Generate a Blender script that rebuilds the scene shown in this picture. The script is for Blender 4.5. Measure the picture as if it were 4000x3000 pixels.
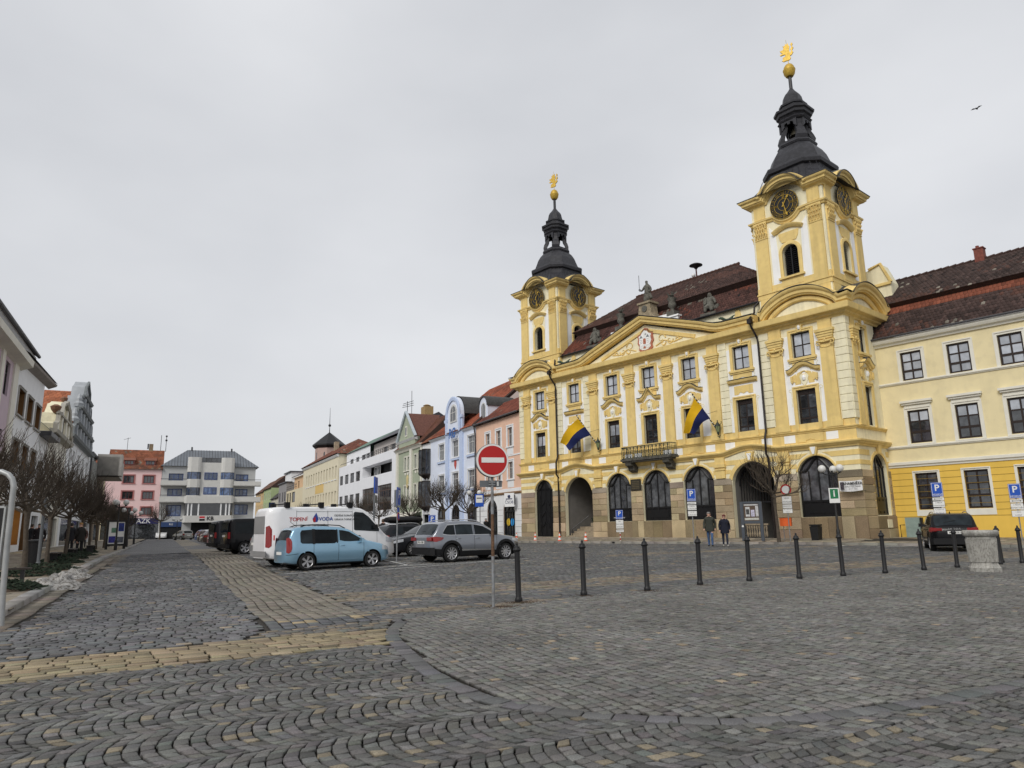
import bpy, math, random
import numpy as np
from mathutils import Matrix, Vector
for _o in list(bpy.data.objects): bpy.data.objects.remove(_o)
SC = bpy.context.scene
COL = SC.collection
# ------------------------------------------------------------------ camera
cd = bpy.data.cameras.new('camera'); cam = bpy.data.objects.new('camera', cd); COL.objects.link(cam)
cd.sensor_fit = 'HORIZONTAL'; cd.sensor_width = 36.0; cd.lens = 2760*36/4000; cd.clip_start = .1; cd.clip_end = 3000
_p, _r = math.radians(11.43), math.radians(-1.02)
_f = Vector((0, math.cos(_p), math.sin(_p))); _u0 = Vector((0, -math.sin(_p), math.cos(_p))); _x0 = Vector((1, 0, 0))
_x = _x0*math.cos(_r)+_u0*math.sin(_r); _u = -_x0*math.sin(_r)+_u0*math.cos(_r)
cam.matrix_world = Matrix(((_x.x, _u.x, -_f.x, 0), (_x.y, _u.y, -_f.y, 0), (_x.z, _u.z, -_f.z, 1.5), (0, 0, 0, 1)))
SC.camera = cam
# ------------------------------------------------------------------ sky, sun, exposure
SUN_AZ, SUN_EL = math.radians(212), math.radians(38)      # high behind the photographer's left shoulder, veiled by cloud
W = bpy.data.worlds.new('World'); SC.world = W; W.use_nodes = True
nt = W.node_tree; N = nt.nodes; L = nt.links; N.clear()
wo = N.new('ShaderNodeOutputWorld'); bg = N.new('ShaderNodeBackground'); bg.inputs[1].default_value = 0.104
sky = N.new('ShaderNodeTexSky'); sky.sky_type = 'NISHITA'; sky.sun_disc = False; sky.sun_elevation = SUN_EL; sky.sun_rotation = SUN_AZ; sky.dust_density = 4
tc = N.new('ShaderNodeTexCoord'); mp = N.new('ShaderNodeMapping'); mp.inputs['Scale'].default_value = (1, 1, 2.2)
nz = N.new('ShaderNodeTexNoise'); nz.inputs['Scale'].default_value = 1.5; nz.inputs['Detail'].default_value = 5; nz.inputs['Roughness'].default_value = .45
cr = N.new('ShaderNodeValToRGB'); cr.color_ramp.elements[0].position = .28; cr.color_ramp.elements[1].position = .72
cr.color_ramp.elements[0].color = (4.45, 4.58, 4.85, 1); cr.color_ramp.elements[1].color = (6.35, 6.43, 6.62, 1)
mx = N.new('ShaderNodeMixRGB'); mx.inputs[0].default_value = .93
L.new(tc.outputs['Generated'], mp.inputs[0]); L.new(mp.outputs[0], nz.inputs[0]); L.new(nz.outputs[0], cr.inputs[0])
L.new(sky.outputs[0], mx.inputs[1]); L.new(cr.outputs[0], mx.inputs[2]); L.new(mx.outputs[0], bg.inputs[0]); L.new(bg.outputs[0], wo.inputs[0])
sd = bpy.data.lights.new('sun', 'SUN'); sd.energy = 1.5; sd.angle = math.radians(22); sd.color = (1, .97, .92)
sun = bpy.data.objects.new('sun', sd); COL.objects.link(sun)
_sv = Vector((math.sin(SUN_AZ)*math.cos(SUN_EL), math.cos(SUN_AZ)*math.cos(SUN_EL), math.sin(SUN_EL)))
sun.rotation_euler = _sv.to_track_quat('Z', 'Y').to_euler()
vs = SC.view_settings; vs.view_transform = 'Standard'; vs.look = 'None'; vs.gamma = 1; vs.exposure = 0.3; vs.use_curve_mapping = False
SC.render.engine = 'CYCLES'; SC.cycles.max_bounces = 6; SC.cycles.use_denoising = True

# ------------------------------------------------------------------ helpers
def ss(a, b, t):
    t = np.clip((t-a)/(b-a), 0, 1); return t*t*(3-2*t)
def gz(x, y): return .28*ss(14, 40, y)+.12*ss(60, 120, y)
def g(x, y): return (x, y, float(gz(x, y)))
rnd = random.Random(7)

def mat(name, c, r=.75, var=.12, sc=2.0, bump=0., bsc=60., metal=0., spec=.4, c2=None, amt=.5, streak=0., coat=0.):
    """plain procedural surface: base colour with soft mottling, optional second tone (dirt, lichen) and rain streaks, fine relief"""
    m = bpy.data.materials.new(name); m.use_nodes = True; t = m.node_tree; n = t.nodes; l = t.links
    b = n['Principled BSDF']; b.inputs['Roughness'].default_value = r; b.inputs['Metallic'].default_value = metal
    b.inputs['Specular IOR Level'].default_value = spec; b.inputs['Coat Weight'].default_value = coat
    c = tuple(c)
    if var <= 0 and not c2 and not bump:
        b.inputs['Base Color'].default_value = c+(1,); return m
    co = n.new('ShaderNodeTexCoord')
    def noise(scale, detail=4, stretch=None):
        z = n.new('ShaderNodeTexNoise'); z.inputs['Scale'].default_value = scale; z.inputs['Detail'].default_value = detail
        if stretch:
            mpn = n.new('ShaderNodeMapping'); mpn.inputs['Scale'].default_value = stretch; l.new(co.outputs['Object'], mpn.inputs[0]); l.new(mpn.outputs[0], z.inputs[0])
        else: l.new(co.outputs['Object'], z.inputs[0])
        return z
    z = noise(sc); rp = n.new('ShaderNodeValToRGB'); l.new(z.outputs[0], rp.inputs[0])
    rp.color_ramp.elements[0].position = .3; rp.color_ramp.elements[1].position = .7
    rp.color_ramp.elements[0].color = tuple(max(0, k*(1-var)) for k in c)+(1,); rp.color_ramp.elements[1].color = tuple(min(1, k*(1+var)) for k in c)+(1,)
    out = rp.outputs[0]
    def over(fac_node, lo, hi, colour, strength):
        nonlocal out
        r2 = n.new('ShaderNodeMapRange'); r2.inputs[1].default_value = lo; r2.inputs[2].default_value = hi; r2.inputs[3].default_value = 0; r2.inputs[4].default_value = strength
        l.new(fac_node.outputs[0], r2.inputs[0]); mm = n.new('ShaderNodeMixRGB'); l.new(r2.outputs[0], mm.inputs[0]); l.new(out, mm.inputs[1]); mm.inputs[2].default_value = tuple(colour)+(1,); out = mm.outputs[0]
    if c2: over(noise(sc*3.1, 6), .5-.02, .5+.12, c2, amt)
    if streak: over(noise(1., 5, (2.5, 2.5, .22)), .5, .75, tuple(k*.45 for k in c), streak)
    l.new(out, b.inputs['Base Color'])
    if bump:
        bz = noise(bsc, 6); bp = n.new('ShaderNodeBump'); bp.inputs['Strength'].default_value = bump; bp.inputs['Distance'].default_value = .01
        l.new(bz.outputs[0], bp.inputs['Height']); l.new(bp.outputs[0], b.inputs['Normal'])
    return m

def attrmat(name, r=.85, bsc=90., bump=.6, var=.25, spec=.3):
    """colour comes from the piece itself (per-piece attribute), with grain on top"""
    m = bpy.data.materials.new(name); m.use_nodes = True; t = m.node_tree; n = t.nodes; l = t.links; b = n['Principled BSDF']
    b.inputs['Roughness'].default_value = r; b.inputs['Specular IOR Level'].default_value = spec
    a = n.new('ShaderNodeAttribute'); a.attribute_name = 'col'; co = n.new('ShaderNodeTexCoord')
    z = n.new('ShaderNodeTexNoise'); z.inputs['Scale'].default_value = bsc*.7; z.inputs['Detail'].default_value = 5; l.new(co.outputs['Object'], z.inputs[0])
    z2 = n.new('ShaderNodeTexNoise'); z2.inputs['Scale'].default_value = .55; z2.inputs['Detail'].default_value = 4; l.new(co.outputs['Object'], z2.inputs[0])
    mr = n.new('ShaderNodeMapRange'); mr.inputs[1].default_value = .3; mr.inputs[2].default_value = .7; mr.inputs[3].default_value = 1-var; mr.inputs[4].default_value = 1+var; l.new(z.outputs[0], mr.inputs[0])
    mr2 = n.new('ShaderNodeMapRange'); mr2.inputs[1].default_value = .35; mr2.inputs[2].default_value = .65; mr2.inputs[3].default_value = .82; mr2.inputs[4].default_value = 1.12; l.new(z2.outputs[0], mr2.inputs[0])
    mu = n.new('ShaderNodeMath'); mu.operation = 'MULTIPLY'; l.new(mr.outputs[0], mu.inputs[0]); l.new(mr2.outputs[0], mu.inputs[1])
    vm = n.new('ShaderNodeVectorMath'); vm.operation = 'SCALE'; l.new(a.outputs['Color'], vm.inputs[0]); l.new(mu.outputs[0], vm.inputs['Scale']); l.new(vm.outputs[0], b.inputs['Base Color'])
    bz = n.new('ShaderNodeTexNoise'); bz.inputs['Scale'].default_value = bsc; bz.inputs['Detail'].default_value = 4; l.new(co.outputs['Object'], bz.inputs[0])
    bp = n.new('ShaderNodeBump'); bp.inputs['Strength'].default_value = bump; bp.inputs['Distance'].default_value = .006; l.new(bz.outputs[0], bp.inputs['Height']); l.new(bp.outputs[0], b.inputs['Normal'])
    return m

class MB:
    """collects shapes into one mesh"""
    def __init__(s): s.v = []; s.f = []; s.m = []; s.g = []
    def add(s, vs, fs, mi=0):
        o = len(s.v); s.v += [tuple(p) for p in vs]; s.g.append((o, len(s.f)))
        for f in fs: s.f.append([i+o for i in f]); s.m.append(mi)
        return s
    def box(s, x0, x1, y0, y1, z0, z1, mi=0):
        return s.add([(x0,y0,z0),(x1,y0,z0),(x1,y1,z0),(x0,y1,z0),(x0,y0,z1),(x1,y0,z1),(x1,y1,z1),(x0,y1,z1)],
                     [(0,3,2,1),(4,5,6,7),(0,1,5,4),(1,2,6,5),(2,3,7,6),(3,0,4,7)], mi)
    def prism(s, poly, a, b, ax='y', mi=0, caps=True):
        """2-D outline pushed along one axis: ax 'y' takes (x,z), 'x' takes (y,z), 'z' takes (x,y)"""
        P = {'y': lambda u, w, t: (u, t, w), 'x': lambda u, w, t: (t, u, w), 'z': lambda u, w, t: (u, w, t)}[ax]
        n = len(poly); area = sum(poly[i][0]*poly[(i+1) % n][1]-poly[(i+1) % n][0]*poly[i][1] for i in range(n))
        if (area > 0) != (ax != 'y'): poly = poly[::-1]
        if a > b: a, b = b, a
        vs = [P(u, w, a) for u, w in poly]+[P(u, w, b) for u, w in poly]
        fs = [(i, (i+1) % n, n+(i+1) % n, n+i) for i in range(n)]
        if caps: fs += [tuple(range(n))[::-1], tuple(range(n, 2*n))]
        return s.add(vs, fs, mi)
    def tube(s, pts, r, n=6, mi=0, caps=True):
        pts = [Vector(p) for p in pts]; rs = r if isinstance(r, (list, tuple)) else [r]*len(pts); vs = []; fs = []
        up = Vector((0, 0, 1))
        for i, p in enumerate(pts):
            d = (pts[min(i+1, len(pts)-1)]-pts[max(i-1, 0)]).normalized()
            a = d.cross(up if abs(d.z) < .95 else Vector((1, 0, 0))).normalized(); b = a.cross(d)
            vs += [p+(a*math.cos(2*math.pi*k/n)+b*math.sin(2*math.pi*k/n))*rs[i] for k in range(n)]
        for i in range(len(pts)-1):
            for k in range(n): fs.append((i*n+k, i*n+(k+1) % n, (i+1)*n+(k+1) % n, (i+1)*n+k))
        if caps: fs += [tuple(range(n))[::-1], tuple(range((len(pts)-1)*n, len(pts)*n))]
        return s.add(vs, [f[::-1] for f in fs], mi)
    def lathe(s, prof, n=16, c=(0, 0, 0), mi=0, ph=0., sq=None):
        """profile of (radius, z) turned about z; sq gives a per-angle radius factor"""
        vs = []; fs = []; m = len(prof)
        for r, z in prof:
            for k in range(n):
                an = 2*math.pi*k/n+ph; q = r*(sq(an) if sq else 1); vs.append((c[0]+q*math.cos(an), c[1]+q*math.sin(an), c[2]+z))
        for i in range(m-1):
            for k in range(n): fs.append((i*n+k, i*n+(k+1) % n, (i+1)*n+(k+1) % n, (i+1)*n+k))
        fs += [tuple(range(n))[::-1], tuple(range((m-1)*n, m*n))]
        return s.add(vs, fs, mi)
    def sweep(s, path, prof, mi=0, closed=False, ends=True, m0=None, m1=None):
        """moulding: path of (x, z) in the facade plane (or (x,y,z) with plan=True), prof of (out, up): out goes to -y"""
        n = len(path); m = len(prof); vs = []; fs = []
        for i in range(n):
            a = path[max(i-1, 0)]; b = path[min(i+1, n-1)]; dx, dz = b[0]-a[0], b[1]-a[1]; q = math.hypot(dx, dz) or 1
            nx, nz_ = -dz/q, dx/q
            for o, u in prof:      # m0 / m1: mitred end, the returning run starts at that depth
                e = (-(o-m0) if (i == 0 and m0 is not None) else 0)+((o-m1) if (i == n-1 and m1 is not None) else 0)
                vs.append((path[i][0]+nx*u+e, -o, path[i][1]+nz_*u))
        for i in range(n-1):
            for k in range(m-1): fs.append((i*m+k, (i+1)*m+k, (i+1)*m+k+1, i*m+k+1))
        if ends: fs += [tuple(range(m)), tuple(range((n-1)*m, n*m))[::-1]]
        return s.add(vs, fs, mi)
    def plan(s, path, prof, mi=0, closed=False):
        """moulding run round a plan path of (x, y): prof of (out, z); out to the right-hand side of the walking direction"""
        n = len(path); m = len(prof); vs = []; fs = []
        P = [Vector(p) for p in path]
        for i in range(n):
            d1 = (P[i]-P[i-1]) if (i > 0 or closed) else (P[1]-P[0]); d2 = (P[(i+1) % n]-P[i]) if (i < n-1 or closed) else (P[-1]-P[-2])
            n1 = Vector((d1.y, -d1.x)).normalized(); n2 = Vector((d2.y, -d2.x)).normalized(); mm = (n1+n2); mm = mm/(mm.dot(n1) or 1)
            for o, z in prof: vs.append((P[i].x+mm.x*o, P[i].y+mm.y*o, z))
        for i in range(n if closed else n-1):
            j = (i+1) % n
            for k in range(m-1): fs.append((i*m+k, j*m+k, j*m+k+1, i*m+k+1))
        if not closed: fs += [tuple(range(m))[::-1], tuple(range((n-1)*m, n*m))]
        return s.add(vs, fs, mi)
    def sphere(s, c, r, n=10, mi=0, sz=1.0):
        k = max(4, n//2); return s.lathe([(max(r*math.sin(math.pi*i/k), 1e-4), -r*sz*math.cos(math.pi*i/k)) for i in range(k+1)], n, c, mi)
    def xf(s, M):
        s.v = [tuple(M @ Vector(p)) for p in s.v]; return s
    def mesh(s, name, mats, smooth=None, col=None):
        me = bpy.data.meshes.new(name); me.from_pydata(s.v, [], s.f)
        for q in (mats if isinstance(mats, (list, tuple)) else [mats]): me.materials.append(q)
        me.polygons.foreach_set('material_index', s.m)
        if smooth: me.polygons.foreach_set('use_smooth', [True]*len(s.f)); me.set_sharp_from_angle(angle=math.radians(smooth))
        me.update(); return me
    def build_each(s, name, mats, parent=None, loc=None, rz=0, per=1):
        """every piece an object of its own (per = shapes that make one piece)"""
        gs = s.g[::per]+[(len(s.v), len(s.f))]; r = []
        for (a, c), (b, d) in zip(gs, gs[1:]):
            q = MB(); q.v = s.v[a:b]; q.f = [[i-a for i in f] for f in s.f[c:d]]; q.m = s.m[c:d]; r.append(q.build(name, mats, parent, loc, rz))
        return r
    def build(s, name, mats, parent=None, loc=None, rz=0, smooth=None):
        return ob(name, s.mesh(name, mats, smooth), parent, loc, rz)

def ob(name, me, parent=None, loc=None, rz=0):
    o = bpy.data.objects.new(name, me); COL.objects.link(o)
    if parent: o.parent = parent
    if loc: o.location = loc
    if rz: o.rotation_euler = (0, 0, rz)
    return o
def tag(o, label=None, cat=None, group=None, kind=None):
    if label: o['label'] = label
    if cat: o['category'] = cat
    if group: o['group'] = group
    if kind: o['kind'] = kind
    return o
def thing(name, loc, rz, label, cat, group=None):
    return tag(ob(name, None, None, loc, rz), label, cat, group)
def kids(o): return [c for c in bpy.data.objects if c.parent == o]
def copy_tree(o, parent=None, ch=None):
    if ch is None:
        ch = {}
        for c in bpy.data.objects:
            if c.parent: ch.setdefault(c.parent.name, []).append(c)
    c = o.copy(); COL.objects.link(c); c.parent = parent
    for k in ch.get(o.name, []): copy_tree(k, c, ch)
    return c
_TS = bpy.data.scenes.new('workbench')
def evaluated(o):
    """mesh of an object with modifiers or text, evaluated in an empty side scene, which is removed at the end"""
    _TS.collection.objects.link(o)
    with bpy.context.temp_override(scene=_TS, view_layer=_TS.view_layers[0]):
        dg = bpy.context.evaluated_depsgraph_get(); me = bpy.data.meshes.new_from_object(o.evaluated_get(dg))
    bpy.data.objects.remove(o); return me
def text(name, s, size, m, parent, loc, rot=(math.pi/2, 0, 0), align='CENTER', ext=.004, bold=0., sx=1.):
    cu = bpy.data.curves.new(name, 'FONT'); cu.body = s; cu.size = size; cu.align_x = align; cu.align_y = 'CENTER'; cu.extrude = ext; cu.offset = bold*size; cu.resolution_u = 3
    tmp = bpy.data.objects.new('tmp', cu); me = evaluated(tmp); bpy.data.curves.remove(cu); me.materials.clear(); me.materials.append(m); me.name = name
    o = ob(name, me, parent, loc); o.rotation_euler = rot; o.scale = (sx, 1, 1); return o
def arc(cx, cz, r, a0, a1, n): return [(cx+r*math.cos(math.radians(a0+(a1-a0)*i/n)), cz+r*math.sin(math.radians(a0+(a1-a0)*i/n))) for i in range(n+1)]
# ------------------------------------------------------------------ ground and paving
def sett_sheet_mat(name, c1, c2, mortar, sx, sy, rot):
    m = bpy.data.materials.new(name); m.use_nodes = True; t = m.node_tree; n = t.nodes; l = t.links; b = n['Principled BSDF']; b.inputs['Roughness'].default_value = .85
    co = n.new('ShaderNodeTexCoord'); mpn = n.new('ShaderNodeMapping'); mpn.inputs['Rotation'].default_value = (0, 0, rot); l.new(co.outputs['Object'], mpn.inputs[0])
    br = n.new('ShaderNodeTexBrick'); br.inputs['Scale'].default_value = 1; br.inputs['Brick Width'].default_value = sx; br.inputs['Row Height'].default_value = sy
    br.inputs['Mortar Size'].default_value = .012; br.inputs['Color1'].default_value = c1+(1,); br.inputs['Color2'].default_value = c2+(1,); br.inputs['Mortar'].default_value = mortar+(1,)
    l.new(mpn.outputs[0], br.inputs[0])
    z = n.new('ShaderNodeTexNoise'); z.inputs['Scale'].default_value = .5; z.inputs['Detail'].default_value = 8; l.new(co.outputs['Object'], z.inputs[0])
    mr = n.new('ShaderNodeMapRange'); mr.inputs[1].default_value = .3; mr.inputs[2].default_value = .7; mr.inputs[3].default_value = .75; mr.inputs[4].default_value = 1.2; l.new(z.outputs[0], mr.inputs[0])
    vm = n.new('ShaderNodeVectorMath'); vm.operation = 'SCALE'; l.new(br.outputs[0], vm.inputs[0]); l.new(mr.outputs[0], vm.inputs['Scale']); l.new(vm.outputs[0], b.inputs['Base Color'])
    return m
M_bed = mat('joint_soil', (.03, .026, .021), .95, .35, 6, .6, 30)
M_far = sett_sheet_mat('far_setts', (.125, .125, .13), (.17, .17, .168), (.06, .055, .05), .2, .16, -.46)
M_farb = sett_sheet_mat('far_beige_setts', (.22, .195, .155), (.27, .235, .18), (.1, .085, .06), .2, .17, 1.1)
M_slab = attrmat('paving_slab', .85, 60, .3, .15)
M_sett = attrmat('granite_sett', .82, 110, .8, .3)
M_kerb = mat('kerb_granite', (.3, .29, .27), .85, .2, 5, .5, 80, c2=(.16, .15, .13))

SD = np.array([-math.sin(math.radians(26)), math.cos(math.radians(26))])    # street direction
SN = np.array([SD[1], -SD[0]])                                             # across the street, to the right

def grid_sheet(name, x0, x1, y0, y1, nx, ny, m, dz, kind='structure', yy=None):
    xs = np.linspace(x0, x1, nx); ys = np.linspace(y0, y1, ny) if yy is None else np.array(yy); mb = MB(); ny = len(ys)
    for y in ys:
        for x in xs: mb.v.append((x, y, float(gz(x, y))+dz))
    for j in range(ny-1):
        for i in range(nx-1): a = j*nx+i; mb.f.append([a, a+1, a+nx+1, a+nx]); mb.m.append(0)
    o = mb.build(name, m); tag(o, kind=kind); return o
grid_sheet('ground', -900, 900, -60, 1200, 9, 2, M_bed, -.035, yy=[-60, 0, 10]+list(range(13, 44, 2))+[60]+list(range(65, 125, 8))+[200, 1200])

def inpoly(P, poly):
    poly = np.array(poly); x, y = P[:, 0], P[:, 1]; r = np.zeros(len(P), bool); n = len(poly); j = n-1
    for i in range(n):
        xi, yi = poly[i]; xj, yj = poly[j]
        c = ((yi > y) != (yj > y)) & (x < (xj-xi)*(y-yi)/((yj-yi) or 1e-9)+xi); r ^= c; j = i
    return r
RS = np.random.RandomState(5)
def rows(poly, d, roww, l0, l1, joint=.012, jit=.006, wob=.03, rowvar=.08):
    """setts laid in rows along d inside a polygon -> quads (N,4,2)"""
    poly = np.array(poly); d = np.array(d)/np.hypot(*d); nn = np.array([-d[1], d[0]])
    s0, s1 = (poly@d).min()-.3, (poly@d).max()+.3; t0, t1 = (poly@nn).min()-.2, (poly@nn).max()+.2; Q = []
    t = t0
    while t < t1:
        w = roww*(1+RS.uniform(-rowvar, rowvar)); k = int((s1-s0)/((l0+l1)/2)*1.15)+4
        ln = RS.uniform(l0, l1, k); e = s0-RS.uniform(0, l1)+np.concatenate([[0], np.cumsum(ln)]); a, b = e[:-1]+joint/2, e[1:]-joint/2
        q = np.stack([np.stack([a, np.full(k, t+joint/2)], 1), np.stack([b, np.full(k, t+joint/2)], 1), np.stack([b, np.full(k, t+w-joint/2)], 1), np.stack([a, np.full(k, t+w-joint/2)], 1)], 1)
        Q.append(q); t += w
    Q = np.concatenate(Q); Q = Q+RS.uniform(-jit, jit, Q.shape)
    Q[:, :, 1] += wob*np.sin(Q[:, :, 0]*1.7+1)+wob*.6*np.sin(Q[:, :, 0]*.63+Q[:, :, 1]*.4)
    Wd = Q[:, :, :1]*d+Q[:, :, 1:]*nn
    return Wd[inpoly(Wd.mean(1), poly)]
def fans(poly, d, Wb, p, phi=52, stone=.1, joint=.013, jit=.009):
    """segmental arcs: bands of width Wb stacked across d, arcs bulging towards -d"""
    poly = np.array(poly); d = np.array(d)/np.hypot(*d); nn = np.array([-d[1], d[0]])
    s0, s1 = (poly@d).min()-1, (poly@d).max()+1; t0, t1 = (poly@nn).min()-.5, (poly@nn).max()+.5; Q = []
    ph = math.radians(phi); R = Wb/2/math.sin(ph); k = max(3, round(2*R*ph/stone))
    for jb, tb in enumerate(np.arange(t0, t1, Wb)):
        off = RS.uniform(0, p)
        for s in np.arange(s0, s1, p):
            st_ = 2*ph/k; e_ = np.arange(-ph-st_*RS.uniform(.05, .95), ph+st_, st_); e_ = e_+RS.uniform(-.14, .14, len(e_))*st_; an = np.concatenate([[-ph], e_[(e_ > -ph+st_*.4) & (e_ < ph-st_*.4)], [ph]])
            gj = joint*.5/R
            a0, a1 = an[:-1]+gj, an[1:]-gj
            w = p-joint
            def pt(a, sh): return np.stack([s+off+sh-R*(np.cos(a)-math.cos(ph)), tb+Wb/2+R*np.sin(a)], 1)
            Q.append(np.stack([pt(a0, 0), pt(a0, w)[:, :], pt(a1, w), pt(a1, 0)], 1))
    Q = np.concatenate(Q); Q = Q+RS.uniform(-jit, jit, Q.shape)
    Q[:, :, 1] += .04*np.sin(Q[:, :, 0]*.9)
    Wd = Q[:, :, :1]*d+Q[:, :, 1:]*nn
    return Wd[inpoly(Wd.mean(1), poly)]
def along(curve, w, ln, joint=.012):
    """single course of stones following a curve, w to its left"""
    c = np.array(curve, float); seg = np.hypot(*(c[1:]-c[:-1]).T); S = np.concatenate([[0], np.cumsum(seg)])
    def at(s): return np.stack([np.interp(s, S, c[:, 0]), np.interp(s, S, c[:, 1])], 1)
    e = [0]
    while e[-1] < S[-1]: e.append(e[-1]+RS.uniform(*ln))
    e = np.array(e); a, b = e[:-1]+joint/2, e[1:]-joint/2
    def nrm(s): t = at(s+.05)-at(s-.05); t /= np.maximum(np.hypot(*t.T), 1e-6)[:, None]; return np.stack([-t[:, 1], t[:, 0]], 1)
    return np.stack([at(a), at(b), at(b)+nrm(b)*w, at(a)+nrm(a)*w], 1)
def stones(Q, cols, h=.0, bev=.006, dep=.03, tilt=.004, simple=False, dirty=True):
    """quads -> vertex, face, colour arrays; every stone has its own edges, tilt and height"""
    a2 = (Q[:, 1, 0]-Q[:, 0, 0])*(Q[:, 2, 1]-Q[:, 0, 1])-(Q[:, 1, 1]-Q[:, 0, 1])*(Q[:, 2, 0]-Q[:, 0, 0])
    Q = np.where((a2 < 0)[:, None, None], Q[:, ::-1], Q); n = len(Q); c = Q.mean(1, keepdims=True)
    zg = gz(c[:, :, 0], c[:, :, 1]); zr = zg+h+RS.uniform(-tilt, tilt, (n, 1)); T = RS.uniform(-tilt, tilt, (n, 4))
    e = Q-c; L_ = np.linalg.norm(e, axis=2, keepdims=True)
    top = c+e*(1-bev/np.maximum(L_, .03)*1.4)+RS.uniform(-.003, .003, Q.shape)
    vb = np.concatenate([Q, np.repeat(zr-dep, 4, 1)[:, :, None]], 2); vm_ = np.concatenate([Q, (np.repeat(zr-bev*.8, 4, 1)+T*.6)[:, :, None]], 2); vt = np.concatenate([top, (np.repeat(zr, 4, 1)+T)[:, :, None]], 2)
    F1 = [(0, 1, 5, 4), (1, 2, 6, 5), (2, 3, 7, 6), (3, 0, 4, 7)]
    if simple:
        V = np.concatenate([vb, vt], 1); F = np.array(F1+[(4, 5, 6, 7)])
    else:
        V = np.concatenate([vb, vm_, vt], 1); F = np.array(F1+[(4, 5, 9, 8), (5, 6, 10, 9), (6, 7, 11, 10), (7, 4, 8, 11), (8, 9, 10, 11)])
    k = V.shape[1]; FF = (F[None]+np.arange(n)[:, None, None]*k).reshape(-1, 4); CC = np.repeat(cols, k, 0).reshape(n, k, 3).copy()
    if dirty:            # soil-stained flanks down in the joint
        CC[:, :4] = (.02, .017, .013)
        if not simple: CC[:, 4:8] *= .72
    return V.reshape(-1, 3), FF, CC.reshape(-1, 3)
def npmesh(name, V, F, C, m):
    me = bpy.data.meshes.new(name); me.vertices.add(len(V)); me.vertices.foreach_set('co', V.astype(np.float32).ravel())
    me.loops.add(F.size); me.loops.foreach_set('vertex_index', F.astype(np.int32).ravel()); me.polygons.add(len(F)); me.polygons.foreach_set('loop_start', np.arange(0, F.size, F.shape[1], dtype=np.int32)); me.update(calc_edges=True)
    at = me.color_attributes.new('col', 'FLOAT_COLOR', 'POINT'); at.data.foreach_set('color', np.concatenate([C, np.ones((len(C), 1))], 1).astype(np.float32).ravel())
    me.materials.append(m); return me
def palette(n, base, spread=.18, tan=0., tancol=(.3, .24, .15)):
    c = np.array(base)[None]*(1+RS.normal(0, spread, (n, 1)))*(1+RS.normal(0, .025, (n, 3)))
    k = RS.rand(n) < tan; c[k] = np.array(tancol)[None]*(1+RS.normal(0, .15, (k.sum(), 1)))
    return np.clip(c, .03, .6)

BD = (.875, .484)                                                            # direction of the cross bands
border = [(-2.55, 13.2), (-1.99, 12.3), (-1.99, 11.32), (-1.86, 10.49), (-1.48, 9.27), (-1.03, 7.94), (-.68, 7.22), (-.39, 6.72), (-.06, 6.38), (.44, 6.08), (1.07, 5.87), (1.6, 5.78), (2.11, 5.8), (2.72, 5.97), (3.49, 6.27), (4.59, 6.83), (7, 8.1)]
upper = [(-1.92, 12.46), (-1.41, 13.35), (-.43, 14.16), (1.26, 15.7), (3.0, 17.1), (4.5, 18.25), (6, 19.15), (9, 20.25), (12, 21.8), (16.2, 23.75), (26, 28.5)]
bandlo = [(-9.5, 5.5), (-5.39, 7.82), (-4.47, 8.33), (-3.18, 9.11), (-1.72, 9.95)]
bandhi = [(-1.95, 11.5), (-2.79, 11.1), (-3.87, 10.5), (-5.19, 9.68), (-6.21, 9.05), (-9.8, 7.0)]
eL = [(-3.84, 11.35), (-4.96, 13.9), (-6.1, 16.4), (-11.36, 27.17), (-16.57, 37.65), (-19.4, 43.5)]
eR = [(-17.6, 44.6), (-12.91, 35.08), (-7.83, 24.11), (-5.26, 18.97), (-3.61, 15.47), (-2.35, 12.5)]
kerbL = [(-7.6, 9.7), (-9.52, 13.63), (-11.9, 18.41), (-14.53, 23.9), (-18.26, 31.68), (-22.92, 41.4), (-52.2, 101.86), (-66, 130)]
zoneA = [(-9.5, 5.4), (-5.39, 7.80), (-4.47, 8.31), (-3.18, 9.09), (-1.74, 9.93)]+border[5:]+[(7, 3), (-9, 3)]
zoneA = [(-9.5, 5.4), (-5.39, 7.80), (-4.47, 8.31), (-3.18, 9.09), (-1.74, 9.93)]+border[4:]+[(7, 3.4), (-9, 3.4)]
inner = [(x+.2, y+.12) for x, y in border[1:8]]+[(x, y+.22) for x, y in border[8:]]
zoneB = upper+[(26, 14)]+inner[::-1]
zoneC = bandlo+[(-1.9, 10.6)]+bandhi
zoneD = [(-9.8, 7.05), (-6.21, 9.08), (-5.19, 9.71), (-3.87, 10.53), (-3.95, 11.3)]+eL[1:]+[(-23.2, 43.4), (-18.4, 33.5), (-14.9, 26.1), (-11.3, 18.52), (-8.29, 12.34)]
zoneE = eL+eR
zoneF = eR[::-1][:4]+[(-7.83, 24.11), (-12.91, 35.08), (-17.6, 44.6), (-2.5, 57.5), (15.7, 40.0), (26, 29.7)]+upper[::-1][:-1]+[(-1.98, 12.3)]
zoneX = [(-3.9, 11.32), (-3.8, 10.58), (-2.79, 11.13), (-2.05, 11.53), (-2.02, 12.2), (-2.3, 12.45)]
pave = ob('pavement', None); tag(pave, kind='structure')
road = ob('road', None); tag(road, kind='structure')
gutter = [(-8.29, 12.34), (-11.3, 18.52), (-14.9, 26.1), (-18.4, 33.5), (-23.2, 43.4)]
QA = fans(zoneA, BD, .92, .110, 34, .103, .0125, .007); QB = rows(zoneB, (-.435, .9), .118, .1, .145, .017, .007, .03)
QO = along(border[1:][::-1], -.2, (.16, .32))
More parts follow.
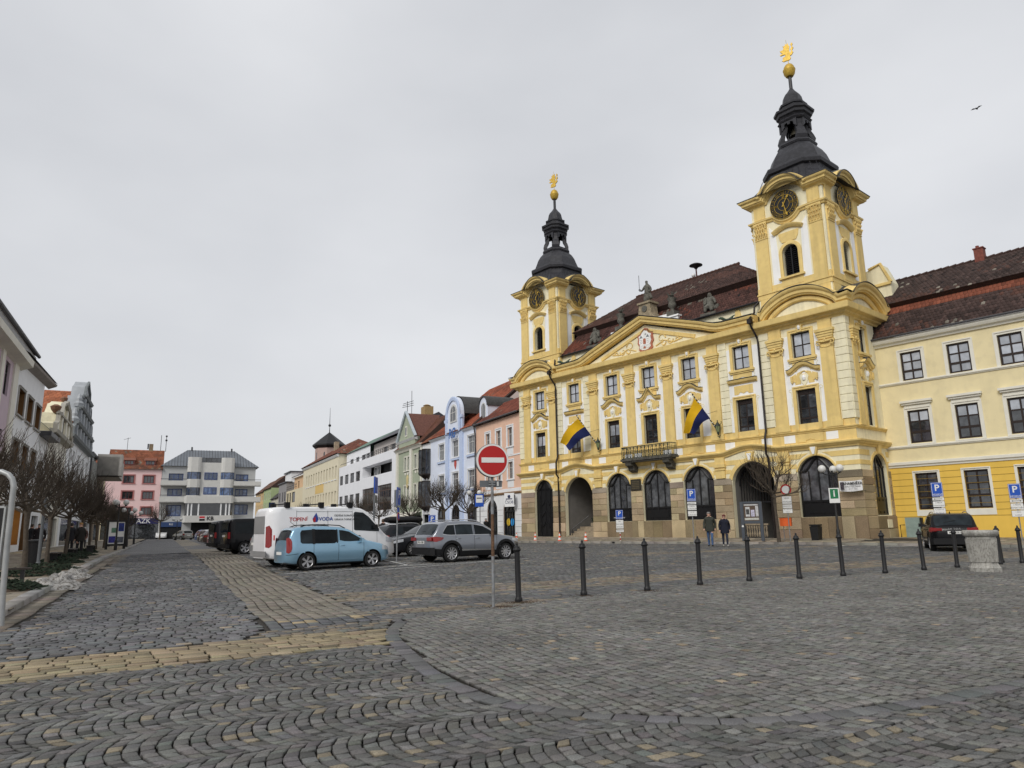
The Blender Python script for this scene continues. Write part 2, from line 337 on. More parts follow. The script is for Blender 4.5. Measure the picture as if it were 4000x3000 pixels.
cA = palette(len(QA), (.125, .123, .117),   .2, .06, (.21, .18, .13)); cB = palette(len(QB), (.16, .156, .145), .15, .012, (.27, .22, .16)); cO = palette(len(QO), (.125, .125, .125), .14)
# brighter, less worn strip where the paving meets the bollards
QC = rows(zoneC, BD, .172, .2, .36, .018, .008, .03); cC = palette(len(QC), (.26, .21, .135), .15)
QD = rows(zoneD, (.9, .438), .15, .15, .26, .023, .01, .03); cD = palette(len(QD), (.13, .13, .132), .18, .03, (.24, .2, .15))
QE = rows(zoneE, (-.435, .9), .205, .16, .25, .021, .007, .025, .03); tE = QE.mean(1)@SD; cE = palette(len(QE), (.2, .18, .147), .13)
kE = (tE-(-3.84*SD[0]+11.35*SD[1]) < 1.25); cE[kE] = palette(kE.sum(), (.105, .108, .112), .16, .12)
QX = rows(zoneX, BD, .135, .13, .23, .015, .008); cX = palette(len(QX), (.13, .126, .118), .18, .35, (.22, .18, .13))
QF = rows(zoneF, (.9, .438), .17, .16, .27, .021, .009, .03); mF = QF.mean(1); tF = mF@np.array([-.438, .9]); cF = palette(len(QF), (.128, .128, .126), .15, .04, (.25, .21, .16))
kF = ((tF > 15.6) & (tF < 17.6)) | ((tF > 25.8) & (tF < 27.0)&(mF[:,0]>4)) | ((tF > 13.0) & (tF < 13.6)); kF &= RS.rand(len(QF)) < .8; cF[kF] = palette(kF.sum(), (.2, .17, .13), .14)
def lay(parent, sets, word, ind=300, m=M_sett):
    Q = np.concatenate([s[0] for s in sets]); C_ = np.concatenate([s[1] for s in sets]); d = np.hypot(Q.mean(1)[:, 0], Q.mean(1)[:, 1])
    ctr = Q.mean(1); vis = np.abs(ctr[:, 0]) < ctr[:, 1]*.7+.05; vis &= (ctr[:, 1] > 4.75)
    sz = np.linalg.norm(Q[:, 2]-Q[:, 0], axis=1); score = np.where(vis, d/sz, 1e9); order = np.argsort(score); big = order[:ind]
    mask = np.ones(len(Q), bool); mask[big] = False
    for i in big:
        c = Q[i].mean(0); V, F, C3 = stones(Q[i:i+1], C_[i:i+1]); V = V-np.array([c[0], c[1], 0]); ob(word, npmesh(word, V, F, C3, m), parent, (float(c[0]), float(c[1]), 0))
    Qr, Cr = Q[mask], C_[mask]; near = Qr.mean(1)[:, 1] < 20
    for sel, simp in ((near, False), (~near, True)):
        if sel.sum():
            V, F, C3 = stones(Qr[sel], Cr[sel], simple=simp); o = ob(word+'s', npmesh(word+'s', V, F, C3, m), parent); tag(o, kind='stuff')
lay(pave, [(QA, cA), (QB, cB), (QO, cO)], 'cobblestone')
lay(road, [(QC, cC), (QD, cD), (QE, cE), (QX, cX), (QF, cF)], 'sett')
def sheet(name, poly, m, dz, parent=None, kind='structure'):
    """flat strip: poly is two point lists (left, right) of equal length"""
    a, b = poly; mb = MB(); n = len(a)
    for p, q in zip(a, b): mb.v += [(p[0], p[1], float(gz(*p))+dz), (q[0], q[1], float(gz(*q))+dz)]
    for i in range(n-1): mb.f.append([2*i, 2*i+1, 2*i+3, 2*i+2]); mb.m.append(0)
    o = mb.build(name, m, parent); tag(o, kind=kind) if not parent else None; return o
def off(pt, s, t): return (pt[0]+SD[0]*s+SN[0]*t, pt[1]+SD[1]*s+SN[1]*t)
_b = (-23.0, 42.0)
ss_ = [0, 8, 16, 24, 32, 40, 48, 56, 64, 72, 80, 100, 130]
sheet('far_road', ([off(_b, s, -.4) for s in ss_], [off(_b, s+16, 36) for s in ss_]), M_far, -.004)
sheet('far_paving_strip', ([off(eL[-1], s, 0) for s in ss_[:11]], [off(eL[-1], s, 1.9) for s in ss_[:11]]), M_farb, .002)
# gutter strip of worn beige slabs along the left kerb
QG = rows([(-7.6, 9.7), (-8.29, 12.34)]+gutter[1:]+[(-23.7, 43)]+[(kx+.12, ky) for kx, ky in kerbL[5:0:-1]], (-.435, .9), .45, .5, .9, .015, .005, .02); cG = palette(len(QG), (.2, .175, .14), .12)
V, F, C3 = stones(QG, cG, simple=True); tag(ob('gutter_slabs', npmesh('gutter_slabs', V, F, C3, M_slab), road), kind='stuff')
# left kerb stones, each its own piece
kc = along(kerbL[:7], .28, (.9, 1.3), .015)
for i, q in enumerate(kc[:80]):
    c = q.mean(0)
    V, F, C3 = stones(q[None], palette(1, (.26, .25, .235), .1), h=.13, bev=.02, dep=.2, dirty=False); V = V-np.array([c[0], c[1], 0]); ob('kerb_stone', npmesh('kerb_stone', V, F, C3, M_slab), road, (float(c[0]), float(c[1]), 0))
# left sidewalk
def lw(s, t): return off((-9.52, 13.63), s, t)
swl = ob('sidewalk', None); tag(swl, kind='structure')
QS = rows([lw(-6, -.3), lw(60, -.3), lw(60, -8.2), lw(-6, -8.2)], SN, .4, .5, .8, .01, .003, 0.); cS = palette(len(QS), (.27, .235, .18), .12)
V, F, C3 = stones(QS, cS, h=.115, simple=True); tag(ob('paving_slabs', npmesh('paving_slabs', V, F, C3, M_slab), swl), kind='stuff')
sheet('sidewalk_bed', ([lw(s, -8.6) for s in ss_], [lw(s, -.2) for s in ss_]), mat('sidewalk_far', (.24, .21, .165), .9, .15, 3), .1, swl)
# ------------------------------------------------------------------ shared facade builders
M_yel = mat('yellow_render', (.76, .57, .22), .8, .07, .9, .15, 50, streak=.34, c2=(.6, .43, .18), amt=.32)
M_crm = mat('cream_render', (.82, .76, .54), .8, .06, .8, .15, 50, streak=.32, c2=(.66, .6, .44), amt=.3)
M_wht = mat('white_render', (.85, .85, .83), .8, .05, .8, .12, 50, streak=.24)
M_ash = attrmat('ashlar_stone', .85, 25, .5, .22)
M_stone = mat('dressed_stone', (.34, .275, .19), .85, .2, 1.5, .3, 40, c2=(.2, .16, .12), streak=.3)
M_wood = mat('dark_stained_wood', (.022, .013, .010), .45, .2, 6, spec=.4)
M_blk = mat('black_painted_wood', (.008, .008, .009), .4, .15, 5, spec=.4)
def glass(name, c, rough=.03, spec=.9, ior=1.6):
    m = bpy.data.materials.new(name); m.use_nodes = True; b = m.node_tree.nodes['Principled BSDF']; t = m.node_tree; n = t.nodes; l = t.links
    b.inputs['Roughness'].default_value = rough; b.inputs['Specular IOR Level'].default_value = spec; b.inputs['IOR'].default_value = ior
    co = n.new('ShaderNodeTexCoord'); z = n.new('ShaderNodeTexNoise'); z.inputs['Scale'].default_value = 2.3; z.inputs['Detail'].default_value = 3; oi = n.new('ShaderNodeObjectInfo')
    va = n.new('ShaderNodeVectorMath'); va.operation = 'ADD'; l.new(co.outputs['Object'], va.inputs[0]); l.new(oi.outputs['Location'], va.inputs[1]); l.new(va.outputs[0], z.inputs[0])
    rp = n.new('ShaderNodeValToRGB'); rp.color_ramp.elements[0].position = .35; rp.color_ramp.elements[1].position = .7
    v_ = .5 if c[0] < .1 else .15
    rp.color_ramp.elements[0].color = tuple(k*(1-v_) for k in c)+(1,); rp.color_ramp.elements[1].color = tuple(min(1, k*(1+v_)) for k in c)+(1,); l.new(z.outputs[0], rp.inputs[0])
    mr = n.new('ShaderNodeMapRange'); mr.inputs[3].default_value = .55 if c[0] > .1 else .4; mr.inputs[4].default_value = 1.25 if c[0] > .1 else 2.2; l.new(oi.outputs['Random'], mr.inputs[0]); vs_ = n.new('ShaderNodeVectorMath'); vs_.operation = 'SCALE'; l.new(rp.outputs[0], vs_.inputs[0]); l.new(mr.outputs[0], vs_.inputs['Scale']); l.new(vs_.outputs[0], b.inputs['Base Color'])
    w = n.new('ShaderNodeTexNoise'); w.inputs['Scale'].default_value = 1.2; l.new(va.outputs[0], w.inputs[0]); bp = n.new('ShaderNodeBump'); bp.inputs['Strength'].default_value = .08; bp.inputs['Distance'].default_value = .05; l.new(w.outputs[0], bp.inputs['Height']); l.new(bp.outputs[0], b.inputs['Normal'])
    return m
M_gd = glass('window_glass', (.03, .033, .037)); M_gs0 = glass('shopfront_glass', (.06, .063, .068)); M_gp = glass('curtained_glass', (.42, .45, .5))
def wall(mb, x0, x1, z0, z1, ops, y=0., dep=.3, mi=0, mr=None, nar=16):
    """facade sheet facing -y with real recesses; ops: (xa, xb, za, zb[, 'a' for a round head])"""
    mr = mi if mr is None else mr
    xs = sorted({x0, x1}|{o[0] for o in ops}|{o[1] for o in ops}); zs = sorted({z0, z1}|{o[2] for o in ops}|{o[3] for o in ops})
    xs = [x for x in xs if x0 <= x <= x1]; zs = [z for z in zs if z0 <= z <= z1]
    for a, b in zip(xs, xs[1:]):
        for c, d in zip(zs, zs[1:]):
            mx_, mz = (a+b)/2, (c+d)/2
            if any(o[0] < mx_ < o[1] and o[2] < mz < o[3] for o in ops): continue
            mb.add([(a, y, c), (b, y, c), (b, y, d), (a, y, d)], [(0, 1, 2, 3)], mi)
    for o in ops:
        xa, xb, za, zb = o[:4]
        if len(o) > 4:
            r = (xb-xa)/2; cx = (xa+xb)/2; rz_ = min(r, zb-za-.05) if o[4] == 'a' else o[4]
            pts = [(cx-r*math.cos(math.pi*i/nar), zb-rz_+rz_*math.sin(math.pi*i/nar)) for i in range(nar+1)]
            for p, q in zip(pts, pts[1:]):
                mb.add([(p[0], y, p[1]), (q[0], y, q[1]), (q[0], y, zb), (p[0], y, zb)], [(0, 1, 2, 3)], mi)
            out = [(xa, za)]+pts+[(xb, za)]
        else: out = [(xa, za), (xa, zb), (xb, zb), (xb, za)]
        out.append(out[0])
        for p, q in zip(out, out[1:]):
            if abs(p[0]-q[0])+abs(p[1]-q[1]) > 1e-6: mb.add([(p[0], y, p[1]), (p[0], y+dep, p[1]), (q[0], y+dep, q[1]), (q[0], y, q[1])], [(0, 1, 2, 3)], mr)
_wc = {}
def window(parent, x, y, z, w, h, ncol=2, zs=(), fw=.09, mw=.07, fm=None, gm=None, rz=0, th=.08, val=0., name='window', gms=None):
    """casement: frame of its own with every pane a piece; (x, y, z) is the lower middle of the outer face"""
    fm = fm or M_wood; gm = gm or M_gd
    key = (round(w, 3), round(h, 3), ncol, tuple(zs), fw, mw, fm.name, th, val, name)
    H = h-val; xb = [-w/2+fw+(w-2*fw)*i/ncol for i in range(ncol+1)]; zb = [fw]+[H*k for k in zs]+[H-fw]
    if key not in _wc:
        mb = MB(); mb.box(-w/2, w/2, 0, th, 0, fw).box(-w/2, w/2, 0, th, H-fw, h).box(-w/2, -w/2+fw, 0, th, fw, H-fw).box(w/2-fw, w/2, 0, th, fw, H-fw)
        for q in xb[1:-1]: mb.box(q-mw/2, q+mw/2, .008, th-.01, fw, H-fw)
        for i, q in enumerate(zb[1:-1]): k = mw*(.9 if i or len(zb) < 4 else 1.5); mb.box(-w/2+fw, w/2-fw, .012 if k < mw else .004, th-.015, q-k/2, q+k/2)
        if val:
            for k in range(int(w/.12)): mb.box(-w/2+.02+k*.12, -w/2+.09+k*.12, -.02, .0, H-.02, h-.03)
        _wc[key] = mb.mesh(name, fm)
    o = ob(name, _wc[key], parent, (x, y, z), rz)
    for i in range(ncol):
        for j in range(len(zb)-1):
            a, b, c, d = xb[i], xb[i+1], zb[j], zb[j+1]; k2 = ('p', round(b-a, 3), round(d-c, 3)); g2 = gms[j] if gms else gm; k2 += (g2.name,)
            if k2 not in _wc: _wc[k2] = MB().box(-(b-a)/2+.015, (b-a)/2-.015, 0, .012, .015, d-c-.015).mesh('pane', g2)
            ob('pane', _wc[k2], o, ((a+b)/2, th*.55, c))
    return o
def cbox(mb, x0, x1, y0, y1, z0, z1, b, mi=0):
    """block with a chamfered face towards -y"""
    mb.add([(x0, y1, z0), (x1, y1, z0), (x1, y1, z1), (x0, y1, z1), (x0, y0+b, z0), (x1, y0+b, z0), (x1, y0+b, z1), (x0, y0+b, z1), (x0+b, y0, z0+b), (x1-b, y0, z0+b), (x1-b, y0, z1-b), (x0+b, y0, z1-b)],
           [(0, 1, 5, 4), (1, 2, 6, 5), (2, 3, 7, 6), (3, 0, 4, 7), (4, 5, 9, 8), (5, 6, 10, 9), (6, 7, 11, 10), (7, 4, 8, 11), (8, 9, 10, 11)], mi); return mb
def stone(parent, x0, x1, y0, y1, z0, z1, base=(.40, .315, .2), spread=.17, rz=0, name='stone', b=.025, m=None):
    mb = cbox(MB(), x0, x1, y0, y1, z0, z1, b); me = mb.mesh(name, m or M_ash); c = palette(1, base, spread)[0]
    if RS.rand() < .15: c = c*np.array([.68, .66, .62])
    at = me.color_attributes.new('col', 'FLOAT_COLOR', 'POINT'); at.data.foreach_set('color', np.tile(np.append(c, 1), len(me.vertices)).astype(np.float32)); return ob(name, me, parent, None, rz)
def roof_tiles(name, parent, p00, p10, p01, p11, tw, tl, m, base, spread=.16, alt=(), kind='stuff', lift=.03, round_=True, patch=0.):
    """overlapping tiles on the slope p00-p10 (eave) to p01-p11 (ridge)"""
    p00, p10, p01, p11 = [np.array(p, float) for p in (p00, p10, p01, p11)]
    nrm = np.cross(p10-p00, p01-p00); nrm /= np.linalg.norm(nrm); nu = max(1, int(np.linalg.norm(p10-p00)/tw)); nv = max(1, int(np.linalg.norm((p01+p11-p00-p10)/2)/tl))
    V = []; F = []; C_ = []
    for j in range(nv):
        v0, v1 = j/nv, min(1, (j+1.25)/nv)
        cc = np.array(base)
        for i in range(nu):
            u0 = (i+(.5 if (j % 2 and round_) else 0))/nu; u1 = u0+.93/nu
            if u1 > 1.001: u1 = 1.
            if u0 >= 1: continue
            def at(u, v): return (p00*(1-u)+p10*u)*(1-v)+(p01*(1-u)+p11*u)*v
            o = len(V); a, b, c, d = at(u0, v0), at(u1, v0), at(u1, v1), at(u0, v1); um = (u0+u1)/2; q = at(um, v0); r_ = at(um, v1); l_ = lift*(1+RS.uniform(-.3, .3))
            dn = (q-r_)/max(np.linalg.norm(q-r_), 1e-6)
            V += [a+nrm*l_*.8, q+nrm*l_*1.7+dn*tl*.12, b+nrm*l_*.8, c+nrm*.004, r_+nrm*.012, d+nrm*.004, a-nrm*.01, q+dn*tl*.12, b-nrm*.01]
            F += [(o, o+1, o+4, o+5), (o+1, o+2, o+3, o+4), (o+6, o+7, o+1, o), (o+7, o+8, o+2, o+1)]
            col = cc*(1+RS.normal(0, spread))
            if patch and (math.sin(i*.11+j*.5)+math.sin(i*.037-j*.31+2)+RS.normal(0, .5)) > patch: col = np.array(alt[0])*(1+RS.normal(0, .15))
            elif len(alt) > 1 and RS.rand() < .16*max(0, math.sin(i*.09+1.3*math.sin(j*.4))*math.cos(j*.23+i*.021)): col = np.array(alt[1])*(1+RS.normal(0, .2))
            C_ += [np.clip(col, .01, .8)]*9
    me = npmesh(name, np.array(V), np.array(F), np.array(C_), m); o = ob(name, me, parent); tag(o, kind=kind); return o
M_tile = attrmat('clay_roof_tile', .8, 40, .4, .2)
M_under = mat('roof_boarding', (.05, .03, .024), .9, .1)

# ------------------------------------------------------------------ town hall (local frame: x along the front to the right, y into the building)
KH = .86
HROT = -math.radians(90-40.2)
HX, HY = np.array([math.sin(math.radians(40.2)), -math.cos(math.radians(40.2))]), np.array([math.cos(math.radians(40.2)), math.sin(math.radians(40.2))])
HO = np.array([19.756, 40.42])
def hall_frame(o): o.location = (HO[0], HO[1], .21); o.rotation_euler = (0, 0, HROT); o.scale = (KH, KH, KH); return o
def hl(x, y, z=0.): p = HO+HX*x*KH+HY*y*KH; return (float(p[0]), float(p[1]), .21+KH*z)
hall = hall_frame(thing('town_hall', (0, 0, 0), 0, 'yellow and white baroque town hall with two dark-domed clock towers', 'town hall'))
CX = -17.2
WX = [-31.2, -26.3, -21.43, -17.2, -12.97, -8.1, -3.2]
AR = [(-31.0, 2.6), (-26.2, 3.6), (-21.22, 2.85), (-17.05, 2.9), (-12.8, 2.9), (-8.0, 3.5), (-3.02, 2.85)]
ops = []
for i, (c, w) in enumerate(AR): ops.append((c-w/2, c+w/2, .1 if i in (0, 1, 5) else 1.8, 6.0, 'a'))
for c in WX: ops += [(c-.73, c+.73, 7.92, 10.75), (c-.72, c+.72, 13.12, 14.95)]
mb = MB(); wall(mb, -34.4, 0, .1, 15.5, ops, 0, .38, 0, 1)
mb.v = [v for v in mb.v]; mb.build('wall', [M_crm, M_crm], hall)
# side wall of the right-hand tower bay, returning to the wing
sops = [(1.68, 3.98, 1.85, 6.0, 'a'), (1.95, 3.05, 7.95, 10.7), (1.85, 2.95, 13.05, 14.9)]
mb = MB(); wall(mb, 0, 4.55, .1, 15.5, sops, 0, .38); mb.xf(Matrix.Rotation(math.pi/2, 4, 'Z')); mb.build('side_wall', M_crm, hall)
SIDE = math.pi/2
# dark rooms behind the openings
mb = MB(); mb.box(-34.2, -.4, .5, .6, 1.0, 4.0).v; mb = MB()
for c, w in ((AR[1]), (AR[5])): pass
mb.box(-34.3, -.3, 9.0, 9.1, .1, 15.4).box(-34.39, -34.29, .5, 9, .1, 15.4).box(-.45, -.35, .5, 9, .1, 15.4)
mb.box(-28.2, -28.1, .39, 4.6, .1, 6.2).box(-24.3, -24.2, .39, 4.6, .1, 6.2).box(-9.85, -9.75, .39, 8, .1, 6.2).box(-6.25, -6.15, .39, 8, .1, 6.2).box(-28.1, -24.3, 4.5, 4.6, .1, 6.2).box(-28.2, -24.2, .39, 4.6, 6.2, 6.3).box(-9.85, -6.15, .39, 9, 6.2, 6.3).box(-34.3, -.3, .5, 9, 15.4, 15.5)
mb.build_each('inner_wall', mat('porch_plaster', (.2, .19, .175), .9, .1), hall)
# plinth slabs and ashlar piers, stone by stone
edges = [-34.4]+[q for c, w in AR for q in (c-w/2, c+w/2)]+[0]
piers = [(edges[2*i], edges[2*i+1]) for i in range(8)]
for pi_, (a, b) in enumerate(piers):
    n = 6; zz = [1.8+(4.86-1.8)*k/n for k in range(n+1)]
    if pi_ in (0, 1, 2, 5, 6): low = [.1, .95, 1.8]
    else: low = [.1, 1.8]
    for k, (c, d) in enumerate(zip(low+zz[1:], (low+zz[1:])[1:])):
        a2, b2 = a+.012, b-.012; pr = .12 if d <= 1.81 else .07
        if pi_ == 7: b2 = b+pr
        top = k == len(low+zz[1:])-2
        if (k+pi_) % 2 and not top and b2-a2 > 1.2:
            m_ = a2+(b2-a2)*RS.uniform(.4, .6); stone(hall, a2, m_-.012, -pr, .03, c+.01, d-.01); stone(hall, m_+.012, b2, -pr, .03, c+.01, d-.01)
        else: stone(hall, a2, b2, -pr, .03, c+.01, d-.01, (.34, .29, .22) if top else (.40, .315, .2))
for (c, w) in [AR[2], AR[3], AR[4], AR[6]]:
    k = 3
    for j in range(k): stone(hall, c-w/2+w*j/k+.006, c-w/2+w*(j+1)/k-.006, -.1, .05, .1, 1.79, (.25, .19, .115))
mb = MB()
for z0, z1, spl in [(.1, .95, 2), (.95, 1.8, 1)]+[(1.8+.51*k, 2.31+.51*k, 1+(k % 2)) for k in range(6)]:
    for (a, b) in ((.0, 1.68), (3.98, 4.5)):
        if z0 < 1.7 and a == 0.: b = 4.5
        elif z0 < 1.7: continue
        n = max(1, int((b-a)/1.2)) if spl == 2 or z0 < 1.7 else 1
        for j in range(n): stone(hall, a+(b-a)*j/n+.01+(.0 if a else .0), a+(b-a)*(j+1)/n-.01, -.12 if z0 < 1.7 else -.07, .03, z0+.01, z1-.01, rz=SIDE)
# colour bands of the ground storey
def bands(mb, x0, x1, sy=0):
    for z0, z1 in ((5.20, 5.50), (5.84, 6.20)): mb.box(x0, x1, -.03, .02, z0, z1)
mb = MB()
for a, b in piers: bands(mb, a, b)
for c, w in AR:      # band pieces over the haunches, cut back to the arch ring
    for z0, z1 in ((5.20, 5.50), (5.84, 6.20)):
        r = w/2+.28; zc = 6.0-w/2
        for s in (-1, 1):
            q = lambda z: math.sqrt(max(0, r*r-(z-zc)**2)) if z > zc else r
            pl = [(c+s*w/2, z0), (c+s*q(z0), z0), (c+s*q(z1), z1), (c+s*w/2, z1)]
            if q(z0) < w/2 and q(z1) < w/2: mb.prism([(c+s*w/2, z0), (c+s*q(z0), z0), (c+s*q((z0+z1)/2), (z0+z1)/2), (c+s*q(z1), z1), (c+s*w/2, z1)], -.03, .02)
mb.build_each('colour_band', M_yel, hall)
mb = MB(); bands(mb, 0, 1.5); bands(mb, 4.1, 4.5); mb.xf(Matrix.Rotation(SIDE, 4, 'Z')); mb.build_each('colour_band', M_yel, hall)
# arch rings and keystones
for i, (c, w) in enumerate(AR):
    r = w/2; zc = 6.0-r; wd = .3 if i in (1, 5) else .14
    mb = MB(); mb.sweep([(c-r, 4.86)]+arc(c, zc, r, 180, 0, 20)+[(c+r, 4.86)] if zc > 4.86 else arc(c, zc, r, 165, 15, 20), [(0, 0), (.05, 0), (.07, wd*.5), (.05, wd), (0, wd)]); mb.build('arch_ring', M_yel, hall)
    mb = MB(); mb.prism([(c-.16, 6.0), (c+.16, 6.0), (c+.34, 6.72), (c-.34, 6.72)], -.22, .02); mb.prism([(c-.07, 6.1), (c+.07, 6.1), (c+.2, 6.6), (c-.2, 6.6)], -.27, -.2, mi=1); mb.build('keystone', [M_yel, M_wht], hall)
mb = MB(); mb.sweep([(1.68, 1.85)]+arc(2.83, 4.85, 1.15, 180, 0, 20)+[(3.98, 1.85)], [(0, 0), (.06, 0), (.06, .22), (0, .22)]).prism([(2.7, 6.0), (2.96, 6.0), (3.1, 6.7), (2.56, 6.7)], -.22, .02); mb.xf(Matrix.Rotation(SIDE, 4, 'Z')); mb.build('arch_ring', M_yel, hall)
# cornice over the ground storey: rises over the two open arches, wraps the corner
PC = [(0, 0), (.1, 0), (.14, .1), (.24, .16), (.3, .26), (.36, .3), (.38, .4), (.1, .42), (0, .5)]
def humps(x0, x1, z, cs, rise, hw):
    pts = []
    for x in np.linspace(x0, x1, 180):
        dz = 0
        for c in cs:
            t = abs(x-c)/hw
            if t < 1: dz = rise*(math.cos(math.pi*t)*.5+.5)**.75
        pts.append((float(x), z+dz))
    return pts
mb = MB(); mb.sweep(humps(-34.4, 0, 6.44, (AR[1][0], AR[5][0]), .42, 2.4), PC, m0=0, m1=0); mb.build('cornice', M_yel, hall, smooth=30)
mb = MB(); mb.sweep([(0, 6.44), (4.6, 6.44)], PC, m0=0); mb.xf(Matrix.Rotation(SIDE, 4, 'Z')); mb.build('cornice', M_yel, hall)
M_lead = mat('weathered_lead', (.045, .044, .043), .6, .3, 4, c2=(.1, .1, .09))
# upper storeys: dado, sill course
PS = [(0, 0), (.08, 0), (.1, .08), (.17, .12), (.19, .2), (.04, .23), (0, .26)]
mb = MB(); mb.sweep([(-34.4, 7.62), (0, 7.62)], PS, m0=0, m1=0); mb.build('sill_course', M_yel, hall)
mb = MB(); mb.sweep([(0, 7.62), (4.55, 7.62)], PS, m0=0); mb.xf(Matrix.Rotation(SIDE, 4, 'Z')); mb.build('sill_course', M_yel, hall)
PIL = [-33.15, -29.35, -23.75, -19.3, -15.15, -10.65, -5.15, -1.35]
mb = MB()
mb.box(-34.4, 0, -.02, .02, 7.86, 8.3); mb.box(-34.4, 0, -.02, .02, 6.9, 7.62)
mb.build_each('dado_band', M_yel, hall)
mb = MB()
for c in WX:
    for s in (-1, 1): mb.box(c+s*1.55-.42, c+s*1.55+.42, -.035, .0, 7.02, 7.56)
mb.build_each('dado_panel', M_wht, hall)
mb = MB()
for c in WX: mb.prism([(c-.95, 7.0), (c-.35, 7.0), (c-.3, 7.14), (c-.1, 7.14), (c, 7.22), (c+.1, 7.14), (c+.3, 7.14), (c+.35, 7.0), (c+.95, 7.0), (c+.95, 7.58), (c-.95, 7.58)], -.06, .0)
mb.build_each('apron', M_yel, hall)
# white wall fields either side of each window, framed by grooves
mb = MB()
for c in WX:
    for s in (-1, 1):
        a, b = sorted((c+s*.98, c+s*1.66)); mb.box(a, b, -.03, .0, 8.3, 14.8)
    mb.box(c-.98, c+.98, -.03, 0, 11.03, 12.78)
mb.build_each('white_panel', M_wht, hall)
def pilaster(parent, c, w=.95, rz=0, qz=None):
    mb = MB(); mb.box(c-w/2, c+w/2, -.14, .0, 8.3, 15.48).box(c-w/2-.12, c+w/2+.12, -.16, .0, 7.86, 8.3)
    for k, (z0, z1, e) in enumerate(((14.55, 14.75, .2), (14.38, 14.55, .14), (14.2, 14.38, .09), (14.05, 14.2, .05))): mb.box(c-w/2-e, c+w/2+e, -.18-e, 0, z0, z1)
    mb.box(c-w/2-.16, c+w/2+.16, -.3, 0, 13.86, 13.96)
    o = mb.build('pilaster', M_yel, parent, None, rz)
    mb = MB()
    for s in (-1, 1):          # spiral volutes
        cx = c+s*(w/2+.0); pts = [(cx+s*(.19-.028*t)*math.cos(1.2*t+1.6)*-1, -.27-.01*t, 13.72+(.19-.028*t)*math.sin(1.2*t+1.6)) for t in np.linspace(0, 5.5, 20)]; mb.tube(pts, .045, 5)
    mb.tube([(c-w/2, -.25, 13.9), (c-w/4, -.27, 13.84), (c, -.27, 13.82), (c+w/4, -.27, 13.84), (c+w/2, -.25, 13.9)], .05, 5)
    for t in range(7): mb.sphere((c-w*.36+w*.12*t, -.15, 13.52-.06*math.sin(math.pi*t/6)), .055, 6)
    mb.sphere((c, -.27, 13.95), .09, 6)
    mb.build('capital', M_yel, o); return o
for c in PIL: pilaster(hall, c)
pilaster(hall, .95, .62, SIDE)
# quoin courses beside the outer pilasters
for (a, b, rz_, sd) in ((-34.4, -33.7, 0, 0), (-28.8, -28.0, 0, 0), (-25.05, -24.25, 0, 0), (-10.1, -9.35, 0, 0), (-6.45, -5.7, 0, 0), (-.8, .03, 0, 0), (-.03, .6, SIDE, 1)):
    for k in range(13):
        mb = MB(); cbox(mb, a, b, -.09, .0, 8.3+k*.55+.012, 8.85+k*.55-.012, .02); mb.build('quoin', M_crm, hall, None, rz_)
# windows of the two upper storeys with surrounds, sills, hoods, ornaments
def frame_ring(mb, c, z0, z1, w, fw, pr, y0=0): mb.box(c-w/2-fw, c-w/2, -pr, y0, z0, z1+fw).box(c+w/2, c+w/2+fw, -pr, y0, z0, z1+fw).box(c-w/2, c+w/2, -pr, y0, z1, z1+fw).box(c-w/2-fw*.55, c+w/2+fw*.55, -pr-.05, -pr, z1+fw*.6, z1+fw)
def hood(c, kind, rz, zb=11.92, hw=1.22):
    mb = MB(); P_ = [(0, 0), (.1, 0), (.14, .08), (.26, .12), (.32, .24), (.34, .3), (0, .34)]
    xs = np.linspace(-hw, hw, 33)
    if kind == 'flat': path = [(c-hw, zb+.05), (c+hw, zb+.05)]
    elif kind == 'peak': path = [(c+x, zb+.02+(.85*(1-abs(x)/(.62*hw))**1.5 if abs(x) < .62*hw else 0)) for x in xs]
    else: path = [(c+x, zb+.48*max(0, math.cos(min(1, abs(x)/(hw*.86))*math.pi)*.5+.5)**.8) for x in xs]
    mb.sweep([(float(a), float(b)) for a, b in path], P_); mb.sweep([(float(a), float(b)+.341) for a, b in path], [(0, 0), (.36, 0), (.36, .03), (0, .05)], 1)
    o = mb.build('hood', [M_yel, M_lead], hall, None, rz, smooth=35)
    return o
def ornament(c, kind, rz, zb):
    mb = MB()
    if kind == 'flat':
        mb.prism([(c-.8, zb-.62), (c-.45, zb-.62), (c-.3, zb-.45), (c, zb-.58), (c+.3, zb-.45), (c+.45, zb-.62), (c+.8, zb-.62), (c+.8, zb+.05), (c-.8, zb+.05)], -.06, 0)
    else:
        for s in (-1, 1):
            mb.prism([(c+s*.62, zb-.5), (c+s*.95, zb-.35), (c+s*.95, zb+.02), (c+s*.62, zb+.15)], -.08, 0)
            mb.prism([(c+s*.3, zb-.62), (c+s*.72, zb-.62), (c+s*.72, zb-.2), (c+s*.5, zb+.2), (c+s*.2, zb+.3)], -.05, 0)
            pts = [(c+s*(.26-.035*t)*math.cos(t)*1.-s*.02, -.08, zb+.12+(.22-.03*t)*math.sin(t)) for t in np.linspace(0, 5, 14)]; mb.tube(pts, .03, 5)
            mb.box(c+s*.92-.09, c+s*.92+.09, -.16, 0, zb-.38, zb+.0); mb.sphere((c+s*.92, -.1, zb-.45), .08, 6)
        mb.prism([(c, zb-.78), (c+.2, zb-.55), (c+.34, zb-.1), (c+.2, zb+.12), (c, zb+.02), (c-.2, zb+.12), (c-.34, zb-.1), (c-.2, zb-.55)], -.1, 0, mi=1)
        mb.sphere((c, -.1, zb-.2), .16, 8, 2, 1.5)
    mb.build('cartouche', [M_yel, M_crm, M_wht], hall, None, rz)
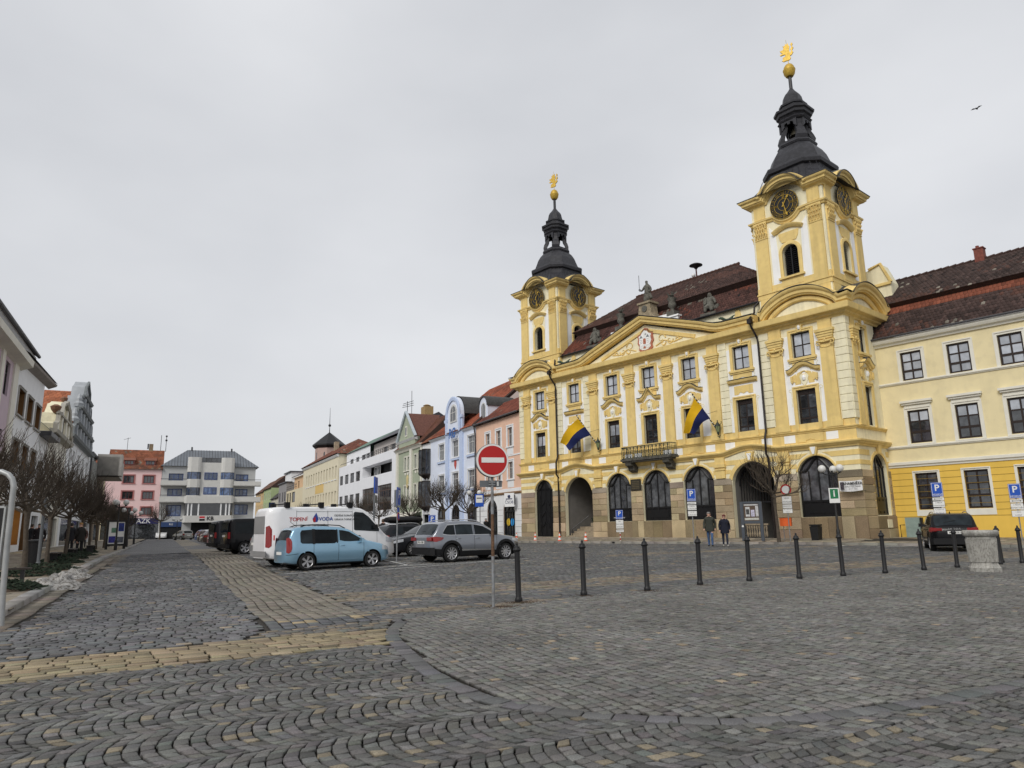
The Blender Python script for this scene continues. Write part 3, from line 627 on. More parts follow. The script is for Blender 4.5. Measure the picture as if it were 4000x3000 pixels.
def bay(c, kind, rz=0, w=1.45, wu=1.43):
    mb = MB(); frame_ring(mb, c, 7.86, 10.75, w, .26, .1); frame_ring(mb, c, 13.0, 14.95, wu, .24, .1)
    mb.box(c-wu/2-.36, c+wu/2+.36, -.2, 0, 12.9, 13.06).box(c-wu/2-.3, c+wu/2+.3, -.13, 0, 12.78, 12.9)
    h_ = wu/2+.1; mb.prism([(c-h_, 12.2), (c-h_+.35, 12.2), (c-.3, 12.42), (c, 12.48), (c+.3, 12.42), (c+h_-.35, 12.2), (c+h_, 12.2), (c+h_, 12.78), (c-h_, 12.78)], -.06, 0)
    for s in (-1, 1):
        for k in range(3): mb.box(c+s*(h_-.12-.09*k)-.03, c+s*(h_-.12-.09*k)+.03, -.05, 0, 12.1, 12.18)
    mb.prism([(c-.16, 14.95), (c+.16, 14.95), (c+.24, 15.5), (c-.24, 15.5)], -.16, 0); mb.sphere((c, -.16, 15.28), .12, 8, 1, 1.6)
    mb.build('window_surround', [M_yel, M_wht], hall, None, rz)
    mb = MB()
    for s in (-1, 1):         # scroll ears beside the first-floor window
        pts = [(c+s*(w/2+.42-(.16-.02*t)*math.cos(t)), -.02, 10.75+(.16-.02*t)*math.sin(t)) for t in np.linspace(0, 6, 14)]+[(c+s*(w/2+.34), -.02, 10.2), (c+s*(w/2+.36), -.02, 9.6)]
        mb.tube(pts, .035, 5)
        pts = [(c+s*(wu/2+.3-(.13-.02*t)*math.cos(t)), -.02, 12.62+(.13-.02*t)*math.sin(t)) for t in np.linspace(0, 5, 10)]+[(c+s*(wu/2+.25), -.02, 12.2)]; mb.tube(pts, .03, 5)
    mb.build('scroll', M_crm, hall, None, rz)
    hw = (w/2+.5) if rz == 0 else .95
    hood(c, kind, rz, 11.92, hw); ornament(c, kind, rz, 11.78)
    ry = lambda yy: (c, yy) if rz == 0 else (-yy, c)
    x, y = ry(.16); window(hall, x, y, 7.93, w-.02, 2.81, 2, (.3, .58), .09, .08, rz=rz, val=.26, gms=[M_gd, M_gd, M_gp if kind != 'flat' else M_gd] if abs(c+17.2) > 2 and rz == 0 and c < -14 else None)
    window(hall, x, y, 13.13, wu-.02, 1.81, 2, (.5,), .09, .08, rz=rz, gm=M_gp if rz == 0 else M_gd)
for c, k in zip(WX, ('curve', 'flat', 'curve', 'peak', 'curve', 'flat', 'curve')): bay(c, k)
bay(2.45, 'curve', SIDE, 1.12, 1.1)
# round-headed shop windows and doors of the ground storey
def arched_window(c, w, z0, rz=0, y=.2, door=False):
    r = w/2-.02; zc = 6.0-w/2; mb = MB(); fw = .12
    T = lambda: None
    mb.sweep([(-r, z0)]+arc(0, zc, r, 180, 0, 24)+[(r, z0)], [(-.1, 0), (0, 0), (0, -fw), (-.1, -fw)])
    zt = zc+.28*r
    og = [(x, zt+.62*r*(math.cos(min(1, abs(x)/(.72*r))*math.pi)*.5+.5)) for x in np.linspace(-r+.05, r-.05, 31)]
    mb.sweep([(float(a), float(b)-.08) for a, b in og], [(-.1, 0), (.03, 0), (.06, .07), (.03, .14), (-.1, .14)])
    zp = z0+(.0 if door else .34*(zt-z0))
    mb.box(-.05, .05, 0, .1, z0, 6.0-.05)
    mb.box(-.5*r-.04, -.5*r+.04, 0, .09, z0, zt).box(.5*r-.04, .5*r+.04, 0, .09, z0, zt)
    if not door:
        mb.box(-r+.05, r-.05, .0, .1, z0, z0+.1).box(-r+.05, r-.05, -.03, .1, zp-.07, zp+.07).box(-r+.05, r-.05, .03, .1, z0, zp); mb.box(-.7*r, .7*r, -.01, .05, z0+.25, zp-.2)
    else:
        mb.box(-r+.05, r-.05, .03, .1, z0, zt+.1)
        mb.prism([(float(a), float(b)) for a, b in og]+[(r-.05, zt-.1), (-r+.05, zt-.1)], .03, .1)
        for s in (-1, 1):
            for q in range(4): zz_ = z0+.5+q*.95; mb.box(s*.72*r-.16, s*.72*r+.16, -.01, .04, zz_, zz_+.75)
            for q in range(3): zz_ = z0+.9+q*1.05; mb.prism([(s*.08, zz_+.42), (s*.42*r, zz_), (s*.42*r, zz_+.16), (s*.08, zz_+.6)], -.03, .04)
    dx, dy = (c, y) if rz == 0 else (-y, c)
    o = mb.build('door' if door else 'window', M_blk, hall, (dx, dy, 0), rz)
    gl = [[(x, b) for x, b in og[:16]]+[(float(r*math.cos(a)), float(zc+r*math.sin(a))) for a in np.linspace(math.pi/2, math.pi-math.asin(min(1, (zt-zc)/r)), 12)]]
    gl.append([(-x, z) for x, z in gl[0]])
    if not door:
        for s in (-1, 1):
            gl.append([(s*x, z) for x, z in ((.05, zp), (.5*r, zp), (.5*r, zt+.25*r), (.25*r, zt+.5*r), (.05, zt+.58*r))]); gl.append([(s*x, z) for x, z in ((.5*r, zp), (r-.05, zp), (r-.05, zt), (.5*r, zt+.2*r))])
    for pl in gl: MB().prism([(float(a), float(b)) for a, b in pl], .055, .065).build('pane', M_gs0, o)
    return o
for i in (2, 3, 4, 6): arched_window(AR[i][0], AR[i][1], 1.8)
arched_window(AR[0][0], AR[0][1], .45, door=True)
arched_window(2.83, 2.3, 1.86, SIDE)
# porch in the second arch: steps, planting trough, door, rail
mb = MB()
for k in range(5): mb.box(-27.9, -24.5, .1+.42*k, 4.4, .2, .62+.2*k-.01)
mb.build_each('step', M_stone, hall)
mb = MB().box(-26.6, -24.5, 1.9, 2.2, 1.45, 1.75); mb.build('trough', M_stone, hall)
mb = MB()
for k in range(160): x, z, t = RS.uniform(-26.6, -24.5), RS.uniform(1.75, 2.2), RS.uniform(0, 6.28); mb.add([(x, 2.05, z), (x+.09*math.cos(t), 1.95, z+.09*math.sin(t)), (x+.05, 2.12, z+.1)], [(0, 1, 2)])
mb.build('trough_plants', mat('dark_leaves', (.03, .05, .025), .6, .5, 20), hall)
MB().box(-26.3, -25.1, 4.42, 4.49, 1.7, 4.6).build('inner_door', M_blk, hall)
MB().tube([(-27.7, .5, 1.2), (-26.6, 1.7, 2.4)], .04, 6).tube([(-27.7, .5, 1.2), (-27.7, .5, .5)], .03, 6).build('handrail', M_blk, hall)
# gate in the passage arch
c, w = AR[5]; mb = MB(); r = w/2-.05; zc = 6-w/2
for k in range(15):
    x = -r+2*r*(k+.5)/15; zt = zc+math.sqrt(max(0, r*r-x*x)); mb.tube([(c+x, .9, 3.0), (c+x, .9, zt)], .03, 5)
mb.box(c-r, c+r, .86, .94, 2.95, 3.05).sweep(arc(c, zc, r, 180, 0, 20), [(-.9, 0), (-.85, 0), (-.85, -.1), (-.9, -.1)]).build('gate', M_blk, hall)
mb = MB()
for k in range(9): x = c-1.5+k*.2; mb.lathe([(.05, 0), (.08, .2), (.04, .45), (.08, .7), (.05, .85)], 6, (x, 1.2, .45))
mb.box(c-1.6, c+.3, 1.1, 1.3, 1.3, 1.42).build('balustrade', M_stone, hall)
# pier strips flanking the two open arches
mb = MB()
for x in (-28.9, -23.55, -10.65, -5.35): mb.box(x-.42, x+.42, -.16, 0, 4.88, 6.46).box(x-.5, x+.5, -.26, 0, 5.72, 5.98).box(x-.46, x+.46, -.22, 0, 5.5, 5.62)
mb.build_each('pier_strip', M_yel, hall, per=3)
# main cornice with two segmental and one triangular pediment
PM = [(0, 0), (.08, 0), (.12, .14), (.3, .22), (.34, .32), (.66, .40), (.68, .46), (.72, .82), (.8, .88), (.84, 1.0), (.1, 1.04), (0, 1.04)]
mb = MB(); mb.sweep([(-34.4, 15.42), (0, 15.42)], PM[:8]+[(.0, .86)], m0=0, m1=0); mb.build('main_cornice', M_yel, hall)
mb = MB(); mb.sweep([(0, 15.42), (6.0, 15.42)], PM[:8]+[(.0, .86)], m0=0); mb.xf(Matrix.Rotation(SIDE, 4, 'Z')); mb.build('main_cornice', M_yel, hall)
PR = [(0, 0), (.5, .02), (.52, .1), (.62, .14), (.64, .34), (.74, .4), (.8, .52), (.82, .6), (0, .66)]
def seg(c, hw, z, rise, e=.5, n=26):
    pts = [(c-hw-e, z)]
    for i in range(n+1):
        t = -1+2*i/n; pts.append((c+hw*t, z+rise*max(0, math.cos(t*math.pi/2))**.72))
    return pts+[(c+hw+e, z)]
for c, hw, rz_, e0, e1, k0, k1 in ((-31.45, 2.75, 0, .2, .2, 0, None), (-2.95, 2.75, 0, .2, .2, None, 0), (2.95, 2.75, SIDE, .2, .2, 0, None)):
    sg = seg(c, hw, 16.28, 1.25, .2)
    mb = MB(); mb.sweep(sg, PR, m0=k0, m1=k1); mb.sweep([(a, b+.665) for a, b in sg], [(-1.4, 0), (.84, 0), (.84, .04), (-1.4, .05)], 1, m0=k0, m1=k1); mb.build('segmental_pediment', [M_yel, M_lead], hall, None, rz_, smooth=40)
    MB().prism([p for p in seg(c, hw, 16.24, 1.3, 0)], -.1, .6).build('tympanum', M_crm, hall, None, rz_)
    mb = MB(); mb.sweep(seg(c, hw*.82, 16.29, .95, 0), [(0.1, 0), (.2, 0), (.2, -.1), (.3, -.0), (.3, .22), (0.1, .3)]); mb.build('pediment_moulding', M_yel, hall, None, rz_)
ped = [(-28.1, 16.30), (-25.4, 16.32), (-24.7, 16.4), (-24.0, 16.62), (-23.3, 16.9), (-17.25, 18.85), (-11.2, 16.9), (-10.5, 16.62), (-9.8, 16.4), (-9.1, 16.32), (-6.4, 16.3)]
mb = MB(); mb.sweep(ped, PR); mb.sweep([(a, b+.665) for a, b in ped], [(-1, 0), (.84, 0), (.84, .05), (-1, .06)], 1); mb.build('pediment', [M_yel, M_lead], hall)
MB().prism([(-24.6, 16.26), (-17.25, 18.75), (-9.9, 16.26)], -.1, .5).build('tympanum', M_crm, hall)
mb = MB(); mb.sweep([(-22.4, 16.42), (-17.25, 18.1), (-12.1, 16.42)], [(.1, 0), (.2, .02), (.2, .3), (.1, .34)]); mb.build('pediment_moulding', M_yel, hall)
mb = MB()                         # gilded foliage scrolls
for s in (-1, 1):
    for (ax, az, r0, tw) in ((1.75, 17.15, .42, 1), (2.6, 16.85, .36, -1), (3.35, 16.72, .26, 1), (1.9, 16.75, .3, -1)):
        mb.tube([(CX+s*(ax+(r0-.05*t)*math.cos(tw*t)), -.13, az+(r0-.05*t)*math.sin(tw*t)) for t in np.linspace(0, 6, 22)], [.07-.006*k/2 for k in range(22)], 5)
    mb.tube([(CX+s*1.1, -.13, 16.6), (CX+s*2, -.13, 16.95), (CX+s*3, -.13, 16.6), (CX+s*3.9, -.13, 16.75)], .05, 5)
mb.build('scroll', M_yel, hall)
M_red = mat('brick_red_paint', (.42, .15, .09), .8, .25, 6); M_grey = mat('slate_paint', (.18, .2, .22), .7)
arms = [(0, .0), (.45, .08), (.7, .3), (.62, .6), (.8, .9), (.72, 1.3), (.82, 1.62), (.5, 1.75), (.3, 2.0), (0, 2.12)]
arms = [(x*1.12, z*1.05) for x, z in arms]+[(-x, z) for x, z in arms[-2:0:-1]]
arms_o = MB().prism([(CX+x*1.05, 16.28+z*.98) for x, z in arms], -.2, .0).build('coat_of_arms', M_red, hall)
mb = MB(); mb.prism([(CX+x*.8, 16.45+z*.8) for x, z in arms], -.25, -.19)
mb.build('shield', M_wht, arms_o)
mb = MB()
for s in (-1, 1):                 # castle: two towers with pointed roofs, wall, gate
    mb.box(CX+s*.36-.14, CX+s*.36+.14, -.28, -.24, 16.95, 17.55, 0); mb.prism([(CX+s*.36-.18, 17.55), (CX+s*.36+.18, 17.55), (CX+s*.36, 17.82)], -.28, -.24, mi=1)
    for k in range(3): mb.box(CX+s*.36-.08+.0, CX+s*.36-.03, -.285, -.28, 17.05+.15*k, 17.12+.15*k, 1).box(CX+s*.36+.03, CX+s*.36+.08, -.285, -.28, 17.05+.15*k, 17.12+.15*k, 1)
mb.box(CX-.55, CX+.55, -.28, -.24, 16.6, 16.95, 0)
for k in range(4):
    mb.box(CX-.55, CX+.55, -.283, -.28, 16.62+.085*k, 16.63+.085*k, 1)
    for j in range(6): mb.box(CX-.5+.18*j+(k % 2)*.09, CX-.49+.18*j+(k % 2)*.09, -.283, -.28, 16.63+.085*k, 16.7+.085*k, 1)
mb.prism([(CX-.12, 16.6), (CX+.12, 16.6), (CX+.12, 16.72), (CX, 16.82), (CX-.12, 16.72)], -.29, -.24, mi=2)
mb.prism([(CX-.14, 17.0), (CX+.14, 17.0), (CX+.14, 17.45), (CX, 17.5), (CX-.14, 17.45)], -.285, -.24, mi=2)
for k in range(8): t = math.pi*k/4; mb.prism([(CX+.14+.1*math.cos(t), 17.85+.1*math.sin(t)), (CX+.14+.03*math.cos(t+.4), 17.85+.03*math.sin(t+.4)), (CX+.14+.03*math.cos(t-.4), 17.85+.03*math.sin(t-.4))], -.27, -.24, mi=1)
mb.build('castle_emblem', [M_wht, M_grey, M_red], arms_o)
# attic wall, eaves, mansard roof
mb = MB(); wall(mb, -28.4, -6.3, 16.2, 18.1, [(-26.85, -26.4, 16.9, 17.5, 'a'), (-8.55, -8.1, 16.9, 17.5, 'a')], .45, .4, 0); mb.build('attic_wall', M_crm, hall)
mb = MB().box(-28.4, -6.3, .42, .47, 16.6, 17.0)
for x in (-26.62, -8.32): mb.prism([(x-.3, 17.4), (x+.3, 17.4), (x+.16, 17.95), (x-.16, 17.95)], .36, .46).box(x-.55, x+.55, .4, .46, 16.9, 17.3)
mb.build('attic_band', M_yel, hall)
MB().tube([(-28.5, .2, 18.1), (-6.3, .2, 18.1)], .09, 8).build('gutter', M_blk, hall)
E_, B_, R_ = 18.12, 20.35, 24.1
roof = MB().add([(-28.4, .2, E_), (-6.2, .2, E_), (-7.2, 2.1, B_), (-27.6, 2.1, B_), (-6.9, 1.7, B_+.35), (-28, 1.7, B_+.35), (-11.5, 6.2, R_), (-22.9, 6.2, R_), (-6.0, 10.6, B_+.35), (-28.4, 10.6, B_+.35)],
   [(0, 1, 2, 3), (3, 2, 4, 5), (5, 4, 6, 7), (4, 8, 6), (9, 5, 7), (8, 9, 7, 6)]).build('roof', M_under, hall)
T1 = (.062, .034, .028); RED = (.14, .045, .028); LICH = (.15, .135, .11)
roof_tiles('roof_tiles', roof, (-28.4, .2, E_), (-6.2, .2, E_), (-27.6, 2.1, B_), (-7.2, 2.1, B_), .24, .3, M_tile, (.075, .034, .027), .25, (RED, LICH), patch=1.1)
roof_tiles('roof_tiles', roof, (-28, 1.7, B_+.35), (-6.9, 1.7, B_+.35), (-22.9, 6.2, R_), (-11.5, 6.2, R_), .24, .3, M_tile, T1, .22, ((.09, .045, .035), LICH), patch=1.0)
roof_tiles('roof_tiles', roof, (-6.9, 1.7, B_+.35), (-6.0, 10.6, B_+.35), (-11.5, 6.2, R_), (-11.5, 6.2, R_), .24, .3, M_tile, (.075, .036, .028), .22, (RED, LICH), patch=1.2)
roof_tiles('roof_tiles', roof, (-28.4, 10.6, B_+.35), (-28, 1.7, B_+.35), (-22.9, 6.2, R_), (-22.9, 6.2, R_), .24, .3, M_tile, T1, .22, (RED, LICH), patch=1.2)
mb = MB()
for k in range(30): x = -22.9+11.4*k/29; mb.tube([(x-.2, 6.2, R_+.03), (x+.22, 6.2, R_+.07)], [.12, .14], 7)
mb.build('ridge_tiles', mat('ridge_clay', (.08, .04, .03), .85, .3), roof)
# parapet behind the apex
mb = MB().box(-21.6, -14.1, .55, 1.3, 17.4, 19.05).box(-20.1, -15.3, .55, 1.3, 19.05, 19.4).box(-21.7, -14.0, .45, 1.4, 18.98, 19.12).build('parapet', M_wht, hall)
# rain pipes
M_pipe = mat('dark_brown_pipe', (.016, .011, .01), .5, .2)
for x in (-28.75, -6.55):
    mb = MB(); mb.tube([(x+.25*(1 if x < -20 else -1)*-1, .15, 18.05), (x, -.1, 17.7), (x, -.2, 17.2), (x, -.95, 16.6), (x, -.95, 16.2), (x+.05, -.85, 15.9), (x+.1, -.3, 15.2), (x+.12, -.25, 14.8), (x+.12, -.25, 8.1), (x+.12, -.45, 7.6), (x+.12, -.5, 6.4), (x+.12, -.25, 6.1), (x+.12, -.25, .2)], .08, 8)
    mb.box(x-.16, x+.16, -1.12, -.8, 16.2, 16.55).build('rain_pipe', M_pipe, hall, smooth=50)

# ---------------- the towers above the cornice: one built, one copied
def tower():
    t = ob('tower', None, hall, (-3.32, 2.83, 0)); h = 2.83
    for rz_ in (0, SIDE, -SIDE, math.pi):
        vis = rz_ in (0, SIDE)
        F_ = lambda nm, mb, m, **k: mb.build(nm, m, t, None, rz_, **k)
        mb = MB(); wall(mb, -h, h, 16.3, 26.4, [(-.62, .62, 19.3, 21.75, 'a')], -h, .45); F_('wall', mb, M_crm)
        mb = MB().box(-h-.02, h+.02, -h-.06, -h, 18.05, 18.4).box(-h-.05, h+.05, -h-.12, -h-.05, 18.4, 18.5).box(-h, h, -h-.04, -h, 18.5, 18.95)
        for s in (-1, 1):
            mb.box(s*2.15-.5, s*2.15+.5, -h-.12, -h, 18.5, 24.1).box(s*2.15-.45, s*2.15+.45, -h-.1, -h, 24.4, 25.5); mb.box(s*2.15-.55, s*2.15+.55, -h-.05, -h, 16.3, 18.05)
            # acanthus capital
            mb.box(s*2.15-.52, s*2.15+.52, -h-.16, -h, 22.75, 22.83).box(s*2.15-.55, s*2.15+.55, -h-.22, -h, 24.0, 24.12)
        F_('pilaster', mb, M_yel)
        mb = MB()
        for s in (-1, 1):
            for rr in range(3):
                for q in range(5-rr % 2):
                    x = s*2.15-.42+.21*(q+.5*(rr % 2)); z = 22.9+.34*rr; mb.tube([(x, -h-.12, z), (x+.02, -h-.17, z+.2), (x+.05*s, -h-.28, z+.36)], [.085, .08, .05], 5)
            for q in (-1, 1):
                mb.tube([(s*2.15+q*(.45-(.14-.02*k)*math.cos(k)), -h-.2, 23.88+(.14-.02*k)*math.sin(k)) for k in np.linspace(0, 5, 12)], .045, 5)
            F_('capital', mb, M_yel); mb = MB()
        for s in (-1, 1): mb.prism([(s*.85, 18.95), (s*1.5, 18.95), (s*1.5, 23.55), (s*1.0, 23.0), (s*.95, 21.5)], -h-.03, -h)
        F_('white_panel', mb, M_wht)
        # entablature dipping round the clock, cornice arching over it
        mb = MB()
        lo = [(-h, 24.1), (-1.45, 24.1)]+[(1.32*math.sin(a), 24.85-1.32*math.cos(a)) for a in np.linspace(-.95, .95, 17)]+[(1.45, 24.1), (h, 24.1)]
        mb.sweep([(float(a), float(b)-.1) for a, b in lo], [(h, 0), (h+.1, 0), (h+.14, .1), (h+.24, .18), (h+.26, .3), (h, .36)], m0=h, m1=h); F_('entablature', mb, M_yel)
        up = [(-h, 25.42), (-1.75, 25.42)]+[(1.55*math.sin(a), 25.02+1.42*math.cos(a)) for a in np.linspace(-1.25, 1.25, 21)]+[(1.75, 25.42), (h, 25.42)]
        PT = [(0, 0), (.1, .0), (.14, .1), (.4, .2), (.44, .28), (.52, .3), (.55, .46), (.66, .52), (.72, .62), (.72, .68), (0, .72)]
        vs = []; mb = MB(); mb.sweep([(float(a), float(b)) for a, b in up], [(h+o-.0, u) for o, u in PT], m0=h, m1=h); F_('cornice', mb, M_yel, smooth=35)
        mb = MB(); mb.sweep([(float(a), float(b)+.725) for a, b in up], [(h-1.6, .5), (h+.3, .1), (h+.76, 0), (h+.76, -.05)], m0=h, m1=h); F_('cornice_cover', mb, M_lead)
        # louvred opening, surround, sill, hood
        mb = MB(); mb.sweep([(-.62, 19.3)]+arc(0, 21.13, .62, 180, 0, 16)+[(.62, 19.3)], [(h, 0), (h+.1, 0), (h+.12, .12), (h+.08, .26), (h, .26)])
        mb.box(-1.0, 1.0, -h-.22, -h, 19.16, 19.3).box(-.85, .85, -h-.06, -h, 18.6, 19.16)
        mb.prism([(-.55, 22.0), (.55, 22.0), (.72, 22.3), (.8, 22.75), (-.8, 22.75), (-.72, 22.3)], -h-.06, -h)
        mb.sweep([(1.1*t_, 22.72+.34*math.cos(t_*math.pi/2)) for t_ in np.linspace(-1, 1, 13)], [(h, 0), (h+.12, 0), (h+.24, .12), (h+.3, .2), (h+.32, .28), (h, .3)])
        F_('window_surround', mb, M_yel, smooth=35)
        mb = MB()
        for k in range(15):
            z = 19.36+k*.16; wz = .58 if z < 21.1 else math.sqrt(max(.01, .58**2-(z-21.1)**2)); mb.add([(-wz, -h+.2, z), (wz, -h+.2, z), (wz, -h+.36, z+.15), (-wz, -h+.36, z+.15), (-wz, -h+.2, z+.02), (wz, -h+.2, z+.02)], [(0, 1, 2, 3), (4, 5, 1, 0)])
        mb.box(-.04, .04, -h+.14, -h+.2, 19.3, 21.7).box(-.7, .7, -h+.4, -h+.44, 19.2, 21.8); F_('louvre', mb, M_blk)
        if vis or rz_ == -SIDE:
            # clock
            yc = -h-.3; mb = MB(); mb.prism(arc(0, 24.85, 1.12, 0, 351, 39), yc+.02, yc+.06); F_('clock_face', mb, M_blk)
            mb = MB()
            for r_ in (1.1, .76, .46): mb.sweep(arc(0, 24.85, r_, 0, 360, 40), [(-yc, -.011), (-yc+.02, -.011), (-yc+.02, .011), (-yc, .011)])
            for k in range(12):
                a = math.pi/2-k*math.pi/6; ca, sa = math.cos(a), math.sin(a); nb = (3, 1, 2, 3, 3, 2, 3, 4, 4, 3, 2, 3)[k]
                for j in range(nb):
                    o_ = (j-(nb-1)/2)*.085; x_, z_ = ca*.80-sa*o_, 24.85+sa*.80+ca*o_; x2, z2 = ca*1.06-sa*o_*1.2, 24.85+sa*1.06+ca*o_*1.2; mb.tube([(x_, yc-.0, z_), (x2, yc-.0, z2)], .013, 4)
                a2 = a+math.pi/12; mb.sphere((.93*math.cos(a2), yc, 24.85+.93*math.sin(a2)), .04, 6)
                if k % 3 == 0:
                    for j in (-1, 0, 1): mb.tube([(ca*.5-sa*.06*j, yc, 24.85+sa*.5+ca*.06*j), (ca*.74-sa*.06*j, yc, 24.85+sa*.74+ca*.06*j)], .012, 4)
            F_('clock_numeral', mb, M_gold)
            for ang, ln, w_ in ((57, .78, .05), (-76, 1.0, .045)):
                a = math.radians(ang); ca, sa = math.cos(a), math.sin(a); mb = MB()
                def pt(u, v): return (ca*u-sa*v, 24.85+sa*u+ca*v)
                mb.prism([pt(-.2, w_*.6), pt(-.2, -w_*.6), pt(ln*.72, -w_*.5), pt(ln*.74, -w_*2.2), pt(ln, 0), pt(ln*.74, w_*2.2), pt(ln*.72, w_*.5)], yc-.06, yc-.03); F_('clock_hand', mb, M_gold)
    mb = MB().box(-h-.0, h+.0, -h, h, 26.0, 26.15).box(-h+.46, h-.46, -h+.46, h-.46, 18.9, 19.1); mb.build('floor', M_under, t)
    return t
M_gold = mat('gilding', (.52, .34, .05), .5, .25, 8, metal=.35)
def spire(t):
    def oc(ch):          # square with cut corners: radius factor by angle
        def f(a):
            a = abs((a+math.pi/4) % (math.pi/2)-math.pi/4); sq = 1/math.cos(a); c_ = ch/math.cos(math.pi/4-a); return min(sq, c_)
        return f
    n = 32; ph = math.pi/32
    mb = MB()
    # angles at the eight corners so that arrises stay crisp
    def ring(mb, prof, chs):
        vs = []; fs = []; m = len(prof)
        for (r, z), ch in zip(prof, chs):
            k = max(.001, math.sqrt(2)*ch-1)
            for (sx, sy) in ((1, -k), (1, k), (k, 1), (-k, 1), (-1, k), (-1, -k), (-k, -1), (k, -1)): vs.append((r*sx, r*sy, z))
        for i in range(m-1):
            for q in range(8): fs.append((i*8+q, i*8+(q+1) % 8, (i+1)*8+(q+1) % 8, (i+1)*8+q))
        fs.append(tuple(range((m-1)*8, m*8))); mb.add(vs, fs)
    pr = [(3.55, 26.1, 1.4), (3.0, 26.35, 1.38), (2.72, 26.8, 1.3), (2.55, 27.4, 1.2), (2.5, 27.9, 1.14), (2.5, 28.0, 1.12), (2.72, 28.1, 1.12), (2.78, 28.35, 1.12), (2.72, 28.5, 1.12), (2.5, 28.56, 1.12), (2.36, 28.7, 1.11), (2.22, 29.1, 1.1), (2.05, 29.6, 1.09), (1.78, 30.05, 1.09), (1.5, 30.35, 1.09), (1.32, 30.5, 1.09)]
    ring(mb, [p[:2] for p in pr], [p[2] for p in pr])
    mb.v = [(x*(1-.13*min(1, max(0, (z-26.3)/1.2))), y*(1-.13*min(1, max(0, (z-26.3)/1.2))), z) for x, y, z in mb.v]; mb.build('spire', M_slate, t)
    mb = MB()
    for k in range(-4, 5):
        for rz_ in range(4):
            a = rz_*math.pi/2; pts = [(k*.55*q, -rr-.01) for q, rr in ((1.2, 2.9), (1.05, 2.68), (.98, 2.52))]; zz_ = (26.45, 26.95, 27.9)
            mb.tube([(x*math.cos(a)-y*math.sin(a), x*math.sin(a)+y*math.cos(a), z) for (x, y), z in zip(pts, zz_)], .022, 4)
    mb.v = [(x*(1-.13*min(1, max(0, (z-26.3)/1.2))), y*(1-.13*min(1, max(0, (z-26.3)/1.2))), z) for x, y, z in mb.v]; mb.build('standing_seam', M_slate, t)
    mb = MB(); ring(mb, [(1.3, 30.4), (1.5, 30.45), (1.58, 30.6), (1.5, 30.75), (1.25, 30.8)], [1.08]*5); ring(mb, [(.2, 30.78), (1.2, 30.8)], [1.08]*2)
    # lantern: four broad scrolled piers on the diagonals, wide openings between
    for k in range(4):
        M_ = Matrix.Rotation(math.pi/4+k*math.pi/2, 4, 'Z'); q = MB()
        sec = [(1.5, 30.8), (1.62, 31.1), (1.5, 31.5), (1.3, 31.8), (1.22, 32.2), (1.26, 32.7)]
        for (o0, z0), (o1, z1) in zip(sec, sec[1:]):
            w0, w1 = (.5 if z0 < 31.4 else .38), (.5 if z1 < 31.4 else .38)
            q.add([(-w0, -o0, z0), (w0, -o0, z0), (w1, -o1, z1), (-w1, -o1, z1), (-w0, -o0+.4, z0), (w0, -o0+.4, z0), (w1, -o1+.4, z1), (-w1, -o1+.4, z1)], [(0, 1, 2, 3), (1, 5, 6, 2), (5, 4, 7, 6), (4, 0, 3, 7)])
        q.xf(M_); mb.add(q.v, q.f)
        M_ = Matrix.Rotation(k*math.pi/2, 4, 'Z'); q = MB().prism([(-.75, 32.75), (.75, 32.75), (.75, 31.9), (.45, 32.15), (.42, 32.4), (.14, 32.5), (.12, 32.3), (-.12, 32.3), (-.14, 32.5), (-.42, 32.4), (-.45, 32.15), (-.75, 31.9)], -1.22, -1.05).box(-.7, .7, -1.3, -1.15, 30.8, 30.95); q.xf(M_); mb.add(q.v, q.f)
    ring(mb, [(1.0, 32.6), (1.25, 32.62), (1.36, 32.75), (1.25, 32.88), (1.18, 32.95), (1.25, 33.05), (1.4, 33.15), (1.44, 33.35), (1.58, 33.45), (1.6, 33.62), (1.3, 33.75), (1.08, 33.85), (1.0, 34.0), (1.0, 34.05), (1.1, 34.1), (1.12, 34.25), (1.0, 34.32), (.86, 34.4), (.8, 34.65), (.74, 34.95), (.62, 35.2), (.42, 35.42), (.28, 35.6), (.16, 35.8)], [1.1]*24)
    mb.v = [(x*.84, y*.84, z) for x, y, z in mb.v]; mb.build('lantern', M_slate, t)
    MB().lathe([(.05, 31.6), (.45, 31.62), (.4, 31.8), (.26, 32.1), (.2, 32.35), (.05, 32.45)], 12).build('bell', mat('bronze_bell', (.05, .045, .03), .5, .2), t, smooth=40)
    MB().tube([(0, 0, 35.7), (0, 0, 36.95)], .14, 8).build('shaft', M_slate, t)
    MB().lathe([(.1, 36.85), (.28, 36.92), (.42, 37.15), (.46, 37.38), (.47, 37.42), (.49, 37.5), (.47, 37.56), (.42, 37.58), (.4, 37.75), (.28, 37.95), (.1, 38.05)], 18).build('ball', M_gold, t, smooth=35)
    lion = [(.02, 38.4), (-.3, 38.38), (-.42, 38.5), (-.3, 38.55), (-.36, 38.72), (-.12, 38.85), (-.2, 39.0), (-.48, 38.98), (-.52, 39.1), (-.3, 39.14), (-.45, 39.28), (-.5, 39.42), (-.3, 39.44), (-.2, 39.6), (-.28, 39.78), (-.12, 39.75), (-.1, 39.95), (0, 39.82), (.1, 39.95), (.12, 39.75), (.2, 39.62), (.14, 39.3), (.2, 39.0), (.28, 39.15), (.22, 39.35), (.34, 39.5), (.26, 39.75), (.36, 39.9), (.44, 39.75), (.36, 39.6), (.46, 39.4), (.34, 39.2), (.42, 39.0), (.28, 38.8), (.16, 38.75), (.22, 38.55), (.14, 38.42)]
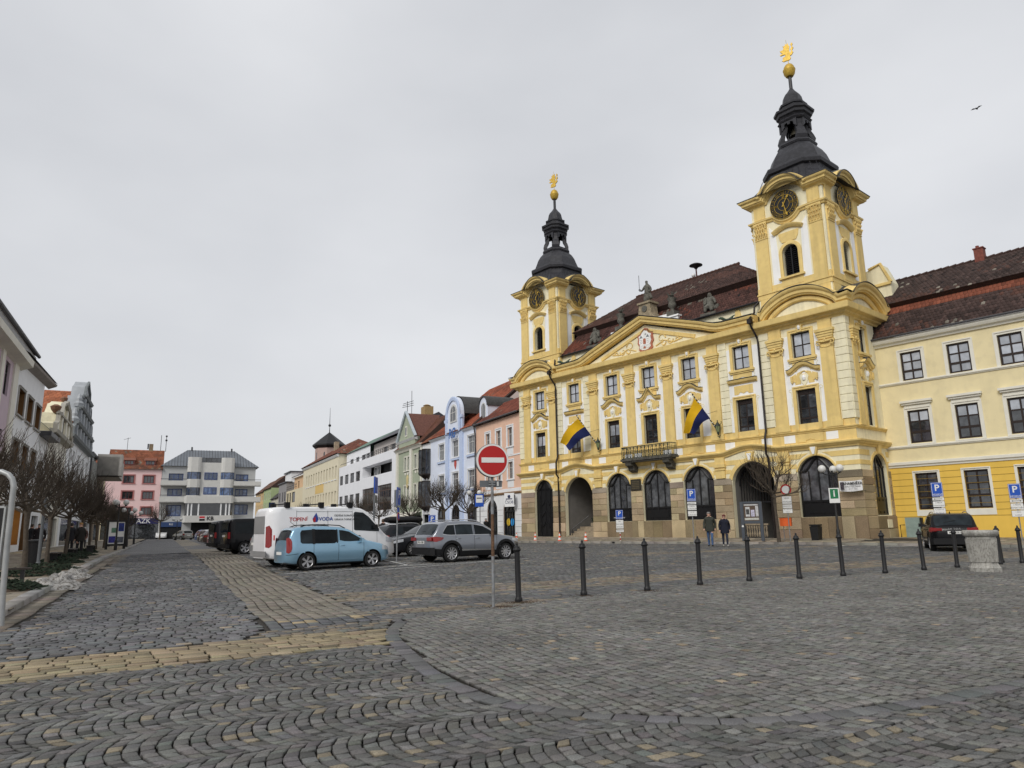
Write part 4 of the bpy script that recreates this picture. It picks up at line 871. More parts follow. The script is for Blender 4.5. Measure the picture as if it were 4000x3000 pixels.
    MB().prism([(x*1.1, z) for x, z in lion], -.05, .05).tube([(.0, 0, 38.0), (.03, 0, 39.2)], .03, 5).tube([(0, 0, 39.9), (-.02, 0, 40.3)], .012, 4).build('lion_vane', M_gold, t, None, .35)
M_slate = mat('dark_lead_sheet', (.022, .022, .026), .5, .3, 1.6, .15, 12, c2=(.045, .045, .052), amt=.5, metal=.0)
tw = tower(); spire(tw)
tw2 = copy_tree(tw, hall); tw2.location = (-31.1, 2.83, 0)
# ------------------------------------------------------------------ the other buildings round the square
class Fr:
    """facade frame: measured units scaled by k; x along the front (to the right seen from outside), y inwards, z up"""
    def __init__(s, p, ang, k): s.p = Vector(p); s.a = ang; s.k = k
    def w(s, x, y=0., z=0.): c, q = math.cos(s.a), math.sin(s.a); return (s.p.x+s.k*(x*c-y*q), s.p.y+s.k*(x*q+y*c), s.p.z+s.k*z)
    def thing(s, name, x0, label, cat, group=None):
        o = thing(name, s.w(x0), s.a, label, cat, group); o.scale = (s.k,)*3; return H(o, x0)
class H:
    def __init__(s, o, x0): s.o = o; s.x0 = x0
    def b(s, name, mb, m, parent=None, each=0, **k):
        if parent is None: mb.xf(Matrix.Translation((-s.x0, 0, 0)))
        return mb.build_each(name, m, parent or s.o, per=each, **k) if each else mb.build(name, m, parent or s.o, **k)
    def win(s, x, z, w, h, ncol=2, zs=(), y=.14, **k): return window(s.o, x-s.x0, y, z, w, h, ncol, zs, **k)
    def tiles(s, *a, **k): o = roof_tiles('roof_tiles', s.roof, *a, **k); return o
    def body(s, x0, x1, z1, dep, ops, m, z0=-.6, md=.25, mr=None, y=0.):
        mb = MB(); wall(mb, x0, x1, z0, z1, ops, y, md, 0, 1)
        mb.add([(x0, y, z0), (x0, dep, z0), (x0, dep, z1), (x0, y, z1)], [(0, 1, 2, 3)][::-1]).add([(x1, y, z0), (x1, y, z1), (x1, dep, z1), (x1, dep, z0)], [(3, 2, 1, 0)]).add([(x0, dep, z0), (x1, dep, z0), (x1, dep, z1), (x0, dep, z1), ], [(3, 2, 1, 0)]).add([(x0, y, z1), (x1, y, z1), (x1, dep, z1), (x0, dep, z1)], [(0, 1, 2, 3)])
        mb.add([(x0, y+md+.5, z0), (x1, y+md+.5, z0), (x1, y+md+.5, z1), (x0, y+md+.5, z1)], [(0, 1, 2, 3)], 2)
        return s.b('wall', mb, [m, mr or m, M_room])
    def gable_roof(s, x0, x1, ze, yr, zr, dep, m, col, tw=.35, tl=.4, over=.35, alt=(), patch=0., hip=(0, 0), spread=.16):
        a, b = (x0, -over, ze), (x1, -over, ze); c, d = (x1-hip[1], yr, zr), (x0+hip[0], yr, zr); e, f = (x1, dep, ze), (x0, dep, ze)
        sh = lambda p: (p[0]-s.x0, p[1], p[2])
        s.roof = MB().add([sh(p) for p in (a, b, c, d, e, f)], [(0, 1, 2, 3), (3, 2, 4, 5), (1, 4, 2), (5, 0, 3)]).build('roof', m, s.o)
        s.tiles(sh(a), sh(b), sh(d), sh(c), tw, tl, M_tile, col, spread, alt, patch=patch)
        if hip[1] or hip[0]: s.tiles(sh(b), sh(e), sh(c), sh(c), tw, tl, M_tile, col, spread, alt, patch=patch); s.tiles(sh(f), sh(a), sh(d), sh(d), tw, tl, M_tile, col, spread, alt, patch=patch)
        return s.roof
M_room = mat('dark_room', (.012, .012, .013), .9, 0)
M_wh2 = mat('white_paint', (.78, .79, .80), .7, .04, 1.2, streak=.06)
M_gut = mat('zinc_gutter', (.06, .06, .065), .5, .2)
M_wfr = mat('white_window_frame', (.6, .6, .58), .6, .05)

# ---- pale yellow wing right of the town hall
wing = hall_frame(thing('yellow_wing_building', (0, 0, 0), 0, 'pale yellow three-storey wing with dark mansard roof right of the town hall', 'building'))
WF = Fr((HO[0], HO[1], .21), HROT, KH)
wg = H(wing, 0.); YW = 4.5
M_wy = mat('pale_wing_render', (.76, .66, .40), .82, .05, .7, .15, 40, streak=.1, c2=(.6, .52, .33), amt=.25); M_wy2 = mat('strong_yellow_render', (.76, .50, .09), .8, .05, .8, .12, 40, streak=.1)
M_wt = mat('offwhite_trim', (.72, .70, .62), .8, .05)
wc = [2.3+2.965*k for k in range(9)]
ops = []
for c in wc: ops += [(c-.68, c+.68, 11.05, 13.05), (c-.68, c+.68, 6.66, 8.92), (c-.69, c+.69, 2.16, 4.6)]
mb = MB(); wall(mb, .0, 28, 5.05, 14.2, [o for o in ops if o[2] > 5], YW, .2); mb.build('wall', M_wy, wing)
mb = MB(); wall(mb, .0, 28, -.3, 5.05, [o for o in ops if o[2] < 5], YW-.04, .24); mb.build('wall', M_wy2, wing)
MB().box(.0, 28, YW+.7, YW+.75, -.3, 14.2).build('inner_wall', M_room, wing)
mb = MB()
for z in [1.68]+[2.05+.43*k for k in range(7)]: mb.box(.1, 28, YW-.052, YW-.036, z, z+.025)
mb.build('render_joint', mat('dark_yellow_joint', (.25, .16, .03), .9, 0), wing)  # joint lines are thin raised strips in a darker yellow than the wall
for c in wc:
    for z, h, t in ((11.05, 2.0, 0), (6.66, 2.26, 1), (2.16, 2.44, 2)):
        mb = MB()
        if t == 2: frame_ring(mb, c, z-.02, z+h, 1.38, .16, .02); mb.box(c-.85, c+.85, -.02, 0, z-.42, z-.02)
        else: frame_ring(mb, c, z-.05, z+h, 1.36, .22, .04); mb.box(c-.9, c+.9, -.07, 0, z-.12, z-.05)
        if t == 1: mb.box(c-.85, c+.85, -.05, 0, z+h+.22, 9.35).box(c-1.02, c+1.02, -.28, 0, 9.45, 9.6).box(c-.95, c+.95, -.18, 0, 9.32, 9.45)
        mb.xf(Matrix.Translation((0, YW-(.04 if t == 2 else 0), 0))); mb.build('window_surround', M_wt, wing)
        window(wing, c, YW+.08, z+.01, 1.34, h-.02, 2, (.33, .66) if t < 2 else (.34, .66), .1, .1, gm=M_gp if t == 0 else M_gd, gms=[M_gd, M_gd, M_gp] if t == 1 else None)
for z, pr, hh in ((10.82, .14, .16), (6.34, .14, .16), (5.05, .2, .34)):
    mb = MB(); mb.sweep([(.0, z), (28, z)], [(0, 0), (pr*.5, 0), (pr*.6, hh*.3), (pr, hh*.5), (pr, hh), (0, hh+.05)]); mb.xf(Matrix.Translation((0, YW, 0))); mb.build('string_course', M_wt, wing)
mb = MB(); mb.sweep([(-.2, 13.68), (28, 13.68)], [(0, 0), (.12, 0), (.16, .12), (.32, .2), (.4, .34), (.42, .5), (0, .52)]); mb.xf(Matrix.Translation((0, YW, 0))); mb.build('eaves_cornice', M_wt, wing)
MB().tube([(-.3, YW-.5, 14.25), (28, YW-.5, 14.25)], .08, 7).build('gutter', M_gut, wing)
wr = MB().add([(-.35, YW-.45, 14.22), (28, YW-.45, 14.22), (28, 6.5, 17.0), (-.35, 6.5, 17.0), (-.35, 6.15, 17.25), (28, 6.15, 17.25), (28, 10.2, 20.1), (-.7, 10.2, 20.1), (28, 15, 17), (-.35, 15, 17)], [(0, 1, 2, 3), (3, 2, 5, 4), (4, 5, 6, 7), (7, 6, 8, 9), (9, 3, 4, 7), (0, 3, 9)]).build('roof', M_under, wing)
roof_tiles('roof_tiles', wr, (-.35, YW-.45, 14.22), (28, YW-.45, 14.22), (-.35, 5.95, 16.376), (28, 5.95, 16.376), .25, .3, M_tile, (.055, .034, .03), .28, ((.085, .04, .03), (.2, .18, .15)), patch=1.7)
roof_tiles('roof_tiles', wr, (-.35, 5.95, 16.376), (28, 5.95, 16.376), (-.35, 6.5, 17.0), (28, 6.5, 17.0), .25, .3, M_tile, (.21, .066, .038), .14)
roof_tiles('roof_tiles', wr, (-.35, 6.15, 17.25), (28, 6.15, 17.25), (-.7, 10.2, 20.1), (28, 10.2, 20.1), .25, .3, M_tile, (.052, .034, .03), .26, ((.08, .042, .033), (.2, .18, .15)), patch=1.6)
mb = MB()
for k in range(58): x = -.5+k*.5; mb.tube([(x-.24, 10.2, 20.12), (x+.26, 10.2, 20.16)], [.1, .13], 6)
mb.build('ridge_tiles', mat('old_ridge_clay', (.06, .035, .03), .9, .3), wr)
MB().box(5.55, 6.15, 9.9, 10.5, 19.7, 20.95).box(5.5, 6.2, 9.85, 10.55, 20.9, 20.98).lathe([(.12, 20.98), (.12, 21.2)], 8, (5.75, 10.2, 0)).build('chimney', mat('red_chimney_brick', (.19, .06, .045), .85, .25, 8), wr)
for x in (6.0, 7.15):
    mb = MB().box(x, x+.75, 5.0, 5.1, 15.0, 15.5); [mb.box(x+.06, x+.69, 4.97, 5.02, 15.06+k*.08, 15.1+k*.08) for k in range(5)]; mb.v = [(a, b+(c-15)*.68-.02, c) for a, b, c in mb.v]; mb.build('roof_vent', M_blk, wr)
# gabled dormer end behind the tower
MB().prism([(-1.5, 17), (.5, 17), (.5, 19.4), (-.1, 21.0), (-1.0, 20.7), (-1.5, 20.6)], 7.6, 9, 'y').build('gable', M_crm, hall)
MB().tube([(.55, 7.55, 19.35), (-.1, 7.55, 21.0), (-1.0, 7.55, 20.75)], .12, 5).box(-1.5, .55, 7.45, 7.6, 19.2, 19.4).build('gable_moulding', M_yel, hall)
# sidewalk in front of hall and wing
swh = ob('hall_sidewalk', None); tag(swh, kind='structure')
kpts = [(-40, -4.2), (0, -4.0), (28, -3.9)]
mb = MB(); cols = []
def swz(x, t):  # t: 0 at the kerb, 1 at the wall
    p0 = hl(x, -4.1); zk = float(gz(p0[0], p0[1]))+.12; return zk+(.21+KH*(.36-.0050*x)-zk)*t
QS = []; ZS = []
Qh = rows([(-41, -4.05), (30, -3.9), (30, 4.5), (.3, 4.5), (.3, 1.2), (-.5, -.02), (-41, -.02)], (1, 0), .55, .5, .95, .02, .004, 0.)
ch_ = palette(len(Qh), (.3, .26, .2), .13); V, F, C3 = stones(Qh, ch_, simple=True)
def toworld(V):
    X = V[:, 0]; Y = V[:, 1]; t = np.clip((Y+4.1)/(np.where(X > .3, 8.6, 4.1)), 0, 1); P0 = HO[None]+KH*(X[:, None]*HX[None]+(-4.1)*HY[None]); zk = gz(P0[:, 0], P0[:, 1])+.12; z = zk+(.21+KH*(.36-.005*X)-zk)*t
    W_ = HO[None]+KH*(X[:, None]*HX[None]+Y[:, None]*HY[None]); return np.concatenate([W_, (z+V[:, 2]-gz(X, Y))[:, None]], 1)
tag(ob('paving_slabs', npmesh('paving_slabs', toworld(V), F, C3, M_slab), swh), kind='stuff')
bedq = np.array([(-41, -4.15, -.02), (0, -4.15, -.02), (30, -4.1, -.02), (30, 4.6, -.02), (0.3, 4.6, -.02), (0, .3, -.02), (-41, .3, -.02)]); bw = toworld(np.concatenate([bedq[:, :2], (bedq[:, 2]+gz(bedq[:, 0], bedq[:, 1]))[:, None]], 1))
MB().add(bw, [(0, 1, 5, 6), (1, 2, 3, 4, 5)]).build('sidewalk_bed', M_bed, swh)
for k in range(64):
    x = -40.5+k*1.1; q = np.array([[(x+.01, -4.4), (x+1.09, -4.4), (x+1.09, -4.1), (x+.01, -4.1)]]); w_ = np.array([hl(*p)[:2] for p in q[0]])[None]; c = w_[0].mean(0)
    V, F, C3 = stones(w_, palette(1, (.23, .215, .19), .12), h=.12, bev=.02, dep=.2, simple=True, dirty=False); ob('kerb_stone', npmesh('kerb_stone', V-np.array([c[0], c[1], 0]), F, C3, M_slab), swh, (float(c[0]), float(c[1]), 0))

# ---- right-hand row, from the hall towards the far end
RF = Fr((.6608, 63.016, .21), math.radians(-63.5), KH)
def surround(c, z, w, h, fw=.16, pr=.04, sill=.08): mb = MB(); frame_ring(mb, c, z-.02, z+h, w, fw, pr); mb.box(c-w/2-fw-.05, c+w/2+fw+.05, -pr-sill, 0, z-.14, z-.02); return mb
RT = (.24, .07, .04)
# peach bank house
h = RF.thing('peach_bank_house', -5.8, 'narrow peach house with white arched ground floor, left next to the town hall', 'building')
M_pea = mat('peach_render', (.76, .50, .37), .8, .05, 1, streak=.06)
pc = [-2.4, -5.3, -8.15]; ops = [(-2.9-1.4, -2.9+1.4, .25, 4.52, 'a'), (-7.15-1.35, -7.15+1.35, .25, 4.52, 'a')]
for c in pc: ops += [(c-.58, c+.58, 9.98, 12.0), (c-.58, c+.58, 6.5, 8.3)]
h.body(-11.6, 0, 13.3, 9, ops, M_pea)
mb = MB(); wall(mb, -11.6, 0, -.3, 4.9, ops[:2], -.03, .28); h.b('ground_floor_wall', mb, M_wh2)
mb = MB(); [mb.box(-11.6, -8.6, -.04, -.028, z, z+.03).box(-5.7, -4.4, -.04, -.028, z, z+.03).box(-1.4, 0, -.04, -.028, z, z+.03) for z in (.9, 1.5, 2.1, 2.7, 3.3)]; h.b('render_joint', mb, mat('grey_joint', (.3, .3, .3), .9, 0))
mb = MB().sweep([(-11.6, 4.9), (.05, 4.9)], [(0, 0), (.1, 0), (.2, .12), (.22, .22), (0, .26)]); h.b('cornice', mb, mat('brown_moulding', (.32, .2, .11), .8))
for c in pc:
    for z, hh in ((9.98, 2.02), (6.5, 1.8)):
        h.b('window_surround', surround(c, z, 1.16, hh, .3, .05).box(c-.75, c+.75, -.03, 0, z-.9, z-.14), M_wh2); h.win(c, z+.01, 1.14, hh-.02, 2, (.66,), fm=M_wfr, fw=.07, mw=.05)
h.b('panel', MB().box(-11.5, 0, -.05, 0, 8.9, 9.05).box(-11.5, 0, -.05, 0, 5.16, 5.5), M_wh2)
for c, w in ((-2.9, 2.8), (-7.15, 2.7)):
    r = w/2; zc = 4.52-r; mb = MB().sweep([(c-r, .25)]+arc(c, zc, r, 180, 0, 16)+[(c+r, .25)], [(-.2, 0), (-.1, 0), (-.1, -.12), (-.2, -.12)]).box(c-r, c+r, .1, .2, zc-.08, zc+.08)
    for k in range(-2, 3): mb.box(c+k*r*.4-.04, c+k*r*.4+.04, .1, .2, .25, zc)
    for a in (40, 90, 140): mb.tube([(c+.35*r*math.cos(math.radians(a)), .15, zc+.35*r*math.sin(math.radians(a))), (c+r*math.cos(math.radians(a)), .15, zc+r*math.sin(math.radians(a)))], .05, 4)
    mb.sweep(arc(c, zc, r*.4, 180, 0, 10), [(-.2, 0), (-.1, 0), (-.1, -.1), (-.2, -.1)]); o = h.b('window', mb, M_blk)
    h.b('pane', MB().prism([(c-r, .25)]+arc(c, zc, r, 180, 0, 14)+[(c+r, .25)], .2, .22), M_gd)
for k, (dx, cc) in enumerate(((-.5, (.75, .5, .03)), (.45, (.03, .3, .7)))): h.b('round_sticker', MB().prism(arc(-2.9+dx, 2.0, .4, 0, 345, 23), .12, .14), mat('sticker%d' % k, cc, .5, 0))
h.gable_roof(-11.6, .0, 13.4, 3.2, 16.2, 6.4, M_under, (.2, .06, .038), alt=((.14, .05, .035), (.2, .16, .12)), patch=1.2)
sh = lambda p: (p[0]+5.8, p[1], p[2])
MB().tube([sh((-11.6, -.4, 13.4)), sh((0, -.4, 13.4))], .1, 6).tube([sh((-11.5, -.3, 13.3)), sh((-11.5, -.15, 12.3)), sh((-11.5, -.15, .3))], .09, 6).build('gutter', M_gut, h.o)
sg = ob('bank_sign', None, h.o, (-1.3+5.8, -.75, 4.25), math.radians(28)); MB().box(-.62, .62, -.05, .05, -.7, .7).box(.62, .75, -.03, .03, -.5, .5, 1).build('panel', [M_wh2, M_gut], sg)
text('lettering', 'ČSOB', .42, mat('navy_print', (.01, .02, .09), .5, 0), sg, (0, -.06, -.25)); MB().sphere((0, -.06, .35), .17, 8).box(-.4, .4, -.07, -.05, .05, .14).build('logo', bpy.data.materials['navy_print'], sg)
sg2 = ob('bank_sign', None, h.o, (-9.9+5.8, -.12, 3.9)); MB().prism([(-.5, 0), (.5, 0), (.5, .35), (.3, .45), (.32, .8), (0, 1.0), (-.32, .8), (-.3, .45), (-.5, .35)], -.05, .05).build('panel', mat('bank_blue', (.01, .16, .55), .4, 0), sg2)
text('lettering', 'ČSOB', .5, M_wh2, sg2, (0, -.08, -.3)); 

# light blue house with round gable
h = RF.thing('light_blue_house', -19.4, 'light blue and white house with round-topped gable and barrel dormers', 'building')
M_bl = mat('pale_blue_render', (.70, .75, .86), .8, .04, 1, streak=.05); M_bl2 = mat('blue_trim', (.50, .59, .78), .8, .05)
bc = [-23.05, -18.1, -13.0]; ops = [(c-1.05, c+1.05, z, z+2.1) for c in bc for z in (10.3, 6.2)]+[(-19.6, -16.6, .25, 4.35, 'a'), (-14.4, -11.8, .25, 4.35, 'a'), (-24.6, -21.8, .25, 4.35, 'a')]
h.body(-27.3, -11.6, 13.5, 10, ops, M_bl)
gp = [(-20.7, 13.4), (-20.7, 15.6)]+arc(-18.3, 15.6, 2.4, 180, 0, 18)+[(-15.9, 15.6), (-15.9, 13.4)]
mb = MB(); mb.prism(gp, -.25, .3); h.b('gable', mb, M_bl)
mb = MB(); mb.sweep(gp, [(.25, -.45), (.38, -.45), (.42, -.1), (.4, .05), (.25, .05)]); h.b('gable_moulding', mb, M_bl2)
mb = MB(); mb.prism([(-19.2, 14.7)]+arc(-18.1, 15.95, 1.1, 180, 0, 12)+[(-17.0, 14.7)], -.34, -.26); h.b('gable_window', mb, M_wfr)
mb = MB(); mb.prism([(-18.95, 14.9)]+arc(-18.1, 15.95, .85, 180, 0, 12)+[(-17.25, 14.9)], -.36, -.345); h.b('pane', mb, M_gd); h.b('muntin', MB().box(-18.14, -18.06, -.39, -.36, 14.9, 16.8).box(-18.95, -17.25, -.38, -.362, 15.9, 15.98), M_wfr)
mb = MB(); q = arc(-18.3, 15.6, 2.55, 180, 0, 16); mb.add([(a, .3, b) for a, b in q]+[(a, 6.5, b) for a, b in q], [(i, i+1, 17+i+1, 17+i) for i in range(16)]); h.b('barrel_roof', mb, M_lead2 if 'M_lead2' in globals() else M_lead, smooth=40)
for cx, ztop in ((-11.3, 16.9), (-21.9, 16.8)):
    q = [(cx-1.2, 13.6), (cx-1.2, 15.7)]+arc(cx, 15.7, 1.2, 180, 0, 12)+[(cx+1.2, 15.7), (cx+1.2, 13.6)]
    y0 = .9 if cx > -15 else .6
    h.b('dormer', MB().prism(q, y0, 4.5), M_bl); h.b('dormer_roof', MB().sweep([(a, b) for a, b in q[1:-1]], [(-4.6, 0), (-y0+.15, 0), (-y0+.15, .14), (-4.6, .14)]), M_lead, smooth=40)
    h.b('dormer_window', MB().prism([(cx-.65, 14.2)]+arc(cx, 15.6, .65, 180, 0, 10)+[(cx+.65, 14.2)], y0-.05, y0), M_wfr); h.b('pane', MB().prism([(cx-.5, 14.3)]+arc(cx, 15.6, .5, 180, 0, 10)+[(cx+.5, 14.3)], y0-.07, y0-.055), M_gd); h.b('muntin', MB().box(cx-.04, cx+.04, y0-.1, y0-.07, 14.3, 16.1), M_wfr)
h.b('pilaster', MB().box(-21.2, -20.2, -.2, 0, .2, 15.3).box(-16.4, -15.4, -.2, 0, .2, 15.3).box(-21.35, -20.1, -.32, -.1, 15.0, 15.35).box(-16.5, -15.25, -.32, -.1, 15.0, 15.35), M_bl2, each=1)
for c in bc:
    for z in (10.3, 6.2): h.b('window_surround', surround(c, z, 2.1, 2.1, .22, .06), M_wh2); h.b('sill', MB().box(c-1.3, c+1.3, -.2, 0, z-.4, z-.2), M_bl2); h.win(c, z+.01, 2.08, 2.08, 4, (.66,), fm=M_wfr, fw=.08, mw=.06, gm=M_gd)
for c, w in ((-18.1, 3.0), (-13.1, 2.6), (-23.2, 2.8)):
    r = w/2; h.b('shop_window', MB().prism([(c-r, .25)]+arc(c, 4.35-r, r, 180, 0, 12)+[(c+r, .25)], .2, .22), M_gd); h.b('shop_frame', MB().sweep([(c-r, .25)]+arc(c, 4.35-r, r, 180, 0, 12)+[(c+r, .25)], [(-.2, 0), (-.1, 0), (-.1, -.14), (-.2, -.14)]).box(c-.06, c+.06, .12, .2, .25, 4.3).box(c-r, c+r, .12, .2, 2.7, 2.85), M_wood)
h.b('cornice', MB().sweep([(-27.3, 13.1), (-21.2, 13.1)], [(0, 0), (.15, .1), (.4, .3), (0, .42)]).sweep([(-15.4, 13.1), (-11.6, 13.1)], [(0, 0), (.15, .1), (.4, .3), (0, .42)]), M_wh2, each=1)
h.gable_roof(-27.3, -11.6, 13.5, 9, 21.3, 18, M_under, (.3, .085, .045), alt=((.2, .06, .035), (.2, .16, .12)), patch=1.5)
h.b('gable_wall', MB().prism([(.2, 13.3), (17.8, 13.3), (9, 21.0)], -11.75, -11.55, 'x'), mat('pinkish_white_render', (.62, .53, .5), .85, .06))
h.b('verge_board', MB().tube([(-11.6, -.4, 13.45), (-11.6, 9, 21.3)], .16, 4), M_under)
text('lettering', 'RG', 1.7, mat('sign_blue', (.03, .12, .38), .5, 0), h.o, (1.25, -.46, 13.25), bold=.03)
h.b('emblem', MB().prism([(-18.1, 8.75), (-17.75, 9.3), (-17.8, 10.0), (-18.1, 9.75), (-18.4, 10.0), (-18.45, 9.3)], -.06, 0), mat('red_emblem', (.5, .07, .05), .6, 0))
# narrow white house with two dark glass oriels
h = RF.thing('narrow_white_house', -29.0, 'very narrow white house with two stacked dark glass oriels', 'building')
h.body(-30.8, -27.3, 13.2, 9, [(-30.4, -27.6, .25, 3.4)], M_wh2)
for z0, z1 in ((8.9, 12.2), (4.5, 7.8)):
    for k, (a, b) in enumerate(((-29.9, -28.6), (-28.6, -27.3))):
        m_ = (a+b)/2; pl = [(a, 0), (a+.1, -.75), (m_, -1.05), (b-.1, -.75), (b, 0)]; mb = MB(); mb.prism(pl, z0, z1, 'z'); o = h.b('oriel', mb, M_gd)
        mb = MB(); [mb.tube([(x, y-.02, z0), (x, y-.02, z1)], .05, 4) for x, y in pl[1:4]]; mb.prism([(q[0], q[1]-.02) for q in pl], z1, z1+.12, 'z').prism([(q[0], q[1]-.02) for q in pl], z0-.12, z0, 'z'); mb.add([(p[0], p[1], z0-.1) for p in pl]+[(m_, 0, z0-.8)], [(0, 1, 5), (1, 2, 5), (2, 3, 5), (3, 4, 5)][::-1]); h.b('oriel_frame', mb, M_wood)
h.gable_roof(-30.8, -27.3, 13.3, 4.5, 16.8, 9, M_under, (.16, .08, .055), alt=((.22, .09, .05), (.2, .16, .12)), patch=1.0)
# green house with pointed gable
h = RF.thing('green_gabled_house', -36.8, 'sage green house with white trim and steep pointed gable', 'building')
M_gr = mat('sage_render', (.35, .39, .29), .8, .06, 1, streak=.06)
gc = [(-39.0, -38.1), (-37.5, -36.5), (-34.3, -33.3), (-32.5, -31.6)]; ops = [(a, b, z, z+2) for a, b in gc for z in (10.1, 5.8)]
h.body(-42.9, -30.8, 13.5, 10, ops, M_gr)
h.b('gable', MB().prism([(-41.2, 13.5), (-33.5, 13.5), (-33.5, 14.9), (-37.4, 18.8), (-41.2, 14.9)], -.25, .5), M_gr)
h.b('gable_moulding', MB().sweep([(-41.7, 14.6), (-37.4, 18.75), (-33.0, 14.6)], [(.2, 0), (.5, 0), (.6, .35), (.2, .45)]), mat('pale_zinc', (.42, .47, .5), .5, .1)); h.b('gable_cornice', MB().sweep([(-41.8, 14.3), (-33.0, 14.3)], [(0, 0), (.3, .1), (.55, .4), (0, .5)]), M_wh2)
h.b('cornice', MB().sweep([(-43.1, 13.0), (-30.8, 13.0)], [(0, 0), (.15, 0), (.3, .3), (.6, .5), (0, .6)]), M_wt)
h.b('pilaster', MB().box(-42.7, -41.9, -.25, 0, 4.5, 13.1).box(-36.0, -35.1, -.25, 0, 4.5, 13.1).box(-31.5, -30.9, -.1, 0, 4.5, 13.1), M_wt, each=1)
h.b('gable_window', MB().box(-37.9, -37.0, -.35, -.2, 15.2, 16.8), M_wt); h.b('pane', MB().box(-37.75, -37.15, -.37, -.345, 15.4, 16.6), M_gd)
for a, b in gc:
    for z in (10.1, 5.8): c = (a+b)/2; h.b('window_surround', surround(c, z, b-a, 2, .2, .05, .12), M_wt); h.win(c, z+.01, b-a-.02, 1.98, 2, (.66,), fm=M_wfr, fw=.07, mw=.05)
for x in (-37.8, -33.0):
    for z in (9.3, 5.0): h.b('apron', MB().prism(arc(x-.6, z+.5, .4, 180, 360, 8), -.06, 0).prism(arc(x+.6, z+.5, .4, 180, 360, 8), -.06, 0), M_wt, each=1)
h.b('relief', MB().prism([(-37.75, 7.8), (-37.4, 7.4), (-37.05, 7.8), (-37.0, 9.0), (-37.4, 9.5), (-37.8, 9.0)], -.1, 0), mat('ochre_relief', (.6, .5, .25), .8))
h.gable_roof(-42.9, -30.8, 13.6, 4.5, 18.2, 9.5, M_under, (.13, .055, .035), alt=((.17, .07, .05), (.22, .18, .14)), patch=1.0)
h.b('awning', MB().add([(-42, -.1, 3.9), (-31, -.1, 3.9), (-31, -2.6, 2.9), (-42, -2.6, 2.9), (-42, -2.6, 2.65), (-31, -2.6, 2.65)], [(0, 1, 2, 3), (3, 2, 5, 4)]), mat('cream_canvas', (.6, .57, .5), .8, .05))
h.b('shopfront', MB().box(-42, -31, -.04, 0, .2, 3.3), M_room)
h.b('cross_roof', MB().add([(-33.4, -.2, 14.9), (-37.4, -.2, 18.8), (-37.4, 5.2, 18.8), (-33.4, 1.5, 14.9), (-41.3, -.2, 14.9), (-41.3, 1.5, 14.9)], [(0, 3, 2, 1), (1, 2, 5, 4)]), mat('old_red_tiles', (.13, .055, .04), .85, .3, 5))
# long white modern house with loggia and roof terrace
h = RF.thing('white_terrace_house', -63, 'long white modern house with loggia, roof terrace and dark strip windows', 'building')
M_wm = mat('cool_white_render', (.78, .79, .82), .75, .03, .6, streak=.05); M_dk = mat('dark_window_frame', (.025, .02, .018), .5, .1)
wl = [(-82.2, -79.4), (-77.8, -74.8), (-73.4, -70.3), (-69.0, -65.9)]; ops = [(a, b, z, z+1.85) for a, b in wl for z in (10.42, 6.3)]+[(-64.0, -45.6, 10.65, 12.65), (-63.9, -56.2, 4.6, 8.65), (-54.0, -45.7, 4.6, 8.75)]
h.body(-83, -43, 14.1, 12, ops, M_wm, md=1.6)
for a, b in wl:
    for z in (10.42, 6.3): h.win((a+b)/2, z+.01, b-a-.02, 1.83, 3, (), y=.12, fm=M_dk, fw=.16, mw=.14)
for a, b, z0, z1, n in ((-63.9, -56.2, 4.6, 8.65, 7), (-54.0, -45.7, 4.6, 8.75, 8)): h.win((a+b)/2, z0+.01, b-a-.02, z1-z0-.02, n, (.3, .78), y=.2, fm=mat('brown_frame', (.09, .05, .035), .5, .1), fw=.14, mw=.14)
h.win(-49.2, 10.65, 5.0, 1.7, 3, (), y=1.5, fm=M_dk, fw=.15, mw=.12); h.win(-59.5, 10.65, 4.0, 1.9, 2, (), y=1.5, fm=M_wfr, fw=.15, mw=.12)
mb = MB(); wall(mb, -64.5, -43, 14.1, 17.0, [(-58.3, -55.5, 14.2, 15.9), (-53.5, -51, 14.2, 15.9), (-49.5, -47, 14.2, 15.9), (-45.2, -43.4, 14.2, 15.9)], 2.2, .3); mb.box(-43.2, -43, 2.2, 11, 14.1, 17); h.b('penthouse_wall', mb, mat('beige_penthouse_render', (.52, .48, .45), .8, .04))
for c, w in ((-56.9, 2.8), (-52.25, 2.5), (-48.25, 2.5), (-44.3, 1.8)): h.win(c, 14.2, w, 1.7, 2, (), y=2.4, fm=M_dk, fw=.15, mw=.12)
mb = MB(); wall(mb, -83, -64.5, 14.1, 17.0, [(-75.3, -72.5, 14.3, 15.6), (-70.8, -68, 14.3, 15.6), (-67.3, -65, 14.3, 15.6), (-80, -77.2, 14.3, 15.6)], 1.5, .3); h.b('penthouse_wall', mb, M_wm)
for c, w in ((-73.9, 2.8), (-69.4, 2.8), (-66.15, 2.3), (-78.6, 2.8)): h.win(c, 14.3, w, 1.3, 2, (), y=1.7, fm=M_dk, fw=.15, mw=.12)
mb = MB()
for z in (14.45, 14.75, 15.0): mb.tube([(-64.8, .15, z), (-43.2, .15, z)], .05, 4).tube([(-43.2, .15, z), (-43.2, 3, z)], .05, 4)
for k in range(19): mb.tube([(-64.8+1.2*k, .15, 14.1), (-64.8+1.2*k, .15, 15.0)], .05, 4)
mb.tube([(-82.8, .15, 14.7), (-65, .15, 14.7)], .05, 4); h.b('railing', mb, M_gut)
mb = MB()
